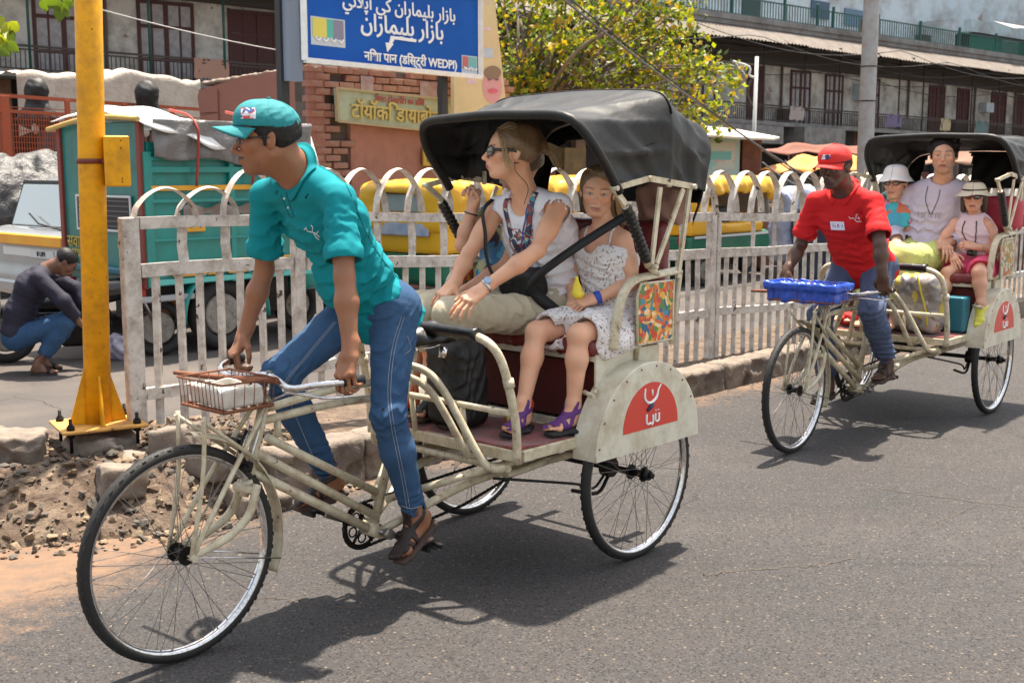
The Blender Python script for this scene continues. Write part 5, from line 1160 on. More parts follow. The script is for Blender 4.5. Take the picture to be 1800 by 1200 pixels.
st = dict(skin=(.56, .30, .20), lips=(.42, .13, .12), g=.85, hs=.92, fem=1., arm=1., leg=1., 
    top=dict(mat=mosaic_mat('turquoise_print', [(.03, .38, .42), (.5, .12, .05), (.04, .42, .46), (.45, .42, .4), (.04, .3, .42), (.5, .2, .3)], 15), off=.013, sleeve=.5, hem=.02, neck=.012, name='tshirt', vox=.006, folds=[]),
    legs=dict(mat=mat('turquoise_cotton', (.03, .33, .42), .85), off=.018, len=.9, vox=.007, folds=[]))
r8 = person('woman in glasses, white sun hat and turquoise print top in the second rickshaw', (A2, RZ2), (-1.95, -.3, .9), J, st, vox=.005)
root, body, hc, R, hs, P, base = st['_']
H = hair_solid(hc, R, hs, dict(nape=-.08, line=.062, long=1)); H.make('hair', .005, hairk, root, base=base); glasses(root, hc, R, hs, dframe, _M['clear_lens'], base, .95)
hat(root, P, R, base, hs, mat('white_sun_hat_cotton', (.70, .69, .66), .85, bump=(60, .4, .004)), .042, .020, None, .085, .050)
# ---------------------------------------------------------------- things carried on the rickshaws
def placed(o, W_, p, rz, rot=(0, 0)): o.location = tuple(W_(*p)); o.rotation_euler = (rot[0], rot[1], rz); return o
bag = mat('black_nylon', (.005, .005, .0055), .6, bump=[(200, .4, .0015), (12, .6, .012)])
S = Solid(); S.box((0, 0, .19), (.115, .15, .19), rad=.06); S.box((.10, 0, .13), (.04, .11, .10), rad=.035, k=.03); S.fold((.1, 0, .25), (.2, .3, 1), .05, .006, .2, 1); S.fold((0, .15, .2), (1, 0, .5), .05, .006, .15, 1)
o = S.make('backpack', .006, bag, None, label='black backpack standing in the footwell behind the saddle of the nearest rickshaw', cat='backpack'); placed(o, w1, (-1.36, -.04, .556), RZ1, (0, .05)); o.scale = (.75, .72, .93)
b = MB(); b.tube([(.05, -.05, .37), (.05, -.03, .42), (.05, .03, .42), (.05, .05, .37)], .007, 6, path=4); b.obj('carry_handle', black, o)
b = MB(); b.box((.142, 0, .14), (.006, .16, .012), None, .002); b.obj('zip', black, o)
S = Solid(); S.cone((0, -.0, .04), (.02, .05, .10), .055, .03, .03); S.rough(.05, .006); o = S.make('cloth_bundle', .006, mosaic_mat('orange_print', [(.5, .08, .03), (.45, .15, .04), (.35, .03, .02), (.6, .5, .1)], 20), None, label='orange and yellow printed cloth bundle on the red floor beside the black backpack', cat='bundle'); placed(o, w1, (-1.50, .16, .56), RZ1)
# sling bag of the woman in sunglasses with its long strap
S = Solid(); S.box((0, 0, 0), (.05, .10, .065), rad=.03); S.rough(.06, .005); o = S.make('sling_bag', .005, bag, None, label='black sling bag on the lap of the woman in sunglasses, its strap across the girl', cat='bag'); placed(o, w1, (-1.70, .0, 1.10), RZ1, (.1, .2)); Mi = rotz(0)
def ribbon(pts, w_, nz, name, m, parent, thick=.002, per=8):
    P_, _ = smooth_path([V(p) for p in pts], np.ones(len(pts)), per); b = MB(); T = np.gradient(P_, axis=0); G = []
    for i, p in enumerate(P_): t = nrm(T[i]); nn = nrm(V(nz)-t*(V(nz)@t)); wv = np.cross(t, nn); G.append([p-wv*w_/2, p+wv*w_/2])
    b.grid(np.array(G)); o = b.obj(name, m, parent); md = o.modifiers.new('t', 'SOLIDIFY'); md.thickness = thick; md.offset = 0; return o
bo = V(-1.70, .0, 1.10)
sb = ribbon([V(-1.875, .455, 1.315)-bo, V(-1.80, .375, 1.275)-bo, V(-1.70, .265, 1.215)-bo, V(-1.63, .175, 1.160)-bo, V(-1.63, .10, 1.115)-bo, V(-1.66, .05, 1.10)-bo], .036, (1, .5, .5), 'bag_strap', black, o)
sb2 = ribbon([V(-1.665, .06, 1.11)-bo, V(-1.66, .115, 1.05)-bo, V(-1.69, .155, .985)-bo, V(-1.71, .165, .94)-bo], .05, (1, .8, .3), 'bag_strap', black, o)
sb3 = ribbon([V(-1.62, .0, 1.12)-bo, V(-1.60, -.06, 1.17)-bo, V(-1.635, -.11, 1.25)-bo, V(-1.665, -.12, 1.33)-bo, V(-1.70, -.14, 1.42)-bo, V(-1.76, -.13, 1.455)-bo], .02, (1, 0, 0), 'bag_strap', black, o)
S = Solid(); S.box((0, 0, 0), (.055, .12, .09), rad=.045); S.rough(.08, .010); o = S.make('cloth_bag', .007, mat('dusty_pink_cloth', (.30, .17, .13), .85, bump=(20, .5, .01)), None, label='dusty pink cloth bag wedged between the seat back and canopy behind the girl', cat='bag'); placed(o, w1, (-2.20, .34, 1.43), RZ1)
# basket on the front of the first rickshaw
def basket(W_, rz, at_, label, wd=.40, R3=(0, 0, 0)):
    root = empty('front_basket', tuple(W_(*at_)), rz+R3[2], label=label, cat='basket'); root.rotation_euler = (R3[0], R3[1], rz+R3[2]); rm = m_rust(); L, Wd, Hh = .19, wd, .095
    fr = lambda z, sx, sy: [(-L/2*sx, -Wd/2*sy, z), (L/2*sx, -Wd/2*sy, z), (L/2*sx, Wd/2*sy, z), (-L/2*sx, Wd/2*sy, z)]
    b = MB()
    for z, k, r in ((Hh, 1.08, .0035), (Hh*.05, 1, .006)):
        q = fr(z, k, k); [b.tube([q[i], q[(i+1) % 4]], r, 6) for i in range(4)]
    for i in range(1, 5): b.tube([(-L/2+L*i/5, -Wd/2, 0), (-L/2+L*i/5, Wd/2, 0)], .003, 5)
    b.obj('basket_rim', rm, root)
    ws = MB(); ws.tube([(0, 0, 0), (0, 0, Hh*1.0)], .0015, 5); wm = ws.mesh('basket_wire', rm)
    for i in range(12):
        for sx in (1, -1): meshobj('basket_wire', wm, root, loc=(sx*L/2, -Wd/2+Wd*i/11, 0), rot=(0, sx*.08, 0))
    for i in range(1, 5):
        for sy in (1, -1): meshobj('basket_wire', wm, root, loc=(-L/2+L*i/5, sy*Wd/2, 0), rot=(-sy*.12, 0, 0))
    return root
bk = basket(w1, RZ1, (-.268, -.030, .800), 'rusty wire basket on the front of the nearest rickshaw with a white tray inside', .24)
S = Solid(); S.box((0, 0, .042), (.078, .112, .036), rad=.012); S.box((0, 0, .075), (.066, .100, .03), rad=.012, k=.004, op='s'); S.rough(.1, .004); o = S.make('tray', .004, mat('dirty_white_foam', (.66, .62, .56), .8, col2=(.52, .47, .40), mix=(9, .3, .8), grime=((.25, .2, .15), 20, .5), bump=(30, .4, .004)), None, label='dirty white foam tray lying in the rusty front basket', cat='tray'); placed(o, w1, (-.268, -.030, .803), RZ1); o.scale = (1, .9, .9)
bk2 = basket(w2, RZ2, (-.235, -.03, .835), 'wire basket wrapped in blue plastic on the front of the rickshaw behind')
S = Solid(); S.box((0, 0, .035), (.10, .205, .045), rad=.02); S.box((0, 0, .085), (.118, .226, .022), rad=.014, k=.02); S.box((0, 0, .118), (.098, .206, .03), rad=.012, k=.004, op='s'); S.fold((.1, 0, .05), (.1, 1, .2), .11, .004, .3, 1.); S.rough(.06, .003)
o = S.make('plastic_wrap', .005, mat('blue_plastic', (.008, .055, .42), .35, col2=(.015, .10, .55), mix=(9, .3, .7), bump=[(22, .8, .008)], coat=.25), bk2)
# luggage in the footwell of the second rickshaw
gm = mosaic_mat('grey_flowered_cloth', [(.20, .18, .17), (.28, .25, .23), (.16, .14, .14), (.24, .21, .20), (.45, .35, .05), (.2, .18, .17), (.35, .32, .30)], 22)
S = Solid(); S.box((0, 0, .18), (.11, .15, .185), rad=.07); S.fold((.1, 0, .2), (.2, 1, .5), .07, .008, .3, 1.2); o = S.make('duffel_bag', .008, gm, None, label='grey flowered duffel bag in the footwell of the second rickshaw', cat='bag'); placed(o, w2, (-1.38, .16, .556), RZ2)
b = MB(); b.tube([(.10, .02, .36), (.125, .05, .28), (.12, .09, .15), (.11, .10, .05)], .010, 6, path=5, flat=(1, .4)); b.obj('yellow_trim', mat('yellow_webbing', (.62, .5, .03), .7), o)
S = Solid(); S.box((0, 0, .17), (.09, .09, .17), rad=.05); S.fold((.1, 0, .2), (.2, 1, .5), .07, .006, .3, 1.2); o = S.make('travel_bag', .008, mat('silver_nylon', (.22, .22, .24), .4, metal=.2, bump=[(16, .6, .012)]), None, label='dull silver travel bag beside the flowered duffel in the second rickshaw', cat='bag'); placed(o, w2, (-1.38, -.10, .556), RZ2)
S = Solid(); S.box((0, 0, .11), (.06, .07, .11), rad=.01); o = S.make('carrier_bag', .008, mat('teal_plastic', (.01, .13, .18), .4), None, label='teal carrier bag by the seat box of the second rickshaw', cat='bag'); placed(o, w2, (-1.55, .33, .556), RZ2)
S = Solid(); S.cone((0, 0, .05), (.05, .12, .04), .05, .04, .03); S.rough(.05, .01); o = S.make('red_cloth', .007, mat('red_cloth', (.45, .02, .02), .85, bump=(20, .5, .01)), None, label='crumpled red cloth on the far side of the second rickshaw floor', cat='cloth'); placed(o, w2, (-1.38, -.34, .556), RZ2)
S = Solid(); S.box((0, 0, 0), (.08, .15, .12), rad=.06); o = S.make('backpack', .008, mat('crimson_nylon', (.38, .03, .05), .6, bump=(16, .5, .01)), None, label='crimson backpack behind the girl in the straw hat', cat='backpack'); placed(o, w2, (-2.15, .36, 1.27), RZ2)
b = MB(); b.box((0, 0, 0), (.17, .22, .006), None, .001); o = b.obj('folder', mat('blue_card', (.03, .22, .42), .5), None, label='blue card folder on the lap of the man in lilac', cat='folder'); placed(o, w2, (-1.66, -.17, 1.075), RZ2)
for o in rk2.children:
    if o.name.startswith('crank'): o.rotation_euler = (0, radians(47), 0); [setattr(c, 'rotation_euler', (0, -radians(47), 0)) for c in o.children]
# ---------------------------------------------------------------- ground, median, fence, yellow pole
EU = V(cos(ANG), sin(ANG), 0); EV = V(-sin(ANG), cos(ANG), 0)       # along the road (away, right) and across it (left, away)
def uv(u, v, z=0): return EU*u+EV*v+V(0, 0, z)
def hit_v(px, v):                                                    # ground track of a photo column on the line v = const
    t = (px-900)/FPX; y = v/(EV[1]+EV[0]*t*1.0) if False else v/(EV[0]*t+EV[1]); return V(t*y, y, 0)
def road_mat():
    m = bpy.data.materials.new('asphalt'); m.use_nodes = True; t = m.node_tree; N = t.nodes; L = t.links.new; b = N['Principled BSDF']
    tc = N.new('ShaderNodeTexCoord'); O = tc.outputs['Object']
    def noise(s, d=5, r=.6, vec=None, dist=0):
        n = N.new('ShaderNodeTexNoise'); n.inputs['Scale'].default_value = s; n.inputs['Detail'].default_value = d; n.inputs['Roughness'].default_value = r; n.inputs['Distortion'].default_value = dist; L(vec or O, n.inputs['Vector']); return n.outputs['Fac']
    def rng_(f, a, c, lo=0, hi=1):
        r = N.new('ShaderNodeMapRange'); r.inputs[1].default_value = a; r.inputs[2].default_value = c; r.inputs[3].default_value = lo; r.inputs[4].default_value = hi; L(f, r.inputs[0]); return r.outputs[0]
    def math_(op, a, c): 
        x = N.new('ShaderNodeMath'); x.operation = op
        for i, q in enumerate((a, c)):
            if isinstance(q, (int, float)): x.inputs[i].default_value = q
            else: L(q, x.inputs[i])
        return x.outputs[0]
    def mix(f, a, c):
        x = N.new('ShaderNodeMix'); x.data_type = 'RGBA'; L(f, x.inputs[0])
        for q, k in ((a, 6), (c, 7)):
            if isinstance(q, tuple): x.inputs[k].default_value = (*q, 1)
            else: L(q, x.inputs[k])
        return x.outputs[2]
    c = mix(rng_(noise(.45, 6, .65), .38, .62), (.038, .036, .037), (.060, .054, .053))
    c = mix(math_('MULTIPLY', rng_(noise(.33, 4, .6), .5, .64), .55), c, (.052, .043, .038)); c = mix(math_('MULTIPLY', rng_(noise(.8, 7, .7), .56, .63), .5), c, (.030, .029, .033))
    mw = N.new('ShaderNodeMapping'); mw.inputs['Rotation'].default_value = (0, 0, -ANG); mw.inputs['Scale'].default_value = (.10, 1.5, 1); L(O, mw.inputs['Vector']); c = mix(math_('MULTIPLY', rng_(noise(1.0, 5, .6, mw.outputs[0]), .48, .66), .55), c, (.078, .069, .066)); c = mix(math_('MULTIPLY', rng_(noise(2.2, 5, .6, mw.outputs[0], .8), .60, .68), .45), c, (.026, .025, .027))
    c = mix(rng_(noise(3.5, 6, .7), .4, .62), c, (.050, .044, .043))
    vo = N.new('ShaderNodeTexVoronoi'); vo.inputs['Scale'].default_value = 150; L(O, vo.inputs['Vector'])
    sp = N.new('ShaderNodeSeparateColor'); L(vo.outputs['Color'], sp.inputs[0])
    c = mix(rng_(sp.outputs[0], .86, .90), c, (.085, .075, .068)); c = mix(rng_(sp.outputs[1], .80, .84), c, (.021, .020, .021))
    vo2 = N.new('ShaderNodeTexVoronoi'); vo2.inputs['Scale'].default_value = 48; L(O, vo2.inputs['Vector']); s2 = N.new('ShaderNodeSeparateColor'); L(vo2.outputs['Color'], s2.inputs[0])
    f = math_('MULTIPLY', rng_(s2.outputs[2], .955, .965), rng_(vo2.outputs['Distance'], .28, .18)); c = mix(f, c, (.17, .13, .09))
    # straw and grit scattered along the wheel tracks
    mp = N.new('ShaderNodeMapping'); mp.inputs['Rotation'].default_value = (0, 0, -ANG); mp.inputs['Scale'].default_value = (6, 42, 1); L(O, mp.inputs['Vector'])
    c = mix(math_('MULTIPLY', rng_(noise(1.0, 6, .75, mp.outputs[0], 1.2), .64, .69), .5), c, (.13, .095, .068))
    # ochre dust banked up along the broken median
    sx = N.new('ShaderNodeSeparateXYZ'); L(O, sx.inputs[0])
    vv = math_('ADD', math_('MULTIPLY', sx.outputs[0], float(EV[0])), math_('MULTIPLY', sx.outputs[1], float(EV[1])))
    uu = math_('ADD', math_('MULTIPLY', sx.outputs[0], float(EU[0])), math_('MULTIPLY', sx.outputs[1], float(EU[1])))
    wob = math_('ADD', math_('MULTIPLY', math_('ADD', noise(1.3, 8, .75), -.5), 1.7), math_('MULTIPLY', math_('ADD', noise(14, 8, .8), -.5), 1.1))
    e = math_('ADD', math_('ADD', vv, wob), math_('MULTIPLY', math_('MAXIMUM', math_('SUBTRACT', 3.2, uu), 0), .33))
    dust = math_('MULTIPLY', rng_(e, 4.25, 4.75), rng_(vv, 5.9, 5.6)); c = mix(math_('MULTIPLY', dust, .93), c, mix(rng_(noise(12, 6), .35, .65), (.235, .135, .080), (.155, .105, .075)))
    far = rng_(vv, 5.7, 6.0); c = mix(math_('MULTIPLY', far, .8), c, mix(rng_(noise(.9, 6), .4, .6), (.125, .103, .090), (.082, .071, .066)))
    # cracks
    cv = N.new('ShaderNodeTexVoronoi'); cv.feature = 'DISTANCE_TO_EDGE'; cv.inputs['Scale'].default_value = .8
    mm = N.new('ShaderNodeMix'); mm.data_type = 'RGBA'; mm.inputs[0].default_value = .22; nn = N.new('ShaderNodeTexNoise'); nn.inputs['Scale'].default_value = 2.5; nn.inputs['Detail'].default_value = 8; L(O, nn.inputs['Vector']); L(O, mm.inputs[6]); L(nn.outputs['Color'], mm.inputs[7]); L(mm.outputs[2], cv.inputs['Vector'])
    crk = math_('MULTIPLY', rng_(cv.outputs['Distance'], .006, .001), rng_(noise(.5), .50, .60)); c = mix(math_('MULTIPLY', crk, .8), c, (.03, .026, .024))
    L(c, b.inputs['Base Color']); b.inputs['Roughness'].default_value = .85; b.inputs['Specular IOR Level'].default_value = .35
    h = math_('ADD', math_('MULTIPLY', noise(210, 3, .6), 1.0), math_('ADD', math_('MULTIPLY', noise(28, 4), .6), math_('MULTIPLY', crk, -1.5)))
    bp = N.new('ShaderNodeBump'); bp.inputs['Strength'].default_value = .9; bp.inputs['Distance'].default_value = .005; L(h, bp.inputs['Height']); L(bp.outputs[0], b.inputs['Normal'])
    return m
b = MB(); n = 60; xs = np.concatenate([[-150], np.linspace(-12, 20, 40), [150]]); ys = np.concatenate([[-40], np.linspace(1, 24, 40), [220]])
b.grid(np.array([[V(x, y, 0) for y in ys] for x in xs]), False); b.obj('road', road_mat(), kind='structure')
# ---- helper noise for lumpy ground
_W = [(nrm(rng.normal(size=2)), rng.uniform(0, 6.28)) for _ in range(40)]
def lump(u, v, f, i0=0, n=7): return sum(np.sin((u*_W[i0+i][0][0]+v*_W[i0+i][0][1])*f*(1+.37*i)+_W[i0+i][1])/(1+.35*i) for i in range(n))/n
KV = 4.56                                                            # kerb face
def front(u):                                                        # front edge of the median earth
    return KV+.05+np.clip((2.75-u)/1.3, 0, 1)**1.1*.75-.12*np.clip((3.2-u)/.5, 0, 1)
def median_h(u, v):
    f = front(u); back = 6.15-.35*np.clip((u-2)/4, 0, 1)
    endc = np.clip((u-1.32-.9*np.clip(np.abs(v-5.5)-.2, 0, 1)**1.5)/.55, 0, 1)
    top = .135+.085*np.clip((4.6-u)/1.6, 0, 1)+.03*np.clip((2.9-u)/.5, 0, 1)*np.exp(-((v-5.35)/.35)**2)
    w_ = .10+.42*np.clip((3.35-u)/.7, 0, 1)
    rise = np.clip((v-f)/w_, 0, 1)**.8; fall = np.clip((back-v)/.18, 0, 1); amp = .010+.055*np.clip((3.5-u)/.7, 0, 1)
    h = top*rise*fall*endc; h = h+(lump(u, v, 9)*amp*1.2+lump(u, v, 27, 8)*amp*.5+lump(u, v, 70, 16)*amp*.28)*np.minimum(1, h*9); return np.where(h > .004, h, -.03)
b = MB(); us = np.concatenate([np.arange(.9, 5, .022), np.arange(5, 9, .06), np.arange(9, 26, .25)]); vs = np.arange(4.50, 6.3, .022)
U, Vv = np.meshgrid(us, vs, indexing='ij'); Hh = median_h(U, Vv); Hh = np.where(Vv < KV+.12, np.where(U > 3.40, -.03, Hh), Hh)
b.grid(EU*U[..., None]+EV*Vv[..., None]+V(0, 0, 1)*Hh[..., None], False)
soil = mat('dry_soil', (.13, .082, .053), .95, col2=(.045, .032, .025), mix=(11, .2, 1), grime=((.24, .18, .125), 8, .7), bump=[(150, .6, .006), (35, .8, .02), (9, .5, .03)])
b.obj('median_ground', soil, kind='structure', smooth=False)
# unseen pale paving behind the camera, added to bounce sunlight onto near-side faces
pv = MB()
for i in range(16):
    for j in range(4): R_ = rotz(ANG); pv.box(uv(-14+3*i, -2.4-3*j, .05), (2.97, 2.97, .16), R_, .015)
pv.obj('bounce_pavement', mat('pale_bounce_paving', (.46, .43, .38), .9, col2=(.38, .35, .31), mix=(2, .3, .8), bump=(30, .4, .01)), kind='structure')
# cracks in the road surface
ckm = mat('crack_dirt', (.018, .016, .015), .95, col2=(.20, .15, .10), mix=(14, .2, .8))
def crack(pts, w_):
    P_, _ = smooth_path([gnd(*p) for p in pts], np.ones(len(pts)), 14); P_ = P_+np.stack([rng.normal(size=len(P_))*.006, rng.normal(size=len(P_))*.009, 0*P_[:, 0]+.0035], 1); T_ = np.gradient(P_, axis=0); b = MB(); b.grid(np.array([[p-nrm(V(-t[1], t[0], 0))*w_*q, p+nrm(V(-t[1], t[0], 0))*w_*(.9-q)] for p, t, q in zip(P_, T_, rng.uniform(.1, .8, len(P_)))]), False); b.obj('road_crack', ckm, kind='structure')
crack([(1235, 1012), (1300, 1004), (1380, 997), (1440, 993), (1505, 981)], .005); crack([(1540, 857), (1600, 867), (1665, 875), (1725, 884), (1820, 893)], .006); crack([(1725, 884), (1680, 905), (1630, 924)], .004); crack([(455, 1052), (520, 1055), (600, 1068), (700, 1068)], .004); crack([(60, 1040), (150, 1025), (240, 1036)], .004)
# ---- kerb stones
conc = mat('weathered_concrete', (.25, .20, .155), .92, col2=(.18, .145, .12), mix=(6, .35, 1), grime=((.075, .058, .05), 4, .75), bump=[(90, .6, .005), (16, .7, .02)])
kerb = empty('kerb', uv(3.5, KV), kind='structure'); u = 3.36; k = 0; k0 = kerb.location.copy()
while u < 24:
    L_ = rng.uniform(.52, .66) if u < 10 else 1.2; h = .17+.055*max(0, min(1, (5.2-u)/1.5)); S = Solid()
    c = V(u+L_/2, KV+.10+rng.uniform(-.012, .012), h/2-.04)
    if u < 9:
        S.box((0, 0, 0), (L_/2-.006, .105, h/2+.05), rotz(rng.uniform(-.02, .02))@rotx(rng.uniform(-.04, .04)), .035, 0)
        for _ in range(7 if u < 3.6 else 5 if u < 5.2 else 2): S.ell((rng.uniform(-.5, .5)*L_, -.105+rng.uniform(-.02, .03), rng.uniform(-.02, h/2+.05)), (rng.uniform(.03, .12), rng.uniform(.015, .04), rng.uniform(.02, .06)), rotz(rng.uniform(-.4, .4)), .012, 's')
        S.rough(.09, .006); S.rough(.03, .0025); o = S.make('kerb_stone', .010, conc, kerb)
    else:
        bb = MB(); bb.box((0, 0, 0), (L_-.015, .21, h+.1), None, .03); o = bb.obj('kerb_stone', conc, kerb)
    o.location = Vector(uv(c[0], c[1], c[2]+.0))-k0; o.rotation_euler = (0, 0, ANG); u += L_; k += 1
# ---- rubble
rocks = []; rocks2 = []
for i in range(7):
    bm = bmesh.new(); sc = rng.uniform([.8, .5, .28], [1, .85, .6])
    for _ in range(13): bm.verts.new(Vector(nrm(rng.normal(size=3))*sc*rng.uniform(.42, .55)))
    r_h = bmesh.ops.convex_hull(bm, input=bm.verts); bmesh.ops.delete(bm, geom=[g_ for g_ in r_h['geom_interior'] if isinstance(g_, bmesh.types.BMVert)], context='VERTS')
    me = bpy.data.meshes.new('rubble'); bm.to_mesh(me); rocks.append(me); bmesh.ops.triangulate(bm, faces=bm.faces); bmesh.ops.subdivide_edges(bm, edges=bm.edges, cuts=3, use_grid_fill=True)
    for v_ in bm.verts: q = np.array(v_.co); v_.co += Vector(nrm(q))*float(.035*np.sin(q@V(9, 5, 13)+i)+.028*np.sin(q@V(-17, 21, 8)+2*i)+rng.normal()*.010)
    me2 = bpy.data.meshes.new('rubble_stone'); bm.to_mesh(me2); bm.free(); rocks2.append(me2)
rm_ = [mat('rubble_brown', (.085, .055, .038), .95, col2=(.145, .095, .066), mix=(5, .3, 1), bump=(60, .8, .01), coord='Object'), mat('rubble_grey', (.14, .12, .10), .95, col2=(.075, .062, .053), mix=(5, .3, 1), bump=(60, .8, .01)), mat('rubble_ochre', (.27, .20, .13), .95, col2=(.20, .14, .09), mix=(5, .3, 1), bump=(60, .8, .01))]
rv = [(np.array([v.co for v in me.vertices]), [tuple(p.vertices) for p in me.polygons]) for me in rocks]
small = [MB(), MB(), MB()]
def rock_at(u, v, s, j=None, z=None):
    h = float(median_h(np.array(u), np.array(v))); h = max(h, 0) if z is None else z
    M_ = rotz(rng.uniform(0, 6.3))@rotx(rng.uniform(-1, 1))@np.diag(rng.uniform(.6, 1.1, 3))*s; P_, F_ = rv[rng.integers(7)]; return P_@M_.T+uv(u, v, h+s*.12), F_
for i in range(2900):
    u = 1.25+2.6*rng.random()**.9; f_ = float(front(np.array(u))); v = f_-.18+rng.random()**1.3*1.3; s = .016+.075*rng.random()**3.0
    if v < f_ and rng.random() < .45: continue
    P_, F_ = rock_at(u, v, s); small[rng.integers(3)].add(P_, F_)
for i in range(900):
    u = rng.uniform(3.4, 14); v = KV+.22+rng.random()*1.0 if rng.random() < .5 else KV-.02-abs(rng.normal())*.15; P_, F_ = rock_at(u, v, .008+.02*rng.random()**2, z=None if v > KV else 0); small[rng.integers(3)].add(P_, F_)
for j in range(3): small[j].obj('rubble', rm_[j], kind='stuff', smooth=False)
gl = 'broken lump of stone in the rubble at the end of the median'
for i in range(26):
    u = 1.35+2.0*rng.random(); f_ = float(front(np.array(u))); v = f_+.02+rng.random()*.75; s = rng.uniform(.07, .15); h = max(0, float(median_h(np.array(u), np.array(v))))
    o = bpy.data.objects.new('rubble_stone', rocks2[i % 7].copy() if i % 3 == 0 else rocks2[(i+3) % 7])
    if not o.data.materials: o.data.materials.append(rm_[i % 3])
    link(o, None, uv(u, v, h+s*.08), (rng.uniform(-.5, .5), rng.uniform(-.5, .5), rng.uniform(0, 6))); o.scale = (s, s, s); tag(o, gl, 'stone', 'lumps of stone in the rubble')
for i, (px, py, L_, rz, tl) in enumerate([(395, 838, .34, ANG+.25, .12), (318, 822, .30, ANG+.6, -.15), (452, 852, .26, ANG-.1, .2), (215, 868, .22, ANG+1.2, .1), (30, 850, .26, .2, .15)]):
    S = Solid(); S.box((0, 0, 0), (L_/2, .10, .07), None, .02, 0)
    for _ in range(7): n_ = nrm(rng.normal(size=3)); S.ell((rng.uniform(-.5, .5)*L_, rng.choice([-.11, .11]), rng.uniform(-.06, .08)), (rng.uniform(.03, .09), .03, rng.uniform(.02, .06)), rotz(rng.uniform(-.4, .4)), .01, 's')
    S.rough(.08, .006); p = gnd(px, py, .12); p[2] = max(.0, float(median_h(np.array(p@EU), np.array(p@EV))))+.035; o = S.make('kerb_fragment', .009, conc, None, label='broken piece of kerb lying in the rubble, %s' % ('behind the front wheel, nearest the railing', 'left of the one behind the front wheel', 'close to the end of the standing kerb', 'below the yellow pole', 'at the left edge of the view')[i], cat='kerb stone'); o.location = tuple(p); o.rotation_euler = (tl, .1, rz)
# broken tiles / boards thrown on the rubble
tile = mat('painted_board', (.30, .34, .31), .7, col2=(.38, .25, .17), mix=(8, .25, .7), bump=(40, .4, .004))
for k, (px, py, sx, sy, rz, tl, lab) in enumerate([(80, 790, .26, .17, .5, .12, 'flat painted board lying on the rubble left of the yellow pole'), (118, 812, .22, .08, .1, -.1, 'narrow pale board under the larger painted board on the rubble'), (95, 822, .2, .12, .9, .2, 'broken dark slab at the foot of the painted boards')]):
    p = gnd(px, py, .22-.03*k); b = MB(); b.prism([(-sx/2, -sy/2), (sx/2*.8, -sy/2*1.1), (sx/2, sy/2*.7), (sx*.1, sy/2), (-sx/2*.9, sy/2*.8)], -.006, .006); b.obj('board', tile if k < 2 else conc, None, loc=tuple(p), rot=(tl, .08, rz), label=lab, cat='board')
# concrete footing of the pole
pole_xy = at(173, 700, 5.5); 
S = Solid(); S.cone((0, 0, -.1), (.0, 0, .16), .27, .17, 0); S.cone((.12, -.10, -.05), (.22, -.16, .08), .16, .09, .08); S.box((.30, .02, .07), (.20, .05, .045), rotz(ANG-.15), .012, .01); S.plane((0, 0, .21), (0, 0, 1), .02); S.rough(.12, .018); S.rough(.04, .006)
PG = gnd(173, 742, .345); PG = V(PG[0], PG[1], 0)
o = S.make('pole_footing', .012, mat('grey_mortar', (.20, .175, .155), .92, col2=(.28, .22, .17), mix=(6, .35, 1), bump=[(90, .6, .005), (20, .7, .02)]), None, label='rough grey mortar footing under the base plate of the yellow pole', cat='footing'); o.location = (PG[0], PG[1], .075)
# ---- yellow pole
yel = mat('yellow_enamel', (.80, .385, .003), .5, col2=(.70, .31, .004), mix=(2.2, .25, .9), grime=((.26, .12, .02), 10, .55), chips=((.10, .05, .02), 26, .68), bump=(12, .3, .004), spec=.3)
pole = empty('yellow_pole', (PG[0], PG[1], .345), rz=0, label='tall yellow steel pole with a yellow box strapped on, bolted down by the railing end', cat='pole')
b = MB(); b.tube([(0, 0, .0), (.030, 0, 1.2), (.11, .01, 4.2)], .0625, 28); b.obj('pole_shaft', yel, pole)
b = MB(); b.box((0, 0, -.006), (.40, .34, .014), rotz(.55), .003); b.obj('base_plate', mat('rusty_yellow_plate', (.62, .33, .07), .6, grime=((.22, .10, .04), 10, .8), chips=(RUST, 20, .62), bump=(60, .4, .003)), pole)
for a in (.55, .55+pi/2, .55+pi, .55-pi/2):
    R_ = rotz(a); b = MB(); b.prism([(.055, 0), (.135, 0), (.058, .26)], -.005, .005, R_@np.array([[1, 0, 0], [0, 0, -1], [0, 1, 0.]]), (0, 0, .002)); b.obj('gusset', yel, pole)
for sx in (-1, 1):
    for sy in (-1, 1):
        p = rotz(.55)@V(sx*.155, sy*.125, 0); b = MB(); b.cyl(p+V(0, 0, -.11), p+V(0, 0, .055), .0085, n=8); b.cyl(p+V(0, 0, .001), p+V(0, 0, .020), .019, n=6); b.cyl(p+V(0, 0, .020), p+V(0, 0, .028), .013, n=8); b.cyl(p+V(0, 0, -.035), p+V(0, 0, -.016), .019, n=6); b.obj('anchor_bolt', m_grease(), pole)
bxp = at(212, 282, 5.2); b = MB(); b.box((0, 0, 0), (.115, .12, .235), None, .006); b.obj('junction_box', yel, pole, loc=(.160, -.03, 1.58+(293-283)/395-.345), rot=(0, 0, .35))
for dz in (-.095, -.08, .06, .095): b = MB(); b.cyl((0, 0, 0), (0, -.006, 0), .0035, n=6); b.obj('screw', m_grease(), pole, loc=(.197, -.077, 1.605-.345+dz), rot=(0, 0, .35))
b = MB(); b.torus((0, 0, 0), .066, 1, rotx(pi/2), n=32, m=6, sq=(.004, .0135)); b.cyl((.060, -.034, 0), (.082, -.044, 0), .010, n=6); b.box((.075, -.04, 0), (.05, .012, .024), rotz(-.4), .003); b.obj('clamp_band', mat('maroon_band', (.14, .025, .015), .6, bump=(50, .4, .003)), pole, loc=(.031, 0, 1.605-.345))
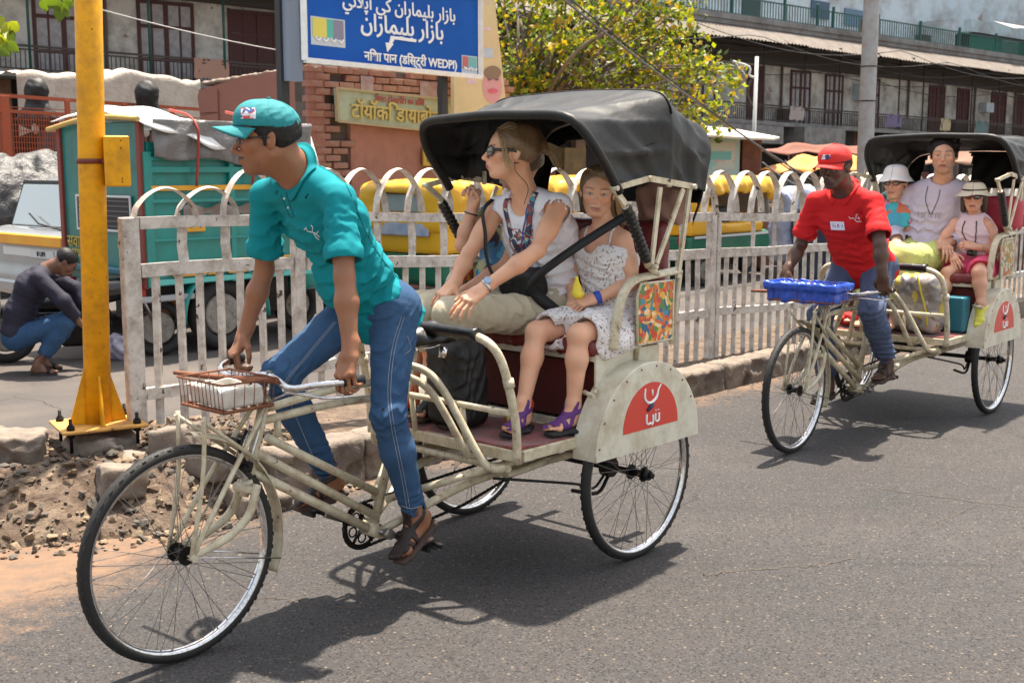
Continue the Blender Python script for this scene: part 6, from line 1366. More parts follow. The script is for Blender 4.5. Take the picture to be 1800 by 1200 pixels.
# ---- white railing along the median
fw_ = mat('flaking_white_paint', (.66, .615, .555), .7, col2=(.52, .475, .43), mix=(5, .35, .8), grime=((.22, .16, .115), 12, .8), chips=((.075, .04, .026), 15, .635), bump=[(40, .5, .004), (10, .4, .006)])
fa = hit_v(228, 5.28); fb = hit_v(1250, 4.98); fd = nrm(fb-fa); fl = np.linalg.norm(fb-fa)
def fs(px):                                                          # distance along the fence line seen at a photo column
    t = (px-900)/FPX; A_ = np.array([[t, -fd[0]], [1, -fd[1]]]); y, s = np.linalg.solve(A_, fa[:2]); return s
def fp(s, z=0): return fa+fd*s+V(0, 0, z)
def fz(px, py): s = fs(px); p = fp(s); d = ray(px, py); return CAMH+d[2]*p[1]/d[1]
kx = [248, 523, 1213, 1390]; ks = [fs(x) for x in kx]
def prof(tab): xs_, ys_ = zip(*[(fs(x), fz(x, y)) for x, y in tab]); return lambda s: float(np.interp(s, xs_, ys_))
top_hi = prof([(248, 383), (640, 374), (1236, 374), (1600, 378)]); top_lo = prof([(248, 404), (670, 389), (1236, 389), (1600, 390)])
mid_hi = prof([(248, 466), (446, 454), (1213, 438), (1440, 428)]); mid_lo = prof([(248, 489), (446, 475), (1213, 455), (1440, 441)])
low_hi = prof([(248, 682), (325, 675), (631, 624), (1213, 545), (1390, 533)]); low_lo = prof([(248, 702), (325, 693), (631, 640), (1213, 560), (1390, 544)])
foot = prof([(235, 722), (285, 742), (333, 752), (406, 720), (592, 682), (1195, 637), (1300, 617), (1340, 612)])
fence = empty('railing', tuple(fp(0)), label='long white iron railing with crossed arches along the median', cat='railing'); fo = fp(0)
nv = V(-fd[1], fd[0], 0); send = 17.
fR = np.stack([fd, nv, V(0, 0, 1)], 1)
posts = [0.0, fs(523), fs(850), fs(1250)]
while posts[-1] < send: posts.append(posts[-1]+2.25)
for i, s in enumerate(posts):
    h0 = foot(s)-.08; h1 = top_hi(s)+.004; w_ = .062 if i else .085
    b = MB(); b.box(V(0, 0, 0), (w_, .058, h1-h0), fR, .004); b.obj('post', fw_, fence, loc=tuple(fp(s, (h0+h1)/2)-fo))
    if i == 3: b = MB(); b.box(V(0, 0, 0), (.05, .05, h1-h0-.01), fR, .004); b.obj('post', fw_, fence, loc=tuple(fp(s+.075, (h0+h1)/2)-fo+nv*.004))
for i in range(len(posts)-1):
    s0, s1 = posts[i]+.05, posts[i+1]-.04
    for hi, lo, th in ((top_hi, top_lo, .052), (mid_hi, mid_lo, .045), (low_hi, low_lo, .045)):
        n = 7; G = []
        b = MB(); jz = rng.uniform(-.006, .006)
        for k in range(n):
            s = s0+(s1-s0)*k/(n-1); wob = .004*sin(s*5+i); z0, z1 = lo(s)+wob+jz, hi(s)+wob+jz
            G.append([fp(s, z0)+nv*-th/2, fp(s, z0)+nv*th/2, fp(s, z1)+nv*th/2, fp(s, z1)+nv*-th/2, fp(s, z0)+nv*-th/2])
        b.grid(np.array(G)-fo, False); e0 = [q-fo for q in G[0][:4]]; e1 = [q-fo for q in G[-1][:4]]; b.add(e0, [(0, 1, 2, 3)]); b.add(e1, [(3, 2, 1, 0)]); b.obj('rail', fw_, fence)
# pales under the middle rail
s = .13; gap = .121; skip = {3: 1}; i = 0
while s < 14:
    if min(abs(s-q) for q in posts) > .055 and not (s < .5 and False):
        z1 = mid_lo(s)+.004; z0 = foot(s)-.03+rng.uniform(-.02, .03); w_ = .033 if s < 2.4 else .045; lean = rng.uniform(-.008, .008)
        b = MB(); bend = rng.uniform(-.006, .006)
        pts = [fp(s+lean*(1-t)+bend*sin(pi*t), z0*(1-t)+z1*t)-fo for t in (0, .35, .7, 1)]; b.tube(pts, .5, 4, flat=(w_*1.414/1, .020*1.414), up=fd); M_ = None
        me = b.obj('pale', fw_, fence, smooth=False)
    s += gap+rng.uniform(-.006, .006); i += 1
# arches with their legs through to the middle rail
s = .02; sp_ = .245; W_ = 1.38
while s < 14:
    sp_ = .245 if s < 2.3 else .30; H0 = top_hi(s)-.004; Ht = (1.567 if s < 3 else 1.567-.012*(s-3))-H0
    if s < .4: Ht *= .62
    shp = [(0, 0), (.015, .16), (.05, .38), (.145, .63), (.24, .80), (.36, .94), (.5, 1.0)]; shp = shp+[(1-a, b_) for a, b_ in shp[:-1]][::-1]
    tw = rng.uniform(-.015, .015); side = .012 if int(round(s/sp_)) % 2 else -.012
    pts = [fp(s+a*sp_*W_+tw*b_, H0+b_*Ht)+nv*side-fo for a, b_ in shp]; b = MB(); b.tube(pts, .5, 4, flat=(.044*1.414, .010*1.414), up=nv, path=3)
    b.obj('arch', fw_, fence, smooth=False)
    if int(round(s/sp_)) % 1 == 0 and min(abs(s+.03-q) for q in posts) > .06 and not (rng.random() < .3 and s > 3):
        pts = [fp(s+.02, top_lo(s)+.004)-fo, fp(s+.02+rng.uniform(-.006, .012), (top_lo(s)+mid_hi(s))/2)-fo, fp(s+.025, mid_hi(s)-.004)-fo]; b = MB(); b.tube(pts, .5, 4, flat=(.040*1.414, .018*1.414), up=fd); b.obj('upright', fw_, fence, smooth=False)
    s += sp_
# ---------------------------------------------------------------- the far side of the street
SIG = lambda n, c, **k: mat(n, c, .6, **k)
# ---- long old building
bld = empty('building', (6.92, 38, 0), label='long weathered two storey building with maroon shutters and a corrugated eave along the street', cat='building')
fD = nrm(V(.794, .607, 0)); fN = V(.607, -.794, 0)*-1; fN = -fN if fN[1] > 0 else fN        # fN points towards the street
def bp(u, h, o=0): return fD*u+fN*o+V(0, 0, h-.0221*u)
RB = np.stack([fD, -fN, V(0, 0, 1)], 1)
plas = mat('limewashed_plaster', (.66, .645, .60), .9, col2=(.46, .44, .41), mix=(1.1, .15, .9), grime=((.13, .10, .08), 1.7, .8), bump=[(8, .5, .02)], chips=((.24, .17, .13), 1.6, .66))
plas2 = mat('bluish_plaster', (.44, .55, .64), .9, col2=(.58, .62, .64), mix=(.5, .3, .9), grime=((.22, .21, .20), 1.0, .75), bump=[(8, .5, .02)], chips=((.28, .22, .18), 1.4, .66))
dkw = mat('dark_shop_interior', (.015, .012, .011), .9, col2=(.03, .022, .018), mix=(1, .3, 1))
gry = mat('grey_cornice', (.25, .25, .25), .9, col2=(.17, .165, .16), mix=(1.2, .3, 1), grime=((.10, .085, .07), 2, .8), bump=(6, .5, .03))
maro = mat('maroon_shutter_paint', (.085, .020, .020), .65, col2=(.05, .015, .015), mix=(5, .3, 1)); pane_m = mat('pale_shutter_panel', (.42, .40, .42), .7, col2=(.33, .32, .34), mix=(4, .3, 1), grime=((.16, .13, .12), 7, .6))
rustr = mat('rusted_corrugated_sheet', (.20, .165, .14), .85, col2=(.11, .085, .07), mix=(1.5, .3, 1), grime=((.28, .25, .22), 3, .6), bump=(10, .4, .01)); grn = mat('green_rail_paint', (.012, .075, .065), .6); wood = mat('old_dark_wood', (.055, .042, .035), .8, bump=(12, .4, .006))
U0, U1 = -27., 24.
def slab(name, u0, u1, h0, h1, o0, o1, m, parent=bld, n=1, bev=.0):
    b = MB(); a = bp((u0+u1)/2, (h0+h1)/2, (o0+o1)/2); sh = -.0221*(u1-u0)/2
    P_ = np.array([[x, y, z] for x in (-1, 1) for y in (-1, 1) for z in (-1, 1)])*V((u1-u0)/2, (o1-o0)/2, (h1-h0)/2); P_[:, 2] += np.sign(P_[:, 0])*sh
    P_ = np.outer(P_[:, 0], fD)+np.outer(P_[:, 1], fN)+np.outer(P_[:, 2], V(0, 0, 1)); b.add(P_+a, [(0, 1, 3, 2), (4, 6, 7, 5), (0, 4, 5, 1), (2, 3, 7, 6), (0, 2, 6, 4), (1, 5, 7, 3)]); return b.obj(name, m, parent)
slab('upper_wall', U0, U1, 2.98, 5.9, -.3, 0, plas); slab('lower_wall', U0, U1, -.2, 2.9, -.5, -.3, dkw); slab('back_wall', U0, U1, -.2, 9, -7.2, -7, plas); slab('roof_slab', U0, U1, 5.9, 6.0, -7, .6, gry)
slab('balcony_slab', U0, U1, 2.86, 2.98, .0, .9, gry); slab('cornice', U0, U1, 5.72, 6.04, .25, .95, gry); slab('cornice_lip', U0, U1, 5.86, 5.90, .94, 1.0, gry); slab('top_wall', -6, U1, 6.0, 12.6, -2.8, -2.5, plas2); slab('top_wall', U0, -10, 6.0, 10.6, -1.5, -1.2, plas)
slab('parapet', 14.2, U1, 7.05, 7.5, -1.2, -.9, mat('pale_blue_parapet', (.40, .50, .54), .85, grime=((.2, .17, .15), 1.5, .7))); slab('side_wall', 13.0, 13.2, 6.0, 7.4, -2.4, -.9, plas2)
for u in (-24.5, -22.2, -19.9+.0, -16.9): pass
# eave of separate rusty sheets
ew = .92; u = U0; k = 0
while u < U1:
    G = []; tz = rng.uniform(-.03, .03); o1 = 1.62+rng.uniform(-.05, .07); n = 13
    for i in range(n):
        uu = u+ew*1.03*i/(n-1); c_ = .022*sin(i*pi/1.0) if False else .022*(1 if i % 2 else -1); G.append([bp(uu, 5.72+c_+.004*(k % 2), .9), bp(uu, 5.24+c_+tz, o1)])
    b = MB(); b.grid(np.array(G), False); o = b.obj('roof_sheet', rustr, bld); u += ew; k += 1
for i in range(26):
    uu = U0+1+i*1.95; b = MB(); b.bar(bp(uu, 5.45, .0), bp(uu, 5.30, 1.5), .07, .10, up=(0, 0, 1)); b.obj('eave_bracket', wood, bld)
slab('eave_beam', U0, U1, 4.80, 5.26, .012, .16, wood); slab('eave_soffit', U0, U1, 5.30, 5.34, .02, .75, wood)  # dark slabs added to stand in for the shade below the eave
# windows and doors
wins = [(-25.2, 1.3, 0), (-22.9, 1.3, 0), (-20.45, 1.25, 0), (-18.25, 1.28, 0), (-16.05, 1.5, 1), (-13.4, 1.2, 0), (-11, 1.2, 0), (-8.6, 1.2, 1), (-6.2, 1.2, 0), (-3.9, 1.0, 0), (-1.9, 1., 0), (.95, .8, 1), (3.13, 1.0, 0), (4.86, .95, 0), (7.0, .7, 0), (10.8, 1.0, 1), (12.5, .8, 1), (14.9, 1.05, 1), (16.6, 1., 1), (18.6, 1., 1), (20.5, 1., 0)]
pm_ = {}
for uc, w_, dark in wins:
    h0, h1 = 3.0, 4.74; b = MB()
    def q(u0, u1, a, c, o0=.0, o1=.05): b.box(bp((u0+u1)/2+.0, (a+c)/2, (o0+o1)/2), (u1-u0, o1-o0, c-a), RB)
    q(uc-w_/2, uc-w_/2+.07, h0, h1); q(uc+w_/2-.07, uc+w_/2, h0, h1); q(uc-w_/2, uc+w_/2, h1-.08, h1, .001, .052)
    q(uc-.05, uc+.05, h0, h1-.08, 0, .045)
    for s in (-1, 1): cx = uc+s*w_/4; q(cx-.02, cx+.02, h0, h1-.08, .0, .035); 
    for hz in (3.45, 4.15): q(uc-w_/2+.07, uc+w_/2-.07, hz, hz+.07, .0, .037)
    wd = b.obj('window', maro, bld)
    for i in range(4):
        for j, (a, c) in enumerate(((h0, 3.45), (3.52, 4.15), (4.22, h1-.08))):
            cx = uc-w_/2+.07+(w_-.14)*(i+.5)/4; key = (round(w_, 2), j)
            if key not in pm_: bb = MB(); bb.box((0, 0, 0), ((w_-.14)/4, .02, c-a), RB); pm_[key] = bb
            meshobj('pane', pm_[key].mesh('pane', maro if dark else pane_m) if isinstance(pm_[key], MB) and (key, dark) not in pm_ else pm_[(key, dark)], wd, loc=tuple(bp(cx, (a+c)/2, .012)))
            if (key, dark) not in pm_: pm_[(key, dark)] = wd.children[-1].data if len(wd.children) else [x for x in bpy.data.objects if x.parent == wd][-1].data
# balcony: posts, rails and thin balusters
b = MB(); per = MB()
for i, hz in enumerate((3.47, 3.40, 3.02)): bb = MB(); bb.bar(bp(U0, hz, .86), bp(U1, hz, .86), .035, .03 if i else .045); bb.obj('balcony_rail', wood, bld)
bal = MB(); bal.box((0, 0, 0), (.016, .016, .38), RB); bal = bal.mesh('baluster', wood); nb = 0
gp = MB(); gp.cyl((0, 0, 0), (0, 0, 2.75), .030, n=8); gpm = gp.mesh('balcony_post', grn); gp2 = MB(); gp2.cyl((0, 0, 0), (0, 0, 2.75), .030, n=8); gpd = gp2.mesh('balcony_post', wood)
big = MB(); uu = U0
while uu < U1: big.box(bp(uu, 3.21, .86), (.018, .018, .38), RB); uu += .095
big.obj('balusters', wood, bld, kind='stuff')
for uu in (-24.3, -21.4, -18.95, -17.28, -15.8, -13.5, -11, -8.6, -6.2, -4, -1.8, .35, 2.3, 4.05, 6.0, 7.3, 8.7, 9.9, 11.7, 13.5, 15.8, 17.9, 20, 22): meshobj('balcony_post', gpm if uu < -14 else gpd, bld, loc=tuple(bp(uu, 2.98, .86)))
# roof terrace railing
rl = MB(); uu = -7.
while uu < U1: rl.box(bp(uu, 6.35, .55), (.022, .022, .52), RB); uu += .13
rl.obj('terrace_bars', grn, bld, kind='stuff')
for hz in (6.62, 6.12): bb = MB(); bb.bar(bp(-7, hz, .55), bp(U1, hz, .55), .03, .04); bb.obj('terrace_rail', grn, bld)
for uu in (-5.5, -3.2, -.8, 1.6, 3.2, 4.0, 6.4, 8.8, 11.2, 13.6, 16, 18.4, 21): bb = MB(); bb.box(bp(uu, 6.37, .55), (.07, .07, .72), RB); bb.cyl(bp(uu, 6.72, .55), bp(uu, 6.80, .55), .05, n=8); bb.obj('terrace_post', grn, bld)
slab('green_net', 11.8, U1, 6.08, 6.56, .56, .57, mat('green_netting', (.015, .12, .09), .8, alpha=.55))
for (u0, u1, h0, h1, m_, o_) in ((6.6, 7.6, 7.0, 7.6, 'navy_window', -2.48), (8.5, 9.6, 6.9, 7.5, 'blue_window', -2.48), (3.0, 3.9, 6.1, 7.3, 'terrace_door', -2.48), (9.4, 10.3, 6.05, 7.2, 'brown_terrace_door', -2.48)):
    slab('terrace_window' if 'window' in m_ else 'terrace_door', u0, u1, h0, h1, o_, o_+.04, mat(m_, {'navy_window': (.05, .09, .14), 'blue_window': (.10, .17, .25), 'terrace_door': (.03, .05, .05), 'brown_terrace_door': (.16, .12, .10)}[m_], .6))
bb = MB(); G = np.array([[bp(14.2+i*.55, 7.35-.35*j/5+.06*sin(i*1.3)*(j/5), .0+.9*j/5) for j in range(6)] for i in range(14)]); bb.grid(G); bb.obj('awning', mat('grey_tarpaulin', (.30, .29, .30), .8, bump=(4, .6, .05)), bld)
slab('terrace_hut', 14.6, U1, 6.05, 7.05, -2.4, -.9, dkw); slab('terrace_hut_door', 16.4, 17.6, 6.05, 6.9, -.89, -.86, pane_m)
# shop boxes and signs hung below the balcony
slab('sign_box', 1.9, 3.95, 2.28, 2.86, .3, 1.25, mat('grey_sheet', (.20, .195, .19), .7, grime=((.09, .07, .06), 4, .8), bump=(5, .4, .02))); slab('sign_box', 4.1, 5.4, 2.35, 2.85, .3, .5, dkw); slab('sign_box', -3, 1.2, 2.3, 2.84, .2, 1.0, _M['grey_sheet']); slab('sign_box', 6.5, 9.5, 2.3, 2.8, .3, .9, mat('blue_grey_sheet', (.12, .15, .19), .7, grime=((.09, .07, .06), 4, .8)))
for i, uu in enumerate(np.arange(-25, 24, 3.1)): slab('shop_pillar', uu, uu+.35, -.2, 2.86, -.28, -.05, mat('ochre_pillar', (.24, .13, .08), .85, grime=((.1, .06, .05), 3, .8)))
shc = [(.30, .10, .04), (.10, .12, .16), (.34, .20, .06), (.05, .08, .08), (.22, .05, .04), (.28, .25, .2), (.06, .10, .16)]
for i, uu in enumerate(np.arange(-24.6, 22, 3.1)):
    for j in range(3): u0 = uu+.35+rng.uniform(.05, .4)+j*.85; slab('shop_goods', u0, u0+rng.uniform(.5, .8), rng.uniform(.0, .3), rng.uniform(1.0, 2.1), -.28, -.15+.3*rng.random(), mat('goods_%s' % 'abcdefg'[(i+j*2) % 7], shc[(i+j*2) % 7], .8, col2=(.05, .04, .035), mix=(3, .2, 1)))
# clutter fixed to the facade
for i, (uu, hz, w_, h_) in enumerate([(-14.6, 3.3, .6, .5), (2.0, 3.25, .5, .4), (5.9, 4.2, .4, .5), (8.3, 3.25, .7, .45), (11.6, 3.3, .5, .5), (13.6, 4.1, .5, .35), (17.2, 3.3, .6, .4), (9.3, 6.2, .5, .4), (-1.0, 3.3, .5, .5)]): slab('wall_box', uu, uu+w_, hz-h_/2, hz+h_/2, .01, .32, (mat('faded_grey_box', (.30, .29, .27), .7, grime=((.1, .08, .07), 6, .8)), wood, plas2)[i % 3])
for uu in (-19.6, -14.9, 2.15, 6.35, 9.0, 13.2, 16.0, 19.5): bb = MB(); bb.cyl(bp(uu, 2.98, .06), bp(uu+.02, 5.3, .06), .04, n=8); bb.obj('drain_pipe', mat('rusty_pipe', (.13, .09, .07), .8), bld)
for uu, w_, c in ((1.6, .7, (.35, .30, .28)), (6.6, .9, (.15, .12, .22)), (9.8, .6, (.40, .33, .2)), (12.0, .8, (.10, .16, .16)), (-18.0, .8, (.35, .2, .15)), (15.4, .9, (.4, .38, .36))): bb = MB(); bb.grid(np.array([[bp(uu+w_*i/7, 3.50-.42*j/5-.02*sin(i*2), .885+.02*sin(i*1.7+j)) for j in range(6)] for i in range(8)])); bb.obj('hanging_cloth', mat('washing_%d' % int(uu*10+400), c, .85), bld)
for i in range(7):
    z0, z1 = 5.05+.1*i, 4.6+.13*i; pts = [bp(-26+50*t, (z0*(1-t)+z1*t)-.5*sin(pi*((t*5+i*.3) % 1)), 1.1+.12*i) for t in np.linspace(0, 1, 70)]; bb = MB(); bb.tube(pts, .012, 4); bb.obj('wall_cable', mat('cable_black', (.02, .02, .02), .6), bld)
# ---- market stalls with awnings on the right
def awn(name, p0, p1, d, h0, h1, m, label, cat='awning', legs=True, sag=.06):
    """cloth from p0 to p1 (front edge, height h1) rising back by vector d to height h0"""
    r = empty(name, tuple(p0), label=label, cat=cat); n = 16; mm = 7; G = []
    for i in range(n):
        t = i/(n-1); G.append([p0*(1-t)+p1*t+V(*d, 0)*(j/(mm-1))+V(0, 0, h1+(h0-h1)*j/(mm-1)-sag*sin(pi*j/(mm-1))*(.6+.4*sin(t*9))+.025*sin(t*23+j)-.04*sin(t*pi*3)**2*(j == 0))-p0 for j in range(mm)])
    b = MB(); b.grid(np.array(G)); o = b.obj('awning_sheet', m, r); md = o.modifiers.new('t', 'SOLIDIFY'); md.thickness = .012
    for t in (.02, .98):
        for q, h in ((V(0, 0, 0), h1), (V(*d, 0), h0)): b = MB(); p = p0*(1-t)+p1*t+q-p0; b.cyl(p, p+V(0, 0, h-.02), .025, n=8); b.obj('awning_pole', wood, r)
    return r
def GP(px, depth): p = at(px, 293, depth); return V(p[0], p[1], 0)
def HZ(py, px, depth): return at(px, py, depth)[2]
otar = mat('orange_tarpaulin', (.62, .26, .035), .7, col2=(.5, .16, .03), mix=(2, .3, .8), bump=(3, .5, .03)); rust2 = mat('rust_red_sheet', (.22, .06, .03), .8, col2=(.12, .05, .03), mix=(2, .3, 1), bump=(6, .5, .02))
awn('market_awning', GP(1335, 19), GP(1500, 21), (1.0, 1.8), HZ(272, 1420, 20), HZ(298, 1420, 20), otar, 'orange tarpaulin awning over the stall behind the red rider')
awn('market_awning', GP(1330, 24), GP(1560, 29), (1.0, 1.8), HZ(252, 1420, 26), HZ(268, 1420, 26), rust2, 'rust red sheet awning just under the balcony behind the red rider')
awn('market_awning', GP(1560, 22), GP(1830, 27), (1.0, 1.5), HZ(262, 1700, 25), HZ(285, 1700, 25), mat('brown_sacking', (.22, .12, .08), .85, bump=(6, .5, .02)), 'brown sacking awning behind the canopy of the second rickshaw')
def crate_pile(px0, px1, depth, h, n, label, cols, seed):
    r_ = np.random.default_rng(seed)
    for i in range(n):
        p = GP(px0+(px1-px0)*i/max(1, n-1), depth+r_.uniform(-.5, .6)); w_, d_, hh = r_.uniform(.4, .8), r_.uniform(.4, .7), h*r_.uniform(.55, 1.0); S = Solid(); S.box((0, 0, hh/2), (w_/2, d_/2, hh/2), rad=.08); S.rough(.25, .03); S.rough(.1, .01)
        c = cols[i % len(cols)]; cn = 'brick red' if c[0] > 2.2*c[1] else 'pale buff' if c[0] > .24 else 'dark teal' if c[1] > 1.5*c[0] else 'near black' if max(c) < .08 else 'dull brown'; o = S.make('goods_bundle', .04, mat('bundle_%d%d' % (seed, i % len(cols)), c, .85, col2=tuple(np.array(c)*.5), mix=(4, .3, 1), bump=(8, .6, .02)), None, label=cn+' bundle among the '+label, cat='bundle', group=label); o.location = tuple(p); o.rotation_euler = (0, 0, r_.uniform(0, 3))
crate_pile(1345, 1500, 19, 1.25, 7, 'bundles of goods in the dark stall behind the red rider', [(.20, .08, .05), (.06, .05, .05), (.12, .09, .07)], 3)
crate_pile(1560, 1800, 18, 1.3, 9, 'bundles of goods behind the second rickshaw', [(.25, .12, .07), (.03, .12, .12), (.07, .06, .06), (.3, .25, .2)], 4)
crate_pile(850, 1200, 17, 1.2, 9, 'bundles of goods behind the nearest rickshaw canopy', [(.30, .25, .2), (.05, .05, .06), (.2, .08, .05), (.05, .15, .14)], 5)
# ---- kiosk with the poster
kd = 19.5; kp = GP(1225, kd); ko = empty('kiosk', tuple(kp), label='brown kiosk with a white sheet roof and a pale turquoise poster', cat='kiosk')
KX = nrm(GP(1345, kd)-kp); sK = kd/FPX
def kq(px, py, o=0.): return at(px, py, kd)-kp+V(0, -o, 0)
b = MB(); hA = kq(1300, 246)[2]; b.box((kq(1302, 300)+kq(1340, 300))/2*V(1, 1, 0)+V(0, .8, hA/2), (.30, 1.6, hA)); b.obj('pillar', mat('rusty_brown_panel', (.17, .055, .032), .75, col2=(.10, .04, .03), mix=(3, .3, 1), grime=((.25, .12, .06), 5, .6)), ko)
b = MB(); b.box((kq(1205, 300)+kq(1300, 300))/2*V(1, 1, 0)+V(0, .85, hA/2), (.72, 1.5, hA)); b.obj('kiosk_wall', mat('grey_brown_panel', (.10, .08, .07), .8, grime=((.05, .04, .035), 4, .8)), ko)
pt = mosaic_mat('poster_print', [(.55, .62, .60), (.60, .58, .55), (.30, .58, .60), (.58, .62, .60), (.60, .48, .45), (.55, .60, .58)], 7)
b = MB(); c0, c1 = kq(1212, 243), kq(1300, 325); b.box(((c0+c1)/2)*V(1, 0, 0)+V(0, .06, (c0[2]+c1[2])/2), (c1[0]-c0[0], .03, c0[2]-c1[2])); b.obj('poster_frame', mat('pale_turquoise_board', (.42, .60, .62), .5), ko)
b = MB(); c0, c1 = kq(1217, 250), kq(1292, 298); b.box(((c0+c1)/2)*V(1, 0, 0)+V(0, .038, (c0[2]+c1[2])/2), (c1[0]-c0[0], .01, c0[2]-c1[2])); b.obj('poster', pt, ko)
b = MB(); c0, c1 = kq(1240, 266), kq(1286, 281); b.box(((c0+c1)/2)*V(1, 0, 0)+V(0, .028, (c0[2]+c1[2])/2), (c1[0]-c0[0], .01, c0[2]-c1[2])); b.obj('poster_panel', mat('turquoise_print_flat', (.18, .50, .54), .5), ko)
b = MB(); P4 = [kq(1212, 238, .5), kq(1347, 245, .5), kq(1378, 240, -.3), kq(1330, 222, -1.6), kq(1268, 214, -1.9), kq(1205, 222, -1.6)]; b.add(P4+[p-V(0, 0, .03) for p in P4], [(0, 1, 2, 3, 4, 5), (11, 10, 9, 8, 7, 6)]+[(i, i+6, (i+1) % 6+6, (i+1) % 6) for i in range(6)]); b.obj('roof', mat('white_sheet_roof', (.62, .58, .52), .6, grime=((.3, .25, .2), 4, .6)), ko)
# ---- lamp posts and cables
gp_ = GP(1520, 14.5); gpo = empty('street_pole', tuple(gp_), label='thick grey metal pole rising behind the man in red', cat='pole'); b = MB(); b.tube([(0, 0, 0), (.0, 0, 2.6), (0.0, 0, 6)], [.097, .093, .088], 20, path=4); b.obj('pole_shaft', mat('galvanised_grey', (.34, .355, .37), .5, metal=.2, col2=(.27, .27, .28), mix=(4, .3, .9), grime=((.22, .12, .08), 9, .5), bump=(14, .3, .004)), gpo)
for z in (2.35, 2.75, .9): b = MB(); b.torus((0, 0, z),   .098, .007, rotx(pi/2), n=24, m=6); b.obj('wire_band', m_grease(), gpo)
for ch in gpo.children:
    pass
ap = GP(1322, 22); apo = empty('aerial_pole', tuple(ap), label='thin white pipe pole with bracket arms in front of the shuttered balcony', cat='pole'); s_ = 22/FPX; wpm = mat('white_pipe', (.5, .5, .5), .5); H_ = lambda y: HZ(y, 1322, 22)
b = MB(); b.cyl((0, 0, 0), (.03, 0, H_(100)), .035, n=10); b.obj('pole_shaft', wpm, apo)
b = MB(); b.tube([(.0, 0, H_(137)), (-.10, 0, H_(132)), (-.10, 0, H_(118)), (-.40, 0, H_(108))], .022, 6, path=3); b.tube([(0, 0, H_(125)), (.06, 0, H_(125))], .02, 6); b.tube([(-.36, 0, H_(110)), (-.14, 0, H_(135))], .012, 6); b.obj('bracket_arm', wpm, apo)
b = MB(); b.tube([(-.06, 0, H_(140)), (-.12, 0, H_(165)), (-.02, 0, H_(190))], .022, 6, path=3); b.obj('dark_bracket', wood, apo)
blk = mat('black_cable', (.02, .02, .022), .5)
def cable(p0, p1, sag, r, label, m=blk):
    pts = [p0*(1-t)+p1*t-V(0, 0, sag*4*t*(1-t)) for t in np.linspace(0, 1, 24)]; b = MB(); b.tube([q-p0 for q in pts], r, 6); b.obj('cable', m, None, loc=tuple(p0), label=label, cat='cable')
cable(at(960, -25, 13), at(1500, 360, 19), .12, .014, 'pair of black cables slanting down across the yellow green tree', mat('grey_cable', (.12, .12, .13), .5)); cable(at(985, -15, 13), at(1440, 335, 18), .05, .010, 'thin cable running beside the thicker one across the tree', blk)
cable(at(180, 18, 16), at(560, 100, 20), .05, .008, 'thin white wire in front of the shuttered windows at upper left', mat('white_cable', (.5, .48, .46), .6)); cable(at(1340, 285, 16), at(1475, 345, 16), .1, .009, 'loose cable hanging below the orange awning', mat('grey_cable', (.12, .12, .13), .5)); cable(at(1380, 282, 16), at(1455, 340, 16), .12, .008, 'thin second cable hanging below the orange awning', _M['grey_cable'])
# ---- brick building with the hoarding
bd = 14.5; c0 = GP(545, bd); Hb = HZ(113, 545, bd); brk = empty('brick_hut', tuple(c0), label='terracotta painted brick hut with a broken corner below the blue street sign', cat='hut')
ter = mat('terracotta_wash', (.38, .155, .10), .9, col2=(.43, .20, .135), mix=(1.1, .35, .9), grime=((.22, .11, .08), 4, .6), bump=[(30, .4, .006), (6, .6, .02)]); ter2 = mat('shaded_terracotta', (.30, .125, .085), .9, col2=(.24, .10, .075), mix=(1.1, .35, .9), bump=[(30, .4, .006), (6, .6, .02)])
brm = mat('bare_brick', (.33, .13, .08), .9, col2=(.24, .10, .07), mix=(9, .3, 1), grime=((.36, .27, .2), 16, .6), bump=(60, .6, .006))
Lr, Lw = 3.6, 2.3
b = MB(); p = lambda u, v, z: EU*u+EV*v+V(0, 0, z)
b.box(p(Lr/2+.32, .12, Hb/2-.2), (Lr-.64, .24, Hb-.4), np.stack([EU, EV, V(0, 0, 1)], 1)); b.obj('front_wall', ter, brk)
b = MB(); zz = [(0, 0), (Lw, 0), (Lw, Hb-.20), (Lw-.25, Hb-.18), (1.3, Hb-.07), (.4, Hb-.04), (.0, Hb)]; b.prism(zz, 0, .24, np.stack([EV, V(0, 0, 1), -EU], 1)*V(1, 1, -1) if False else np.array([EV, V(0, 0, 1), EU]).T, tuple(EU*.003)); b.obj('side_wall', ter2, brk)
b = MB(); b.box(p(Lr/2, Lw/2, Hb-.5), (Lr-.1, Lw-.1, .1), np.stack([EU, EV, V(0, 0, 1)], 1)); b.obj('roof_slab', conc, brk)
bh = .088; bl_ = .235; RBk = np.stack([EU, EV, V(0, 0, 1)], 1); bmv = []
for k in range(4): bb = MB(); bb.box((0, 0, 0), (bl_-.012, .12, bh-.012), RBk, .006); P_ = bb.v[0]; P_ += rng.normal(size=P_.shape)*.0025; bmv.append(bb.mesh('brick', brm))
nrow = int((Hb)/bh)
for j in range(nrow):
    z = Hb-bh*(j+.5)
    if z < .9: break
    cols = range(0, 15) if j < 5 else range(0, 2 if (j % 2) else 3)
    for i in cols:
        u = bl_*(i+.5)+(bl_/2 if j % 2 else 0)+(-.02 if i == 0 else 0)
        if j < 5 and rng.random() < .06: continue
        if i == (1 if j % 2 else 2) and j >= 5 and rng.random() < .4: continue
        meshobj('brick', bmv[rng.integers(4)], brk, loc=tuple(p(u, .05+rng.uniform(-.012, .012), z)))
b = MB(); b.box(p(.45, .16, Hb/2), (.9, .18, Hb-.02), RBk); b.box(p(Lr/2, .18, Hb-.22), (Lr, .16, .42), RBk); b.obj('mortar', mat('grey_mortar_dark', (.11, .085, .07), .95, bump=(40, .6, .01)), brk)
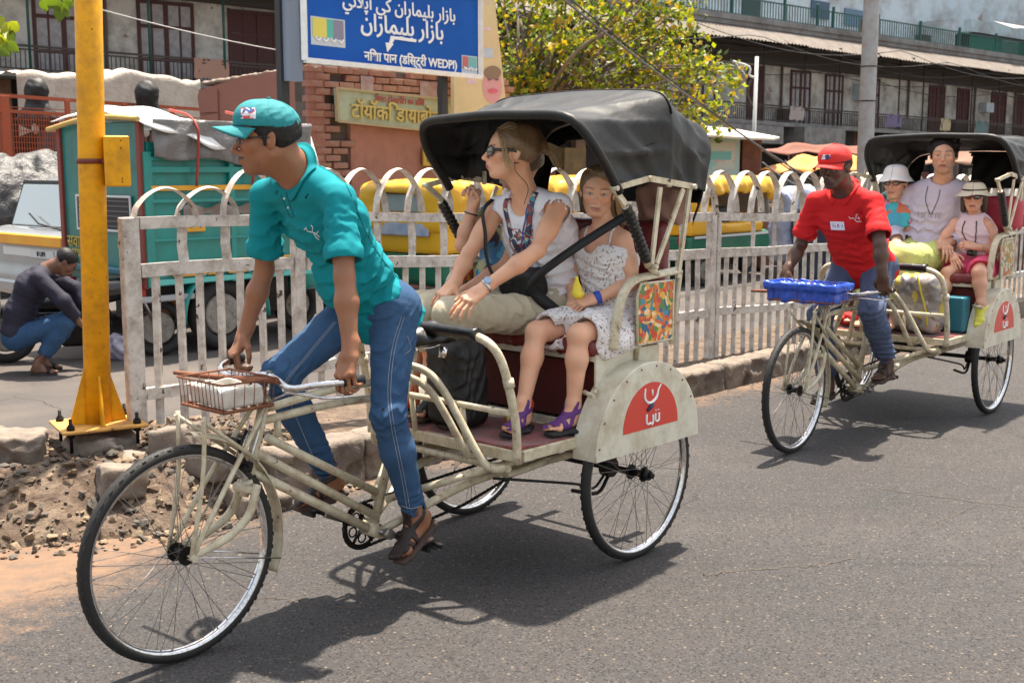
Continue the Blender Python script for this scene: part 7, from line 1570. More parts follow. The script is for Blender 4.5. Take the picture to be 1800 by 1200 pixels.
for i, (u, z, w_, h_) in enumerate([(1.95, Hb-.22, .3, .22), (2.6, Hb-.2, .22, .2), (.9, Hb-.2, .2, .22)]): b = MB(); b.box(p(u, -.022, z), (w_, .004, h_), RBk); b.obj('paper_notice', mat('faded_notice', (.45, .38, .35), .8, col2=(.2, .05, .05), mix=(9, .15, 1)), brk)
for j in range(3):
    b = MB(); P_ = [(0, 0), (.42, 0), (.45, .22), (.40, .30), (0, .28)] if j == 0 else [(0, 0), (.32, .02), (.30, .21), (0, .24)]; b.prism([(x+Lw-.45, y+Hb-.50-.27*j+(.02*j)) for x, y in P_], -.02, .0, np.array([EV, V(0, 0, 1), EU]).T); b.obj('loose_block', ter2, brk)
cb = MB(); S = Solid()
for i in range(14): S.ell(p(.12, .1+i*.16, Hb-.04-.006*i), (.13, .11, .035), rotz(rng.uniform(0, 3)), .02)
S.rough(.1, .015); S.make('broken_coping', .025, mat('coping_rubble', (.30, .24, .19), .95, col2=(.16, .12, .1), mix=(6, .3, 1), bump=(30, .7, .01)), brk)
# lettering helper: flat raised glyphs from a font object turned to mesh
def text(s, size, M_, org, m, name, parent, depth=.006, shear=0., bold=.0, space=1.):
    cu = bpy.data.curves.new(name, 'FONT'); cu.body = s; cu.size = size; cu.extrude = depth/2; cu.align_x = 'CENTER'; cu.align_y = 'CENTER'; cu.shear = shear; cu.offset = bold; cu.space_character = space; cu.resolution_u = 3
    cu.materials.append(m); tmp = bpy.data.objects.new('lettering_source', cu); COL.objects.link(tmp); dg = bpy.context.evaluated_depsgraph_get(); me = bpy.data.meshes.new_from_object(tmp.evaluated_get(dg)); bpy.data.objects.remove(tmp)
    if not me.materials: me.materials.append(m)
    o = bpy.data.objects.new(name, me); link(o, parent); mm = Matrix([[*M_[0]], [*M_[1]], [*M_[2]]]).to_4x4(); mm.translation = Vector(org); o.matrix_local = mm; return o
RT = np.stack([EU, V(0, 0, 1), -EV], 1)                               # text frame facing the road (x along the street, y up)
# board on the hut
w0, w1_ = fsx = (None, None)
def on_v(px, py, v): q = hit_v(px, v); d = ray(px, py); return V(q[0], q[1], CAMH+d[2]*q[1]/d[1])
vb = float(c0@EV)
sb_ = empty('shop_sign', tuple(on_v(695, 190, vb-.08)), label='cream and green sign board with raised yellow letters on the brick hut', cat='sign'); so_ = V(sb_.location)
q = [on_v(597, 155, vb-.08), on_v(812, 178, vb-.08), on_v(812, 236, vb-.08), on_v(599, 213, vb-.08)]; q = [x-so_ for x in q]
b = MB(); b.add([*q, *[x+EV*.05 for x in q]], [(0, 3, 2, 1), (4, 5, 6, 7), (0, 1, 5, 4), (1, 2, 6, 5), (2, 3, 7, 6), (3, 0, 4, 7)]); b.obj('sign_panel', mat('cream_green_board', (.50, .50, .34), .6, col2=(.28, .44, .30), mix=(2.2, .2, .9), grime=((.35, .2, .12), 9, .35)), sb_)
fr_ = mat('tan_sign_edge', (.42, .33, .18), .6)
for i in range(4): b = MB(); b.bar(q[i]-EV*.008, q[(i+1) % 4]-EV*.008, .03, .03); b.obj('sign_frame', fr_, sb_)
dn = nrm(q[1]-q[0]); RS = np.stack([dn, np.cross(-EV, dn), -EV], 1); cen = sum(q)/4
text('टॉयॉकि डायाबोल', .25, RS, tuple(cen+dn*-.1-V(0, 0, .05)-EV*.02), mat('yellow_letters', (.55, .43, .13), .5), 'raised_lettering', sb_, .03, bold=.004)
text('डेंगरा टोडाटिटा का डिजे', .10, RS, tuple(cen+dn*-.05+V(0, 0, .125)-EV*.02), mat('red_letters', (.45, .05, .04), .6), 'small_lettering', sb_, .01)
b = MB(); y0, y1 = on_v(745, 258, vb-.05), on_v(784, 292, vb-.05); b.box((y0+y1)/2-y0, (np.linalg.norm((y1-y0)[:2]), .03, y0[2]-y1[2]), RBk, .004); yo = b.obj('yellow_plate', mat('yellow_plate_paint', (.55, .36, .05), .6, grime=((.25, .12, .04), 14, .5)), None, loc=tuple(y0), label='small yellow plate fixed to the terracotta wall behind the railing', cat='plate')
text('टाय रेल\nदायी डोड', .09, RBk[:, [0, 2, 1]]*V(1, 1, -1), tuple((y0+y1)/2-y0-EV*.018), mat('brown_letters', (.16, .07, .02), .7), 'plate_lettering', yo, .004)
# ---- blue street sign
vs_ = vb-1.6; sg = empty('street_sign', tuple(hit_v(791, vs_)), label='large blue street sign with white Urdu and Hindi lettering and a bent arrow', cat='sign'); so_ = V(sg.location)
tl, tr, br, bl2 = [on_v(*a, vs_)-so_ for a in ((543, -60), (845, -75), (845, 136), (543, 106))]; dn = nrm(br-bl2); tl = bl2+V(0, 0, 1)*(tl-bl2)[2]; tr = br+(tl-bl2)
Wd_ = np.linalg.norm(br-bl2); Hd = (tl-bl2)[2]; cen = (tl+br)/2; RS = np.stack([dn, np.cross(-EV, dn), -EV], 1); Q = lambda fx, fy, o=0.: bl2+dn*Wd_*fx+(tl-bl2)*fy-EV*o
b = MB(); b.add([*[Q(a, c, 0) for a, c in ((0, 0), (1, 0), (1, 1), (0, 1))], *[Q(a, c, -.16) for a, c in ((0, 0), (1, 0), (1, 1), (0, 1))]], [(0, 1, 2, 3), (7, 6, 5, 4), (0, 4, 5, 1), (1, 5, 6, 2), (2, 6, 7, 3), (3, 7, 4, 0)]); b.obj('sign_panel', mat('signal_blue', (.0, .105, .47), .5, col2=(.0, .042, .27), mix=(1.5, .12, .9), spec=.25), sg)
wht = mat('white_sign_paint', (.72, .73, .74), .5, grime=((.4, .38, .35), 12, .3))
for a, c in (((0, 0), (1, 0)), ((1, 0), (1, 1)), ((0, 1), (0, 0)), ((1, 1), (0, 1))): b = MB(); b.bar(Q(*a, .012), Q(*c, .012), .06, .05); b.obj('sign_frame', wht, sg)
wl = mat('white_letters', (.78, .79, .80), .45)
hh = lambda py: (on_v(700, py, vs_)[2]-on_v(700, 120, vs_)[2])/Hd
text('ﺑﺎزار ﺑﻠﻴﻤﺎران ﻛﻲ اﭘﻼﺋﻲ'[::-1], .19, RS, tuple(Q(.52, hh(14)+.01, .006)), wl, 'lettering', sg, .008, bold=.003)
text('ﺑﺎزار ﺑﻠﻴﻤﺎران'[::-1], .25, RS, tuple(Q(.53, hh(46), .006)), wl, 'lettering', sg, .008, bold=.004)
text('निशा पान (डिस्ट्री WEDPI)', .135, RS, tuple(Q(.58, hh(103), .006)), wl, 'lettering', sg, .008, bold=.003)
b = MB(); ar = [(.435, .0), (.47, .10), (.462, .102), (.475, .155), (.60, .150), (.60, .185), (.455, .190), (.445, .108), (.425, .106)]; b.prism([(x*Wd_, (y+hh(92)-.0)*Hd) for x, y in ar], .0, .010, RS, tuple(bl2-EV*.002)); b.obj('arrow', wl, sg)
lgm = mosaic_mat('emblem_print', [(.65, .55, .08), (.65, .55, .08), (.05, .35, .25), (.25, .22, .3), (.5, .5, .5)], 5)
for fx0, fx1, y0, y1, cs in ((.035, .21, 46, 93, [((.65, .56, .10), .0, .45), ((.08, .42, .33), .45, .66), ((.22, .20, .28), .66, 1.)]), (.88, .98, 82, 117, [((.45, .12, .12), 0, .4), ((.15, .4, .42), .4, 1.)])):
    b = MB(); b.add([Q(fx0, hh(y1), .004), Q(fx1, hh(y1), .004), Q(fx1, hh(y0), .004), Q(fx0, hh(y0), .004)], [(0, 1, 2, 3)]); em = b.obj('emblem_panel', mat('pale_emblem_ground', (.5, .55, .62), .5), sg)
    for k, (c, a, z) in enumerate(cs): b = MB(); x0, x1 = fx0+(fx1-fx0)*(a*.9+.05), fx0+(fx1-fx0)*(z*.9+.05); b.add([Q(x0, hh(y0+(y1-y0)*.72), .008), Q(x1, hh(y0+(y1-y0)*.72), .008), Q(x1, hh(y0+2), .008), Q(x0, hh(y0+2), .008)], [(0, 1, 2, 3)]); b.obj('emblem_patch', mat('emblem_%s%s' % ('abc'[k], 'l' if fx0 < .5 else 'r'), c, .5), em)
    b = MB()
    for k in range(4): x = fx0+(fx1-fx0)*(.12+.22*k); b.tube([Q(x, hh(y1-14+(k % 2)*3), .012), Q(x+.014*(fx1-fx0)/.17, hh(y1-8), .012), Q(x+.026*(fx1-fx0)/.17, hh(y1-13), .012)], .010, 5, path=3)
    b.obj('emblem_script', wl, em)
bk_ = mat('black_iron', (.018, .018, .02), .6)
for px, w_ in ((791, .09), (516, .10)):
    p0 = hit_v(px, vs_+.05); z1 = on_v(px, -60, vs_)[2] if px < 600 else on_v(px, 132, vs_)[2]; b = MB(); b.box(p0-so_+V(0, 0, z1/2)+EV*.1, (w_, .08, z1), RBk); b.obj('sign_post', bk_, sg)
b = MB(); q0, q1 = on_v(519, 60, vs_), on_v(541, 60, vs_); b.box((q0+q1)/2-so_+EV*.06, (np.linalg.norm(q1-q0), .10, Hd), RBk); b.obj('side_band', mat('blue_grey_paint', (.16, .19, .25), .6), sg)
# ---- leaning painted hoarding right of the sign
vh = vb-.4; ho = empty('hoarding', tuple(hit_v(850, vh)), label='tall cream hoarding with peach stains and a pink portrait print beside the blue sign', cat='hoarding'); so_ = V(ho.location)
q = [on_v(*a, vh)-so_ for a in ((800, 200), (892, 200), (866, -40), (800, -40))]
b = MB(); b.add([*q, *[x+EV*.06 for x in q]], [(0, 1, 2, 3), (7, 6, 5, 4), (0, 4, 5, 1), (1, 5, 6, 2), (2, 6, 7, 3), (3, 7, 4, 0)]); b.obj('hoarding_panel', mat('cream_peach_paint', (.66, .58, .30), .7, col2=(.66, .38, .24), mix=(1.1, .25, .8), grime=((.45, .42, .2), 4, .4)), ho)
for (cx, cy, rx, ry, c, nm) in ((866, 152, 17, 30, (.62, .30, .30), 'pink_print'), (866, 128, 15, 12, (.25, .16, .10), 'brown_print'), (866, 160, 9, 4, (.62, .12, .16), 'red_print'), (860, 140, 3, 2, (.2, .1, .1), 'dark_print'), (873, 140, 3, 2, (.2, .1, .1), 'dark_print')):
    b = MB(); k = {'pink_print': 1, 'brown_print': 2, 'red_print': 3, 'dark_print': 4}[nm]; b.add([on_v(cx+rx*cos(a), cy+ry*sin(a), vh)-so_-EV*.004*k for a in np.linspace(0, 2*pi, 20, endpoint=False)], [tuple(range(20))[::-1]]); b.obj('portrait_patch', mat(nm, c, .7), ho)
for (x0, y0, x1, y1, c) in ((848, 85, 868, 102, (.25, .4, .62)), (850, 48, 864, 54, (.6, .35, .5)), (855, 2, 866, 8, (.5, .35, .2)), (822, 138, 838, 148, (.6, .35, .5))): b = MB(); b.add([on_v(a, c_, vh)-so_-EV*.004 for a, c_ in ((x0, y1), (x1, y1), (x1, y0), (x0, y0))], [(0, 1, 2, 3)]); b.obj('printed_patch', mat('print_%d' % x0, c, .7, col2=(.7, .6, .5), mix=(14, .1, 1)), ho)
b = MB(); b.box(V(0, 0, 1.2)+EV*.1, (.06, .06, 2.4), RBk); b.obj('hoarding_post', bk_, ho)
# ---------------------------------------------------------------- vehicles, people and goods on the far carriageway, tree
def sdf(name, S, vox, m, parent, **k): return S.make(name, vox, m, parent, **k)
RU = float(ANG)
tyr = mat('road_tyre', (.025, .024, .024), .85, bump=(60, .4, .004)); hubm = mat('dusty_hub', (.30, .28, .25), .6, metal=.3, grime=((.12, .1, .08), 20, .7))
def road_wheel(parent, loc, r, w_, side=-1):
    wh = empty('wheel', loc, parent=parent); b = MB(); b.torus((0, 0, 0), r-w_*.42, w_*.5, n=40, m=10, sq=(.85, 1)); b.obj('tyre', tyr, wh)
    b = MB(); b.cyl((0, side*w_*.10, 0), (0, side*w_*.34, 0), r*.62, r*.55, 28); b.cyl((0, side*w_*.3, 0), (0, side*w_*.5, 0), r*.16, n=10)
    for k in range(6): a = k*pi/3; b.cyl((r*.36*cos(a), side*w_*.3, r*.36*sin(a)), (r*.36*cos(a), side*w_*.40, r*.36*sin(a)), r*.07, n=8)
    b.obj('hub', hubm, wh); return wh
# ---- teal goods carrier
tealp = mat('teal_enamel', (.012, .27, .235), .38, col2=(.010, .23, .205), mix=(1.5, .35, .8), grime=((.03, .12, .10), 4, .5), bump=(5, .2, .01), coat=.3)
tk = empty('goods_carrier', tuple(uv(5.23, 8.77)), RU, label='teal goods carrier with a tarpaulin over its load behind the railing', cat='goods carrier')
L_, Wt, Ht, zb = 1.62, 1.35, 1.90, .60
b = MB(); b.box((L_/2, Wt/2, (1.78+.60)/2), (L_-.03, Wt-.03, 1.18), None, .01); b.obj('cargo_body', tealp, tk)
b = MB(); b.box((L_/2, Wt/2, zb-.07), (L_-.3, Wt-.25, .14)); b.box((.9, Wt/2, .38), (1.3, .7, .25)); b.obj('chassis', m_grease(), tk)
mar = mat('maroon_stay', (.20, .035, .025), .6)
for x, w_ in ((.0, .075), (.80, .05), (1.59, .075)): b = MB(); b.box((x, -.012, (Ht+zb)/2-.1), (w_, .035, Ht-zb-.2), None, .004); b.obj('body_post', tealp, tk)
for z, h_, m_ in ((1.645, .028, tealp), (1.555, .05, tealp), (1.405, .042, mat('orange_stripe', (.70, .34, .02), .5)), (1.30, .03, tealp), (.98, .02, tealp), (.635, .045, mat('light_teal', (.10, .46, .42), .4, coat=.3))): b = MB(); b.box((L_/2+.02, -.022, z), (L_, .02, h_), None, .003); b.obj('side_rib', m_, tk)
b = MB(); G = np.array([[V(.30+.052*i, -.045-.02*sin(i*.9)*(j > 0), 1.255-.028*j+.02*sin(i*1.1+j)) for j in range(4)] for i in range(25)]); b.grid(G); b.obj('tarpaulin_roll', mat('brown_plastic', (.12, .08, .065), .35, col2=(.3, .26, .23), mix=(9, .2, .8), bump=(30, .6, .01)), tk)
flw = mosaic_mat('painted_floral_panel', [(.65, .33, .03), (.60, .28, .03), (.04, .20, .30), (.66, .36, .05), (.35, .10, .02), (.05, .3, .3)], 34)
for i in range(5): b = MB(); b.box((.30+.27*i, -.028, .735), (.215, .012, .125), None, .003); o = b.obj('painted_square', mat('orange_ground', (.66, .33, .03), .5), tk); b = MB(); b.box((.30+.27*i, -.036, .735), (.15, .006, .085)); b.obj('painted_flower', flw, o)
b = MB(); b.box((.42, -.024, 1.09), (.20, .012, .10), None, .01); o = b.obj('eye_panel', _M['orange_ground'], tk)
for dx in (-.045, .045): b = MB(); b.tube([(.42+dx-.032, -.034, 1.09), (.42+dx, -.034, 1.115), (.42+dx+.032, -.034, 1.09)], .006, 5, path=4); b.cyl((.42+dx, -.03, 1.087), (.42+dx, -.037, 1.087), .012, n=8); b.obj('painted_eye', mat('black_print', (.02, .02, .02), .6), o)
# rear end facing left
b = MB(); b.box((-.018, Wt/2, 1.275), (.03, Wt, 1.33), None, .006); b.obj('rear_door', mat('deep_teal_enamel', (.008, .17, .155), .4, grime=((.02, .07, .06), 5, .6), coat=.3), tk)  # end face in a darker teal, its shade put into the colour
for y in (.02, Wt-.02): b = MB(); b.box((-.04, y, 1.27), (.04, .06, 1.36), None, .005); b.obj('corner_post', mar, tk)
o = MB().box((-.042, .62, 1.19), (.02, .86, .30), None, .004).obj('louvre_panel', mat('dark_louvre', (.03, .022, .025), .6), tk); wfr = mat('white_trim', (.6, .6, .6), .6)
for z in (1.05, 1.335): MB().box((-.054, .62, z), (.012, .90, .018)).obj('trim', wfr, o)
for y in (.18, 1.06): MB().box((-.054, y, 1.19), (.012, .018, .28)).obj('trim', wfr, o)
for k in range(6): MB().box((-.056, .62, 1.085+.042*k), (.016, .84, .008), roty(.3)).obj('louvre', mat('louvre_edge', (.12, .10, .11), .6), o)
for i, (y, z) in enumerate([(.25, .93), (1.12, .93), (.25, .82), (1.12, .82)]):
    text(('दिल्ली', 'सवारी', 'गाडी', 'शुभ')[i], .15, np.stack([V(0, -1, 0), V(0, 0, 1), V(-1, 0, 0)], 1), (-.042, y, z), mat('ochre_letters', (.5, .36, .06), .6), 'door_lettering', tk, .006)
MB().box((-.08, Wt/2, .72), (.10, Wt+.06, .06), None, .015).obj('rear_step', mat('blue_teal_bar', (.01, .12, .16), .5), tk)
for y in (.10, Wt-.1): MB().box((-.05, y, .56), (.05, .14, .12), None, .01).obj('tail_lamp', mat('red_lamp', (.35, .01, .01), .2, coat=.5), tk)
road_wheel(tk, (.72, .10, .31), .31, .15); road_wheel(tk, (.72, Wt-.1, .31), .31, .15, 1); pass
b = MB(); G = np.array([[V(.72+.42*cos(a), y, .31+.42*sin(a)) for y in (-.035, .14)] for a in np.linspace(-.1, pi+.1, 20)]); b.grid(G); gq = b.obj('mudguard', tealp, tk); md = gq.modifiers.new('t', 'SOLIDIFY'); md.thickness = .012
b = MB(); b.box((.10, .02, .50), (.62, .05, .05), None, .01); b.obj('side_guard', mat('grey_guard', (.35, .36, .37), .5), tk)
S = Solid(); S.box((.35, .35, .42), (.16, .2, .12), rad=.05); S.rough(.1, .02); S.make('tool_bundle', .02, mat('orange_tool_cloth', (.42, .17, .04), .8, col2=(.12, .05, .03), mix=(9, .3, 1)), tk)
# cab
S = Solid(); S.box((L_+.32, Wt/2, .92), (.34, Wt/2-.08, .48), rad=.12); sdf('cab', S, .035, tealp, tk); road_wheel(tk, (L_+.35, Wt/2, .25), .25, .12)
# load under cloth
def cloth_grid(f, nu, nv): return np.array([[f(i/(nu-1), j/(nv-1)) for j in range(nv)] for i in range(nu)])
gt = mat('grey_tarpaulin_sheet', (.13, .12, .12), .38, col2=(.22, .21, .20), mix=(3, .3, .9), bump=[(5, 1., .05), (22, .5, .02)], coat=.15)
b = MB(); b.grid(cloth_grid(lambda s, t: V(.04+1.60*s, -.055+.03*sin(s*19+t*5)*t*(1-t)*3-.02*sin(s*47)*t, 1.96-(.30+.10*s+.02*sin(s*14))*t), 70, 14)); o = b.obj('load_cover', gt, tk); md = o.modifiers.new('t', 'SOLIDIFY'); md.thickness = .008
wt_ = mat('white_tarpaulin', (.70, .70, .69), .6, col2=(.60, .59, .58), mix=(2, .3, .7), bump=[(4, .8, .04), (18, .4, .015)])
def top_(s, t):
    x = -.08+1.78*s; y = -.10+1.5*t; edge = max(0, .10-t)/.10; e = (.015+.30*min(1, s*1.25)**.8+.02*sin(s*21))*edge
    return V(x, y-.015*sin(s*23)*(t < .08)-.0, 1.945+.045*sin(t*pi)+.10*math.exp(-((s-.12)/.12)**2)*(t > .0)*sin(min(1, t*4)*pi/2)-.02*s-e+.006*sin(s*31+t*17)+.010*sin(s*13-t*9))
b = MB(); b.grid(cloth_grid(top_, 80, 40)); o = b.obj('load_sheet', wt_, tk); md = o.modifiers.new('t', 'SOLIDIFY'); md.thickness = .01
rp = mat('red_rope', (.32, .05, .035), .8)
for x in (.42, .98, 1.42): b = MB(); b.tube([(x, .30, 2.055), (x, .02, 2.0), (x, -.105, 1.90), (x+.01, -.10, 1.75), (x+.005, -.06, 1.42)], .012, 6, path=5); b.obj('rope', rp, tk)
b = MB(); b.tube([(-.09, -.06, 1.955), (-.10, .45, 1.985), (-.10, .9, 1.965), (-.10, 1.42, 1.90)], .022, 8, path=5); b.obj('rolled_edge', mat('ochre_rope', (.5, .33, .10), .8, bump=(20, .5, .01)), tk)
# ---- auto rickshaws
def auto(loc, label, rear=1):
    r = empty('auto_rickshaw', loc, RU, label=label, cat='auto rickshaw', group='yellow and green auto rickshaws'); ye = mat('auto_yellow', (.74, .37, .008), .45, col2=(.66, .36, .015), mix=(2, .3, .8), bump=(5, .35, .02), coat=.2); gr = mat('auto_green', (.006, .13, .075), .45, coat=.2)
    S = Solid(); S.box((1.15, .65, .60), (1.12, .64, .26), rad=.10); S.cone((2.2, .65, .55), (2.5, .65, .62), .26, .16, .2, flat=(V(0, 1, 0), .55)); S.plane((0, 0, .67), (0, 0, 1), 0); S.rough(.5, .006); S.make('lower_body', .03, gr, r)
    S = Solid(); S.box((.95, .65, .85), (.93, .645, .22), rad=.09); S.cone((2.15, .65, .74), (2.38, .65, .72), .22, .15, .2, flat=(V(0, 1, 0), .5)); S.plane((0, 0, .672), (0, 0, -1), 0); S.box((1.32, .65, 1.02), (.62, .8, .19), rad=.05, op='s'); S.rough(.5, .006); S.make('upper_body', .03, ye, r)
    S = Solid(); S.box((1.12, .65, 1.28), (1.12, .66, .16), rad=.13); S.box((1.12, .65, 1.2), (1.08, .60, .16), rad=.06, op='s'); S.box((.22, .65, 1.15), (.24, .66, .26), rad=.08, k=.05); S.box((.0, .65, 1.2), (.2, .36, .10), rad=.05, op='s'); S.box((1.3, .65, 1.02), (.72, .8, .20), rad=.05, op='s'); S.rough(.4, .016); S.fold((1.1, 0, 1.35), (1, 0, .2), .22, .012, 1.2, .8); S.rough(.12, .005); S.make('canvas_hood', .025, ye, r)
    gl = mat('dusty_glass', (.35, .40, .42), .1, col2=(.2, .22, .24), mix=(2, .3, 1), coat=.5)
    MB().box((.06, .65, 1.2), (.02, .70, .19), None, .01).obj('rear_window', gl, r); MB().box((2.1, .65, 1.05), (.03, 1.15, .42), roty(-.25), .01).obj('windscreen', gl, r)
    for y in (.03, 1.27): MB().bar((2.25, y, .8), (2.05, y, 1.32), .05, .05).obj('screen_pillar', ye, r)
    MB().box((-.0, .65, .93), (.03, .9, .14), None, .01).obj('rear_panel', mat('white_rear_panel', (.6, .6, .58), .5, col2=(.1, .15, .4), mix=(6, .1, 1)), r)
    MB().box((1.15, -.012, .66), (2.1, .012, .03)).obj('body_stripe', wfr, r)
    for y in (.12, 1.18): MB().box((-.01, y, .62), (.04, .12, .12), None, .02).obj('tail_lamp', _M['red_lamp'], r)
    road_wheel(r, (.42, .06, .21), .21, .10); road_wheel(r, (.42, 1.24, .21), .21, .10, 1); road_wheel(r, (2.45, .65, .21), .21, .10); MB().box((1.2, .65, .38), (2.0, 1.1, .12)).obj('floor_pan', m_grease(), r)
    S = Solid(); S.box((1.0, .65, .75), (.15, .55, .30), rad=.06); S.make('seat', .04, m_black(), r); return r
ru = lambda u, v: tuple(uv(u, v))
a1 = auto(ru(float((hit_v(778, 8.8))@EU), 8.8), 'yellow and green auto rickshaw behind the railing between the rider and the canopy')
a2 = auto(ru(float((hit_v(1212, 8.8))@EU), 8.8), 'yellow and green auto rickshaw behind the railing right of the nearest canopy')
a3 = auto(ru(float((hit_v(900, 10.6))@EU), 10.6), 'auto rickshaw farther back, glimpsed between the passengers and the canopy irons')
S = Solid(); S.box((0, 0, .55), (.35, .30, .50), rad=.2); S.rough(.3, .05); S.rough(.1, .02); p = at(1405, 420, 15.8); o = S.make('sack_pile', .035, mat('blue_white_sacking', (.55, .56, .62), .8, col2=(.05, .10, .30), mix=(4, .15, 1), bump=(9, .7, .02)), None, label='blue and white sacks stacked beside the auto rickshaw, seen through the railing', cat='sacks'); o.location = (p[0], p[1], 0.25)
o2 = MB().box((0, 0, .13), (.8, .7, .26), None, .02).obj('sack_pallet', wood, o)
o2.location = (0, 0, -.25)
S = Solid(); S.box((0, 0, .75), (.3, .25, .42), rad=.25); S.cone((0, 0, 0), (0, 0, .9), .2, .25, .1); S.rough(.3, .04); p = GP(1440, 15.2); o = S.make('covered_motorbike', .035, mat('navy_cover', (.02, .03, .06), .7, bump=(9, .6, .02)), None, label='bulky shape under a navy cover behind the red rider', cat='cover'); o.location = tuple(p)
# ---- silver hatchback seen from behind
silver = mat('silver_car_paint', (.30, .32, .34), .28, metal=.35, col2=(.36, .37, .39), mix=(1, .3, .6), coat=.6, grime=((.2, .17, .14), 3, .3))
cu0 = float(hit_v(130, 10.35)@EU); car = empty('car', ru(cu0, 10.35), RU, label='silver hatchback with an orange banner under its rear window', cat='car')
S = Solid(); S.box((1.85, .80, .62), (1.85, .80, .32), rad=.16); S.box((1.75, .80, 1.05), (1.35, .68, .36), rad=.20, k=.10); S.cone((.12, .2, .45), (.12, 1.4, .45), .14, None, .08); S.plane((-.02, 0, 1.2), (-.93, 0, .30), .05); S.plane((0, 0, 1.42), (0, 0, 1), .05)
for x in (.75, 3.0): S.cone((x, -.3, .33), (x, 1.9, .33), .36, None, .02, op='s')
S.make('body', .03, silver, car)
gls = mat('sky_lit_glass', (.30, .36, .38), .05, spec=1., coat=1.)
sl2 = .32; Rg_ = roty(sl2)
q = MB(); q.box((0, 0, 0), (.02, 1.12, .40), Rg_, .05); q.obj('rear_window', gls, car, loc=(.235, .80, 1.135)); MB().box((0, 0, 0), (.012, 1.20, .48), Rg_, .05).obj('window_seal', m_black(), car, loc=(.243, .80, 1.135))
b = MB(); b.tube([(.10, .35, .93), (.10, .75, .975), (.15, 1.0, 1.06)], .008, 6); b.obj('wiper', m_black(), car); b = MB(); b.box((.12, .55, .925), (.02, .8, .02), None, .005); b.obj('wiper_arm', m_black(), car)
MB().box((-.012, .68, .835), (.05, 1.1, .10), None, .01).obj('banner', mat('orange_banner', (.75, .20, .02), .5, col2=(.75, .5, .03), mix=(2.5, .1, 1)), car)
MB().box((.008, .68, .72), (.03, 1.05, .10), None, .015).obj('plate_garnish', mat('white_plastic', (.62, .63, .64), .35, coat=.3), car)
np_ = MB().box((-.012, .50, .715), (.012, .40, .075), None, .004).obj('number_plate', mat('plate_white', (.55, .57, .58), .4), car); text('II UPI', .062, np.stack([V(0, -1, 0), V(0, 0, 1), V(-1, 0, 0)], 1), (-.022, .50, .715), mat('black_print', (.02, .02, .02), .6), 'plate_text', np_, .004)
for y in (.10, 1.50): S = Solid(); S.ell((.05, y, .76), (.07, .10, .13)); S.make('tail_lamp', .02, mat('tail_red', (.35, .008, .012), .12, coat=1.), car)
MB().box((.0, .8, .40), (.10, 1.62, .16), None, .05).obj('bumper', silver, car)
for x in (.75, 3.0): road_wheel(car, (x, .10, .30), .30, .18); road_wheel(car, (x, 1.5, .30), .30, .18, 1)
c2 = copy_tree(car); c2.location = ru(float(hit_v(9, 9.3)@EU)-3.7, 9.3); c2['label'] = 'second silver car cut off by the left edge of the view'
# ---- squatting man
J = dict(hd=(.30, .0, .98), hrot=(8, 50, 0), neck=(.14, 0, .93), chest=(.02, 0, .78), waist=(-.10, 0, .55), pel=(-.14, 0, .36), sh={1: (.10, .18, .86), -1: (.10, -.18, .86)}, el={1: (.34, .24, .72), -1: (.30, -.24, .66)}, wr={1: (.44, .16, .52), -1: (.42, -.14, .45)},
    hip={1: (-.12, .09, .33), -1: (-.12, -.09, .33)}, kn={1: (.30, .16, .47), -1: (.30, -.16, .47)}, an={1: (.04, .13, .09), -1: (.04, -.13, .09)}, hand={1: ((.6, -.4, -.6), (.6, .3, .6), (.5, .7, .4), (.3, .4)), -1: ((.6, .4, -.6), (.6, -.3, .6), (.5, .7, .4), (.3, .4))}, foot={1: ((1, .1, 0), (0, 0, 1)), -1: ((1, -.1, 0), (0, 0, 1))})
st = dict(skin=(.16, .075, .045), g=1., hs=1., top=dict(mat=mat('plum_jacket', (.012, .010, .026), .8, bump=[(14, .5, .012)]), off=.025, sleeve=1.9, hem=.02, neck=.016, name='jacket', vox=.008, folds=[((0, .15, .7), (.5, 0, .8), .06, .010, .25, 1)]), legs=dict(mat=denim, off=.022, len=.9, cuff=.005, vox=.008, folds=[((.1, .15, .42), (1, 0, .2), .05, .008, .2, 1)]))
g0 = gnd(66, 655); r9 = person('man in dark jacket and jeans squatting on the road behind the yellow pole', ((g0[0], g0[1], 0), radians(12)), (-.1, 0, 0), J, st, vox=.008)
root, body, hc, R, hs, P, base = st['_']; hair_solid(hc, R, hs, dict(nape=-.055)).make('hair', .007, hairk, root, base=base)
for s in (1, -1): sandal(root, J['an'][s], *J['foot'][s], -s, .97, mat('black_sole', (.02, .018, .02), .8), black, base, STRAPS_A[:2])
r9.scale = (.87, .87, .87); car.scale = (1.15, 1.18, 1.06)
g1 = gnd(128, 632); mb = empty('motorbike', (g1[0], g1[1], 0), .32, label='low dark motorbike beside the squatting man behind the yellow pole', cat='motorbike')
S = Solid(); S.cone((-.42, 0, .47), (.12, 0, .50), .06, .09, .05, flat=(V(0, 1, 0), .75)); S.make('seat', .014, _M['black_vinyl'], mb)
S = Solid(); S.cone((.18, 0, .55), (.45, 0, .58), .11, .09, .06); S.box((.0, 0, .33), (.32, .07, .10), rad=.05, k=.05); S.cone((-.45, 0, .42), (-.62, 0, .36), .05, .03, .05); S.make('bodywork', .014, mat('black_lacquer', (.008, .008, .009), .2, coat=.6), mb)
S = Solid(); S.box((.05, 0, .22), (.13, .10, .10), rad=.03); S.cone((-.1, .10, .18), (-.6, .12, .22), .035, .04, .02); S.make('engine', .014, m_grease(), mb)
for x in (-.5, .68): road_wheel(mb, (x, 0, .24), .24, .09)
b = MB()
for y in (.07, -.07): b.tube([(.68, y, .24), (.52, y, .62), (.50, y, .74)], .018, 8)
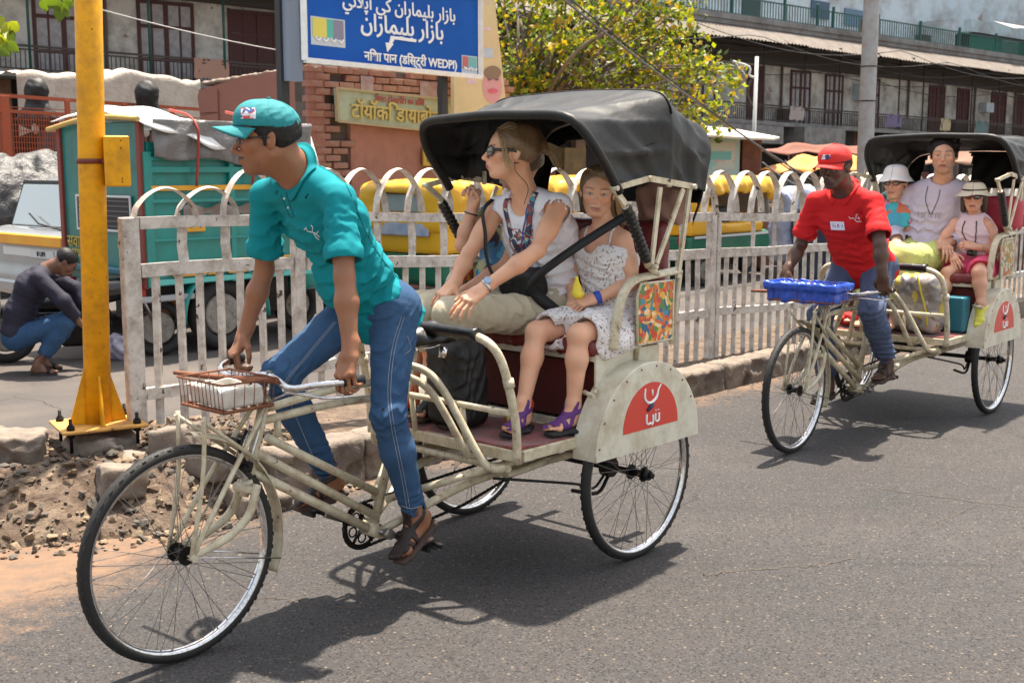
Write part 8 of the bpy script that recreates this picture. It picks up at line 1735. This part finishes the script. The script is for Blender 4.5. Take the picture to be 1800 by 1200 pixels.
b.tube([(.44, .30, .80), (.50, .12, .76), (.50, -.12, .76), (.44, -.30, .80)], .012, 8, path=4); b.obj('handlebar', m_chrome(), mb)
S = Solid(); S.ell((0, 0, .10), (.10, .08, .12)); S.rough(.08, .02); g1 = gnd(206, 632); o = S.make('plastic_bag', .012, mat('white_purple_plastic', (.6, .6, .62), .4, col2=(.12, .08, .25), mix=(14, .15, 1), bump=(20, .6, .01)), None, label='crumpled white plastic bag on the road between the pole and the railing', cat='bag'); o.location = (g1[0], g1[1], 0)
# ---- goods under sheets behind the cars
def heap(px, depth, z0, r, m, label, seed_amp=.06, vox=.035):
    S = Solid(); S.box((0, 0, z0/2), (r[0], r[1], z0/2), rad=.15); S.ell((0, 0, z0), (r[0]*1.05, r[1]*1.05, r[2]), k=.15); S.rough(.5, seed_amp); S.rough(.16, seed_amp*.35); p = GP(px, depth); o = S.make('covered_heap', vox, m, None, label=label, cat='heap'); o.location = (p[0], p[1], 0); o.rotation_euler = (0, 0, ANG); return o
heap(45, 15.5, 1.35, (1.0, .7, .36), mat('crumpled_grey_sheet', (.13, .12, .115), .5, col2=(.018, .017, .016), mix=(3, .2, 1), bump=[(5, 1., .06), (18, .6, .02)]), 'heap of goods under crumpled grey plastic behind the silver car', .08)
heap(118, 14.8, 1.25, (.22, .3, .20), mat('blue_purple_cloth', (.05, .09, .45), .7, col2=(.35, .28, .5), mix=(5, .15, 1), bump=(9, .6, .02)), 'blue and purple cloth bundles beside the teal goods carrier', .05, .025)
# ---- orange lattice fence and the white stall behind it
lf0 = GP(-40, 17.5); d_ = nrm(GP(372, 20.5)-lf0); Ll = np.linalg.norm(GP(372, 20.5)-lf0); lat = empty('lattice_fence', tuple(lf0), label='rust orange lattice fence behind the vehicles at far left', cat='fence'); om = mat('rust_orange_paint', (.46, .085, .025), .7, col2=(.30, .07, .03), mix=(3, .3, 1)); zt = lambda s: HZ(156+.09*(-40+412*s), 0, 17.5+3*s) if False else 2.62-.10*s
for s in (.115, .36, .60, .82, .985): MB().box(d_*Ll*s+V(0, 0, zt(s)/2), (.13 if s < .2 else .07, .06, zt(s)), frame(d_), .005).obj('fence_post', om, lat)
for h in (0, -.22): b = MB(); b.bar(V(0, 0, zt(0)+h), d_*Ll+V(0, 0, zt(1)+h), .05, .05); b.obj('fence_rail', om, lat)
b = MB()
for k in range(24): z = .5+.085*k; b.bar(V(0, 0, z), d_*Ll+V(0, 0, z*.97), .012, .012)
for k in range(100): s = k/99; b.box(d_*Ll*s+V(0, .0, 1.4)+fN*.01, (.010, .010, 1.95))
b.obj('lattice_wires', om, lat, kind='stuff')
stl = empty('market_stall', tuple(GP(190, 21.5)), label='market stall draped in off white cloth behind the lattice fence', cat='stall'); so_ = V(stl.location); cw = mat('off_white_canvas', (.55, .49, .42), .85, col2=(.40, .34, .28), mix=(1.5, .3, .9), bump=[(4, .8, .05), (15, .4, .02)], grime=((.25, .16, .1), 2.5, .5))
p0, p1 = GP(38, 20), GP(358, 23); h0, h1 = HZ(126, 38, 20), HZ(140, 358, 23); hm = HZ(118, 250, 22)
def f_(s, t):
    base = p0*(1-s)+p1*s-so_; top = (h0*(1-s)+h1*s)+.12*math.exp(-((s-.62)/.12)**2)+.03*sin(s*25); fl_ = .03*sin(s*40+t*4)+.04*sin(s*17)
    if t < .4: return base+fN*(-1.6*(.4-t)/.4)+V(0, 0, top+.15*(.4-t)+.02*sin(t*30+s*20))
    return base+fN*fl_*(t-.4)+V(0, 0, top-(t-.4)/.6*1.05*(1-.10*sin(s*9)))
b = MB(); b.grid(cloth_grid(f_, 90, 24)); b.obj('stall_cloth', cw, stl)
MB().box((p0+p1)/2-so_+V(0, .5, .75), (np.linalg.norm(p1-p0), .1, 1.5), frame(nrm(p1-p0))).obj('stall_front', mat('stall_dark', (.10, .06, .05), .9, col2=(.22, .10, .06), mix=(2, .2, 1)), stl)
for px, py in ((64, 160), (258, 165)):
    p = at(px, py, 19.3); S = Solid(); S.ell((0, 0, 0), (.19, .17, .21)); S.cone((0, 0, -.2), (0, 0, -.42), .11, .2, .06, flat=(V(1, 0, 0), .6)); S.rough(.1, .01); o = S.make('mannequin_bust', .022, mat('black_wig', (.012, .010, .010), .6, bump=(20, .6, .01)), None, label='dark display bust before the white stall, %s of the yellow pole' % ('left' if px < 100 else 'right'), cat='bust'); o.location = tuple(p); b = MB(); b.cyl((0, 0, -.4), (0, 0, -p[2]), .03, n=8); b.cyl((0, 0, -p[2]), (0, 0, -p[2]+.03), .2, n=16); b.obj('stand', wood, o); b = MB(); b.box((0, -.12, -.5), (.10, .12, .35), None, .04); b.obj('pale_scarf', cw, o)
# ---- tree
def leaf_mat(name, c, tr=.45):
    m = bpy.data.materials.new(name); m.use_nodes = True; t = m.node_tree; N = t.nodes; b = N['Principled BSDF']; b.inputs['Base Color'].default_value = (*c, 1); b.inputs['Roughness'].default_value = .5
    tl = N.new('ShaderNodeBsdfTranslucent'); tl.inputs[0].default_value = (c[0]*1.25, c[1]*1.3, c[2]*.6, 1); mx = N.new('ShaderNodeMixShader'); mx.inputs[0].default_value = tr; t.links.new(b.outputs[0], mx.inputs[1]); t.links.new(tl.outputs[0], mx.inputs[2]); t.links.new(mx.outputs[0], N['Material Output'].inputs[0]); return m
lms = [leaf_mat('leaf_yellow_green', (.28, .30, .02)), leaf_mat('leaf_green', (.10, .15, .015)), leaf_mat('leaf_golden', (.38, .24, .02)), leaf_mat('leaf_olive', (.05, .07, .012))]
bark = mat('grey_brown_bark', (.13, .10, .08), .9, col2=(.20, .16, .13), mix=(9, .3, 1), bump=(30, .8, .02))
def leafy(mb_, c, r, n, size, r_, flat=.8):
    """clump of leaves, each a bent quad of two faces"""
    for _ in range(n):
        d = nrm(r_.normal(size=3)); p = V(c)+d*V(1, 1, flat)*r*r_.random()**.45; a = nrm(r_.normal(size=3)+V(0, 0, -.3)); nn = nrm(r_.normal(size=3)+V(0, 0, 1.)); s_ = size*r_.uniform(.6, 1.35); F_ = frame(a, nn); x, y, z = F_[:, 0]*s_, F_[:, 1]*s_*.42, F_[:, 2]*s_*.14
        mb_.mi = int(r_.choice(4, p=mb_.pp)); mb_.add([p-x*.5, p+y*.8-z+x*.05, p+x*.5-z*.6, p-y*.8-z+x*.05], [(0, 1, 2), (0, 2, 3)])
def make_tree(px, depth, tips, label, nleaf, size, pp, seed, pxs=1.):
    r_ = np.random.default_rng(seed); g_ = GP(px, depth); tr = empty('tree', tuple(g_), label=label, cat='tree'); b = MB(); T0 = V(0, 0, 2.15); b.tube([(0, 0, -.1), (.06, 0, .8), (-.04, .05, 1.5), T0], [.17, .13, .11, .10], 12, path=4); b.obj('trunk', bark, tr)
    lv = MB(); lv.pp = pp; br = MB()
    for (tx, ty, dd) in tips:
        e = at(tx, ty, depth+dd)-V(g_); mid = lerp(T0, e, .5)+V(r_.normal()*.12, r_.normal()*.3, .25+r_.normal()*.1); bb = MB(); P_, R_ = smooth_path([T0-V(0, 0, .1), mid, e], np.array([.045, .026, .008]), 8); bb.tube(P_, R_, 6); bb.obj('limb', bark, tr)
        for k in range(3):
            i = int(r_.integers(6, len(P_)-1)); q0 = P_[i]; q1 = q0+nrm(r_.normal(size=3)+V(0, 0, .3))*r_.uniform(.3, .6); br.tube([q0, lerp(q0, q1, .5)+r_.normal(size=3)*.05, q1], [.012, .008, .003], 5, path=3); leafy(lv, q1, .22, nleaf//3, size, r_)
        leafy(lv, e, r_.uniform(.25, .42), nleaf, size, r_); leafy(lv, lerp(mid, e, .6), .35, nleaf//2, size, r_)
    br.obj('twigs', bark, tr, kind='stuff'); lv.obj('crown', lms, tr, kind='stuff', smooth=False); return tr
r_ = np.random.default_rng(11); tips = []
for i in range(50):
    for _ in range(50):
        x, y = r_.uniform(862, 1295), r_.uniform(-60, 235)
        if x > 1175+ (y*.35 if y > 0 else 0)+25: continue
        if x > 1150 and y > 225: continue
        break
    tips.append((x, y, r_.uniform(-1.2, 1.6)))
tips += [(1275, 150, 0), (1260, 185, .3), (1232, 100, 0), (1290, 128, -.2), (1215, 60, .2), (1190, 20, .3), (1250, 215, 0), (1235, 228, .4)]
make_tree(922, 19, tips, 'tree with thin yellow green and golden leaves behind the nearest canopy', 46, .108, [.36, .26, .22, .16], 5)
# overhanging leaves in the upper left corner
ov = empty('leafy_branch', tuple(at(60, -60, 7.5)), label='green leafy twig hanging into the upper left corner of the view', cat='branch'); so_ = V(ov.location); r_ = np.random.default_rng(3)
b = MB(); pts = [[(30, -90), (-10, 0), (8, 60)], [(60, -90), (95, -20), (112, 15)]]
for q in pts: b.tube([at(x, y, 7.5)-so_ for x, y in q], [.012, .008, .003], 6, path=5)
b.obj('twig', bark, ov)
for (x, y) in [(4, 38), (14, 48), (22, 62), (8, 70), (18, 80), (2, 88), (26, 45), (10, 56), (0, 60), (78, 4), (98, 6), (112, 14), (122, 6), (105, 22), (92, 0), (130, 2), (116, 0)]:
    p = at(x, y, 7.5+r_.uniform(-.1, .1))-so_; a = nrm(V(r_.normal()*.7, r_.normal()*.4, -1)); F_ = frame(a, V(r_.normal()*.5, -1, .3)); s_ = .075; n = 9; G = []
    for i in range(n): t = i/(n-1); w_ = sin(pi*t**.8)*.52*s_*(1-.15*t); G.append([p+F_[:, 0]*(t-.3)*s_*1.25+F_[:, 1]*w_*k+F_[:, 2]*(abs(k)*.012-.02*t*t) for k in (-1, 0, 1)])
    bb = MB(); bb.grid(np.array(G)); bb.obj('leaf', lms[0 if x < 60 and r_.random() < .5 else 1], ov)
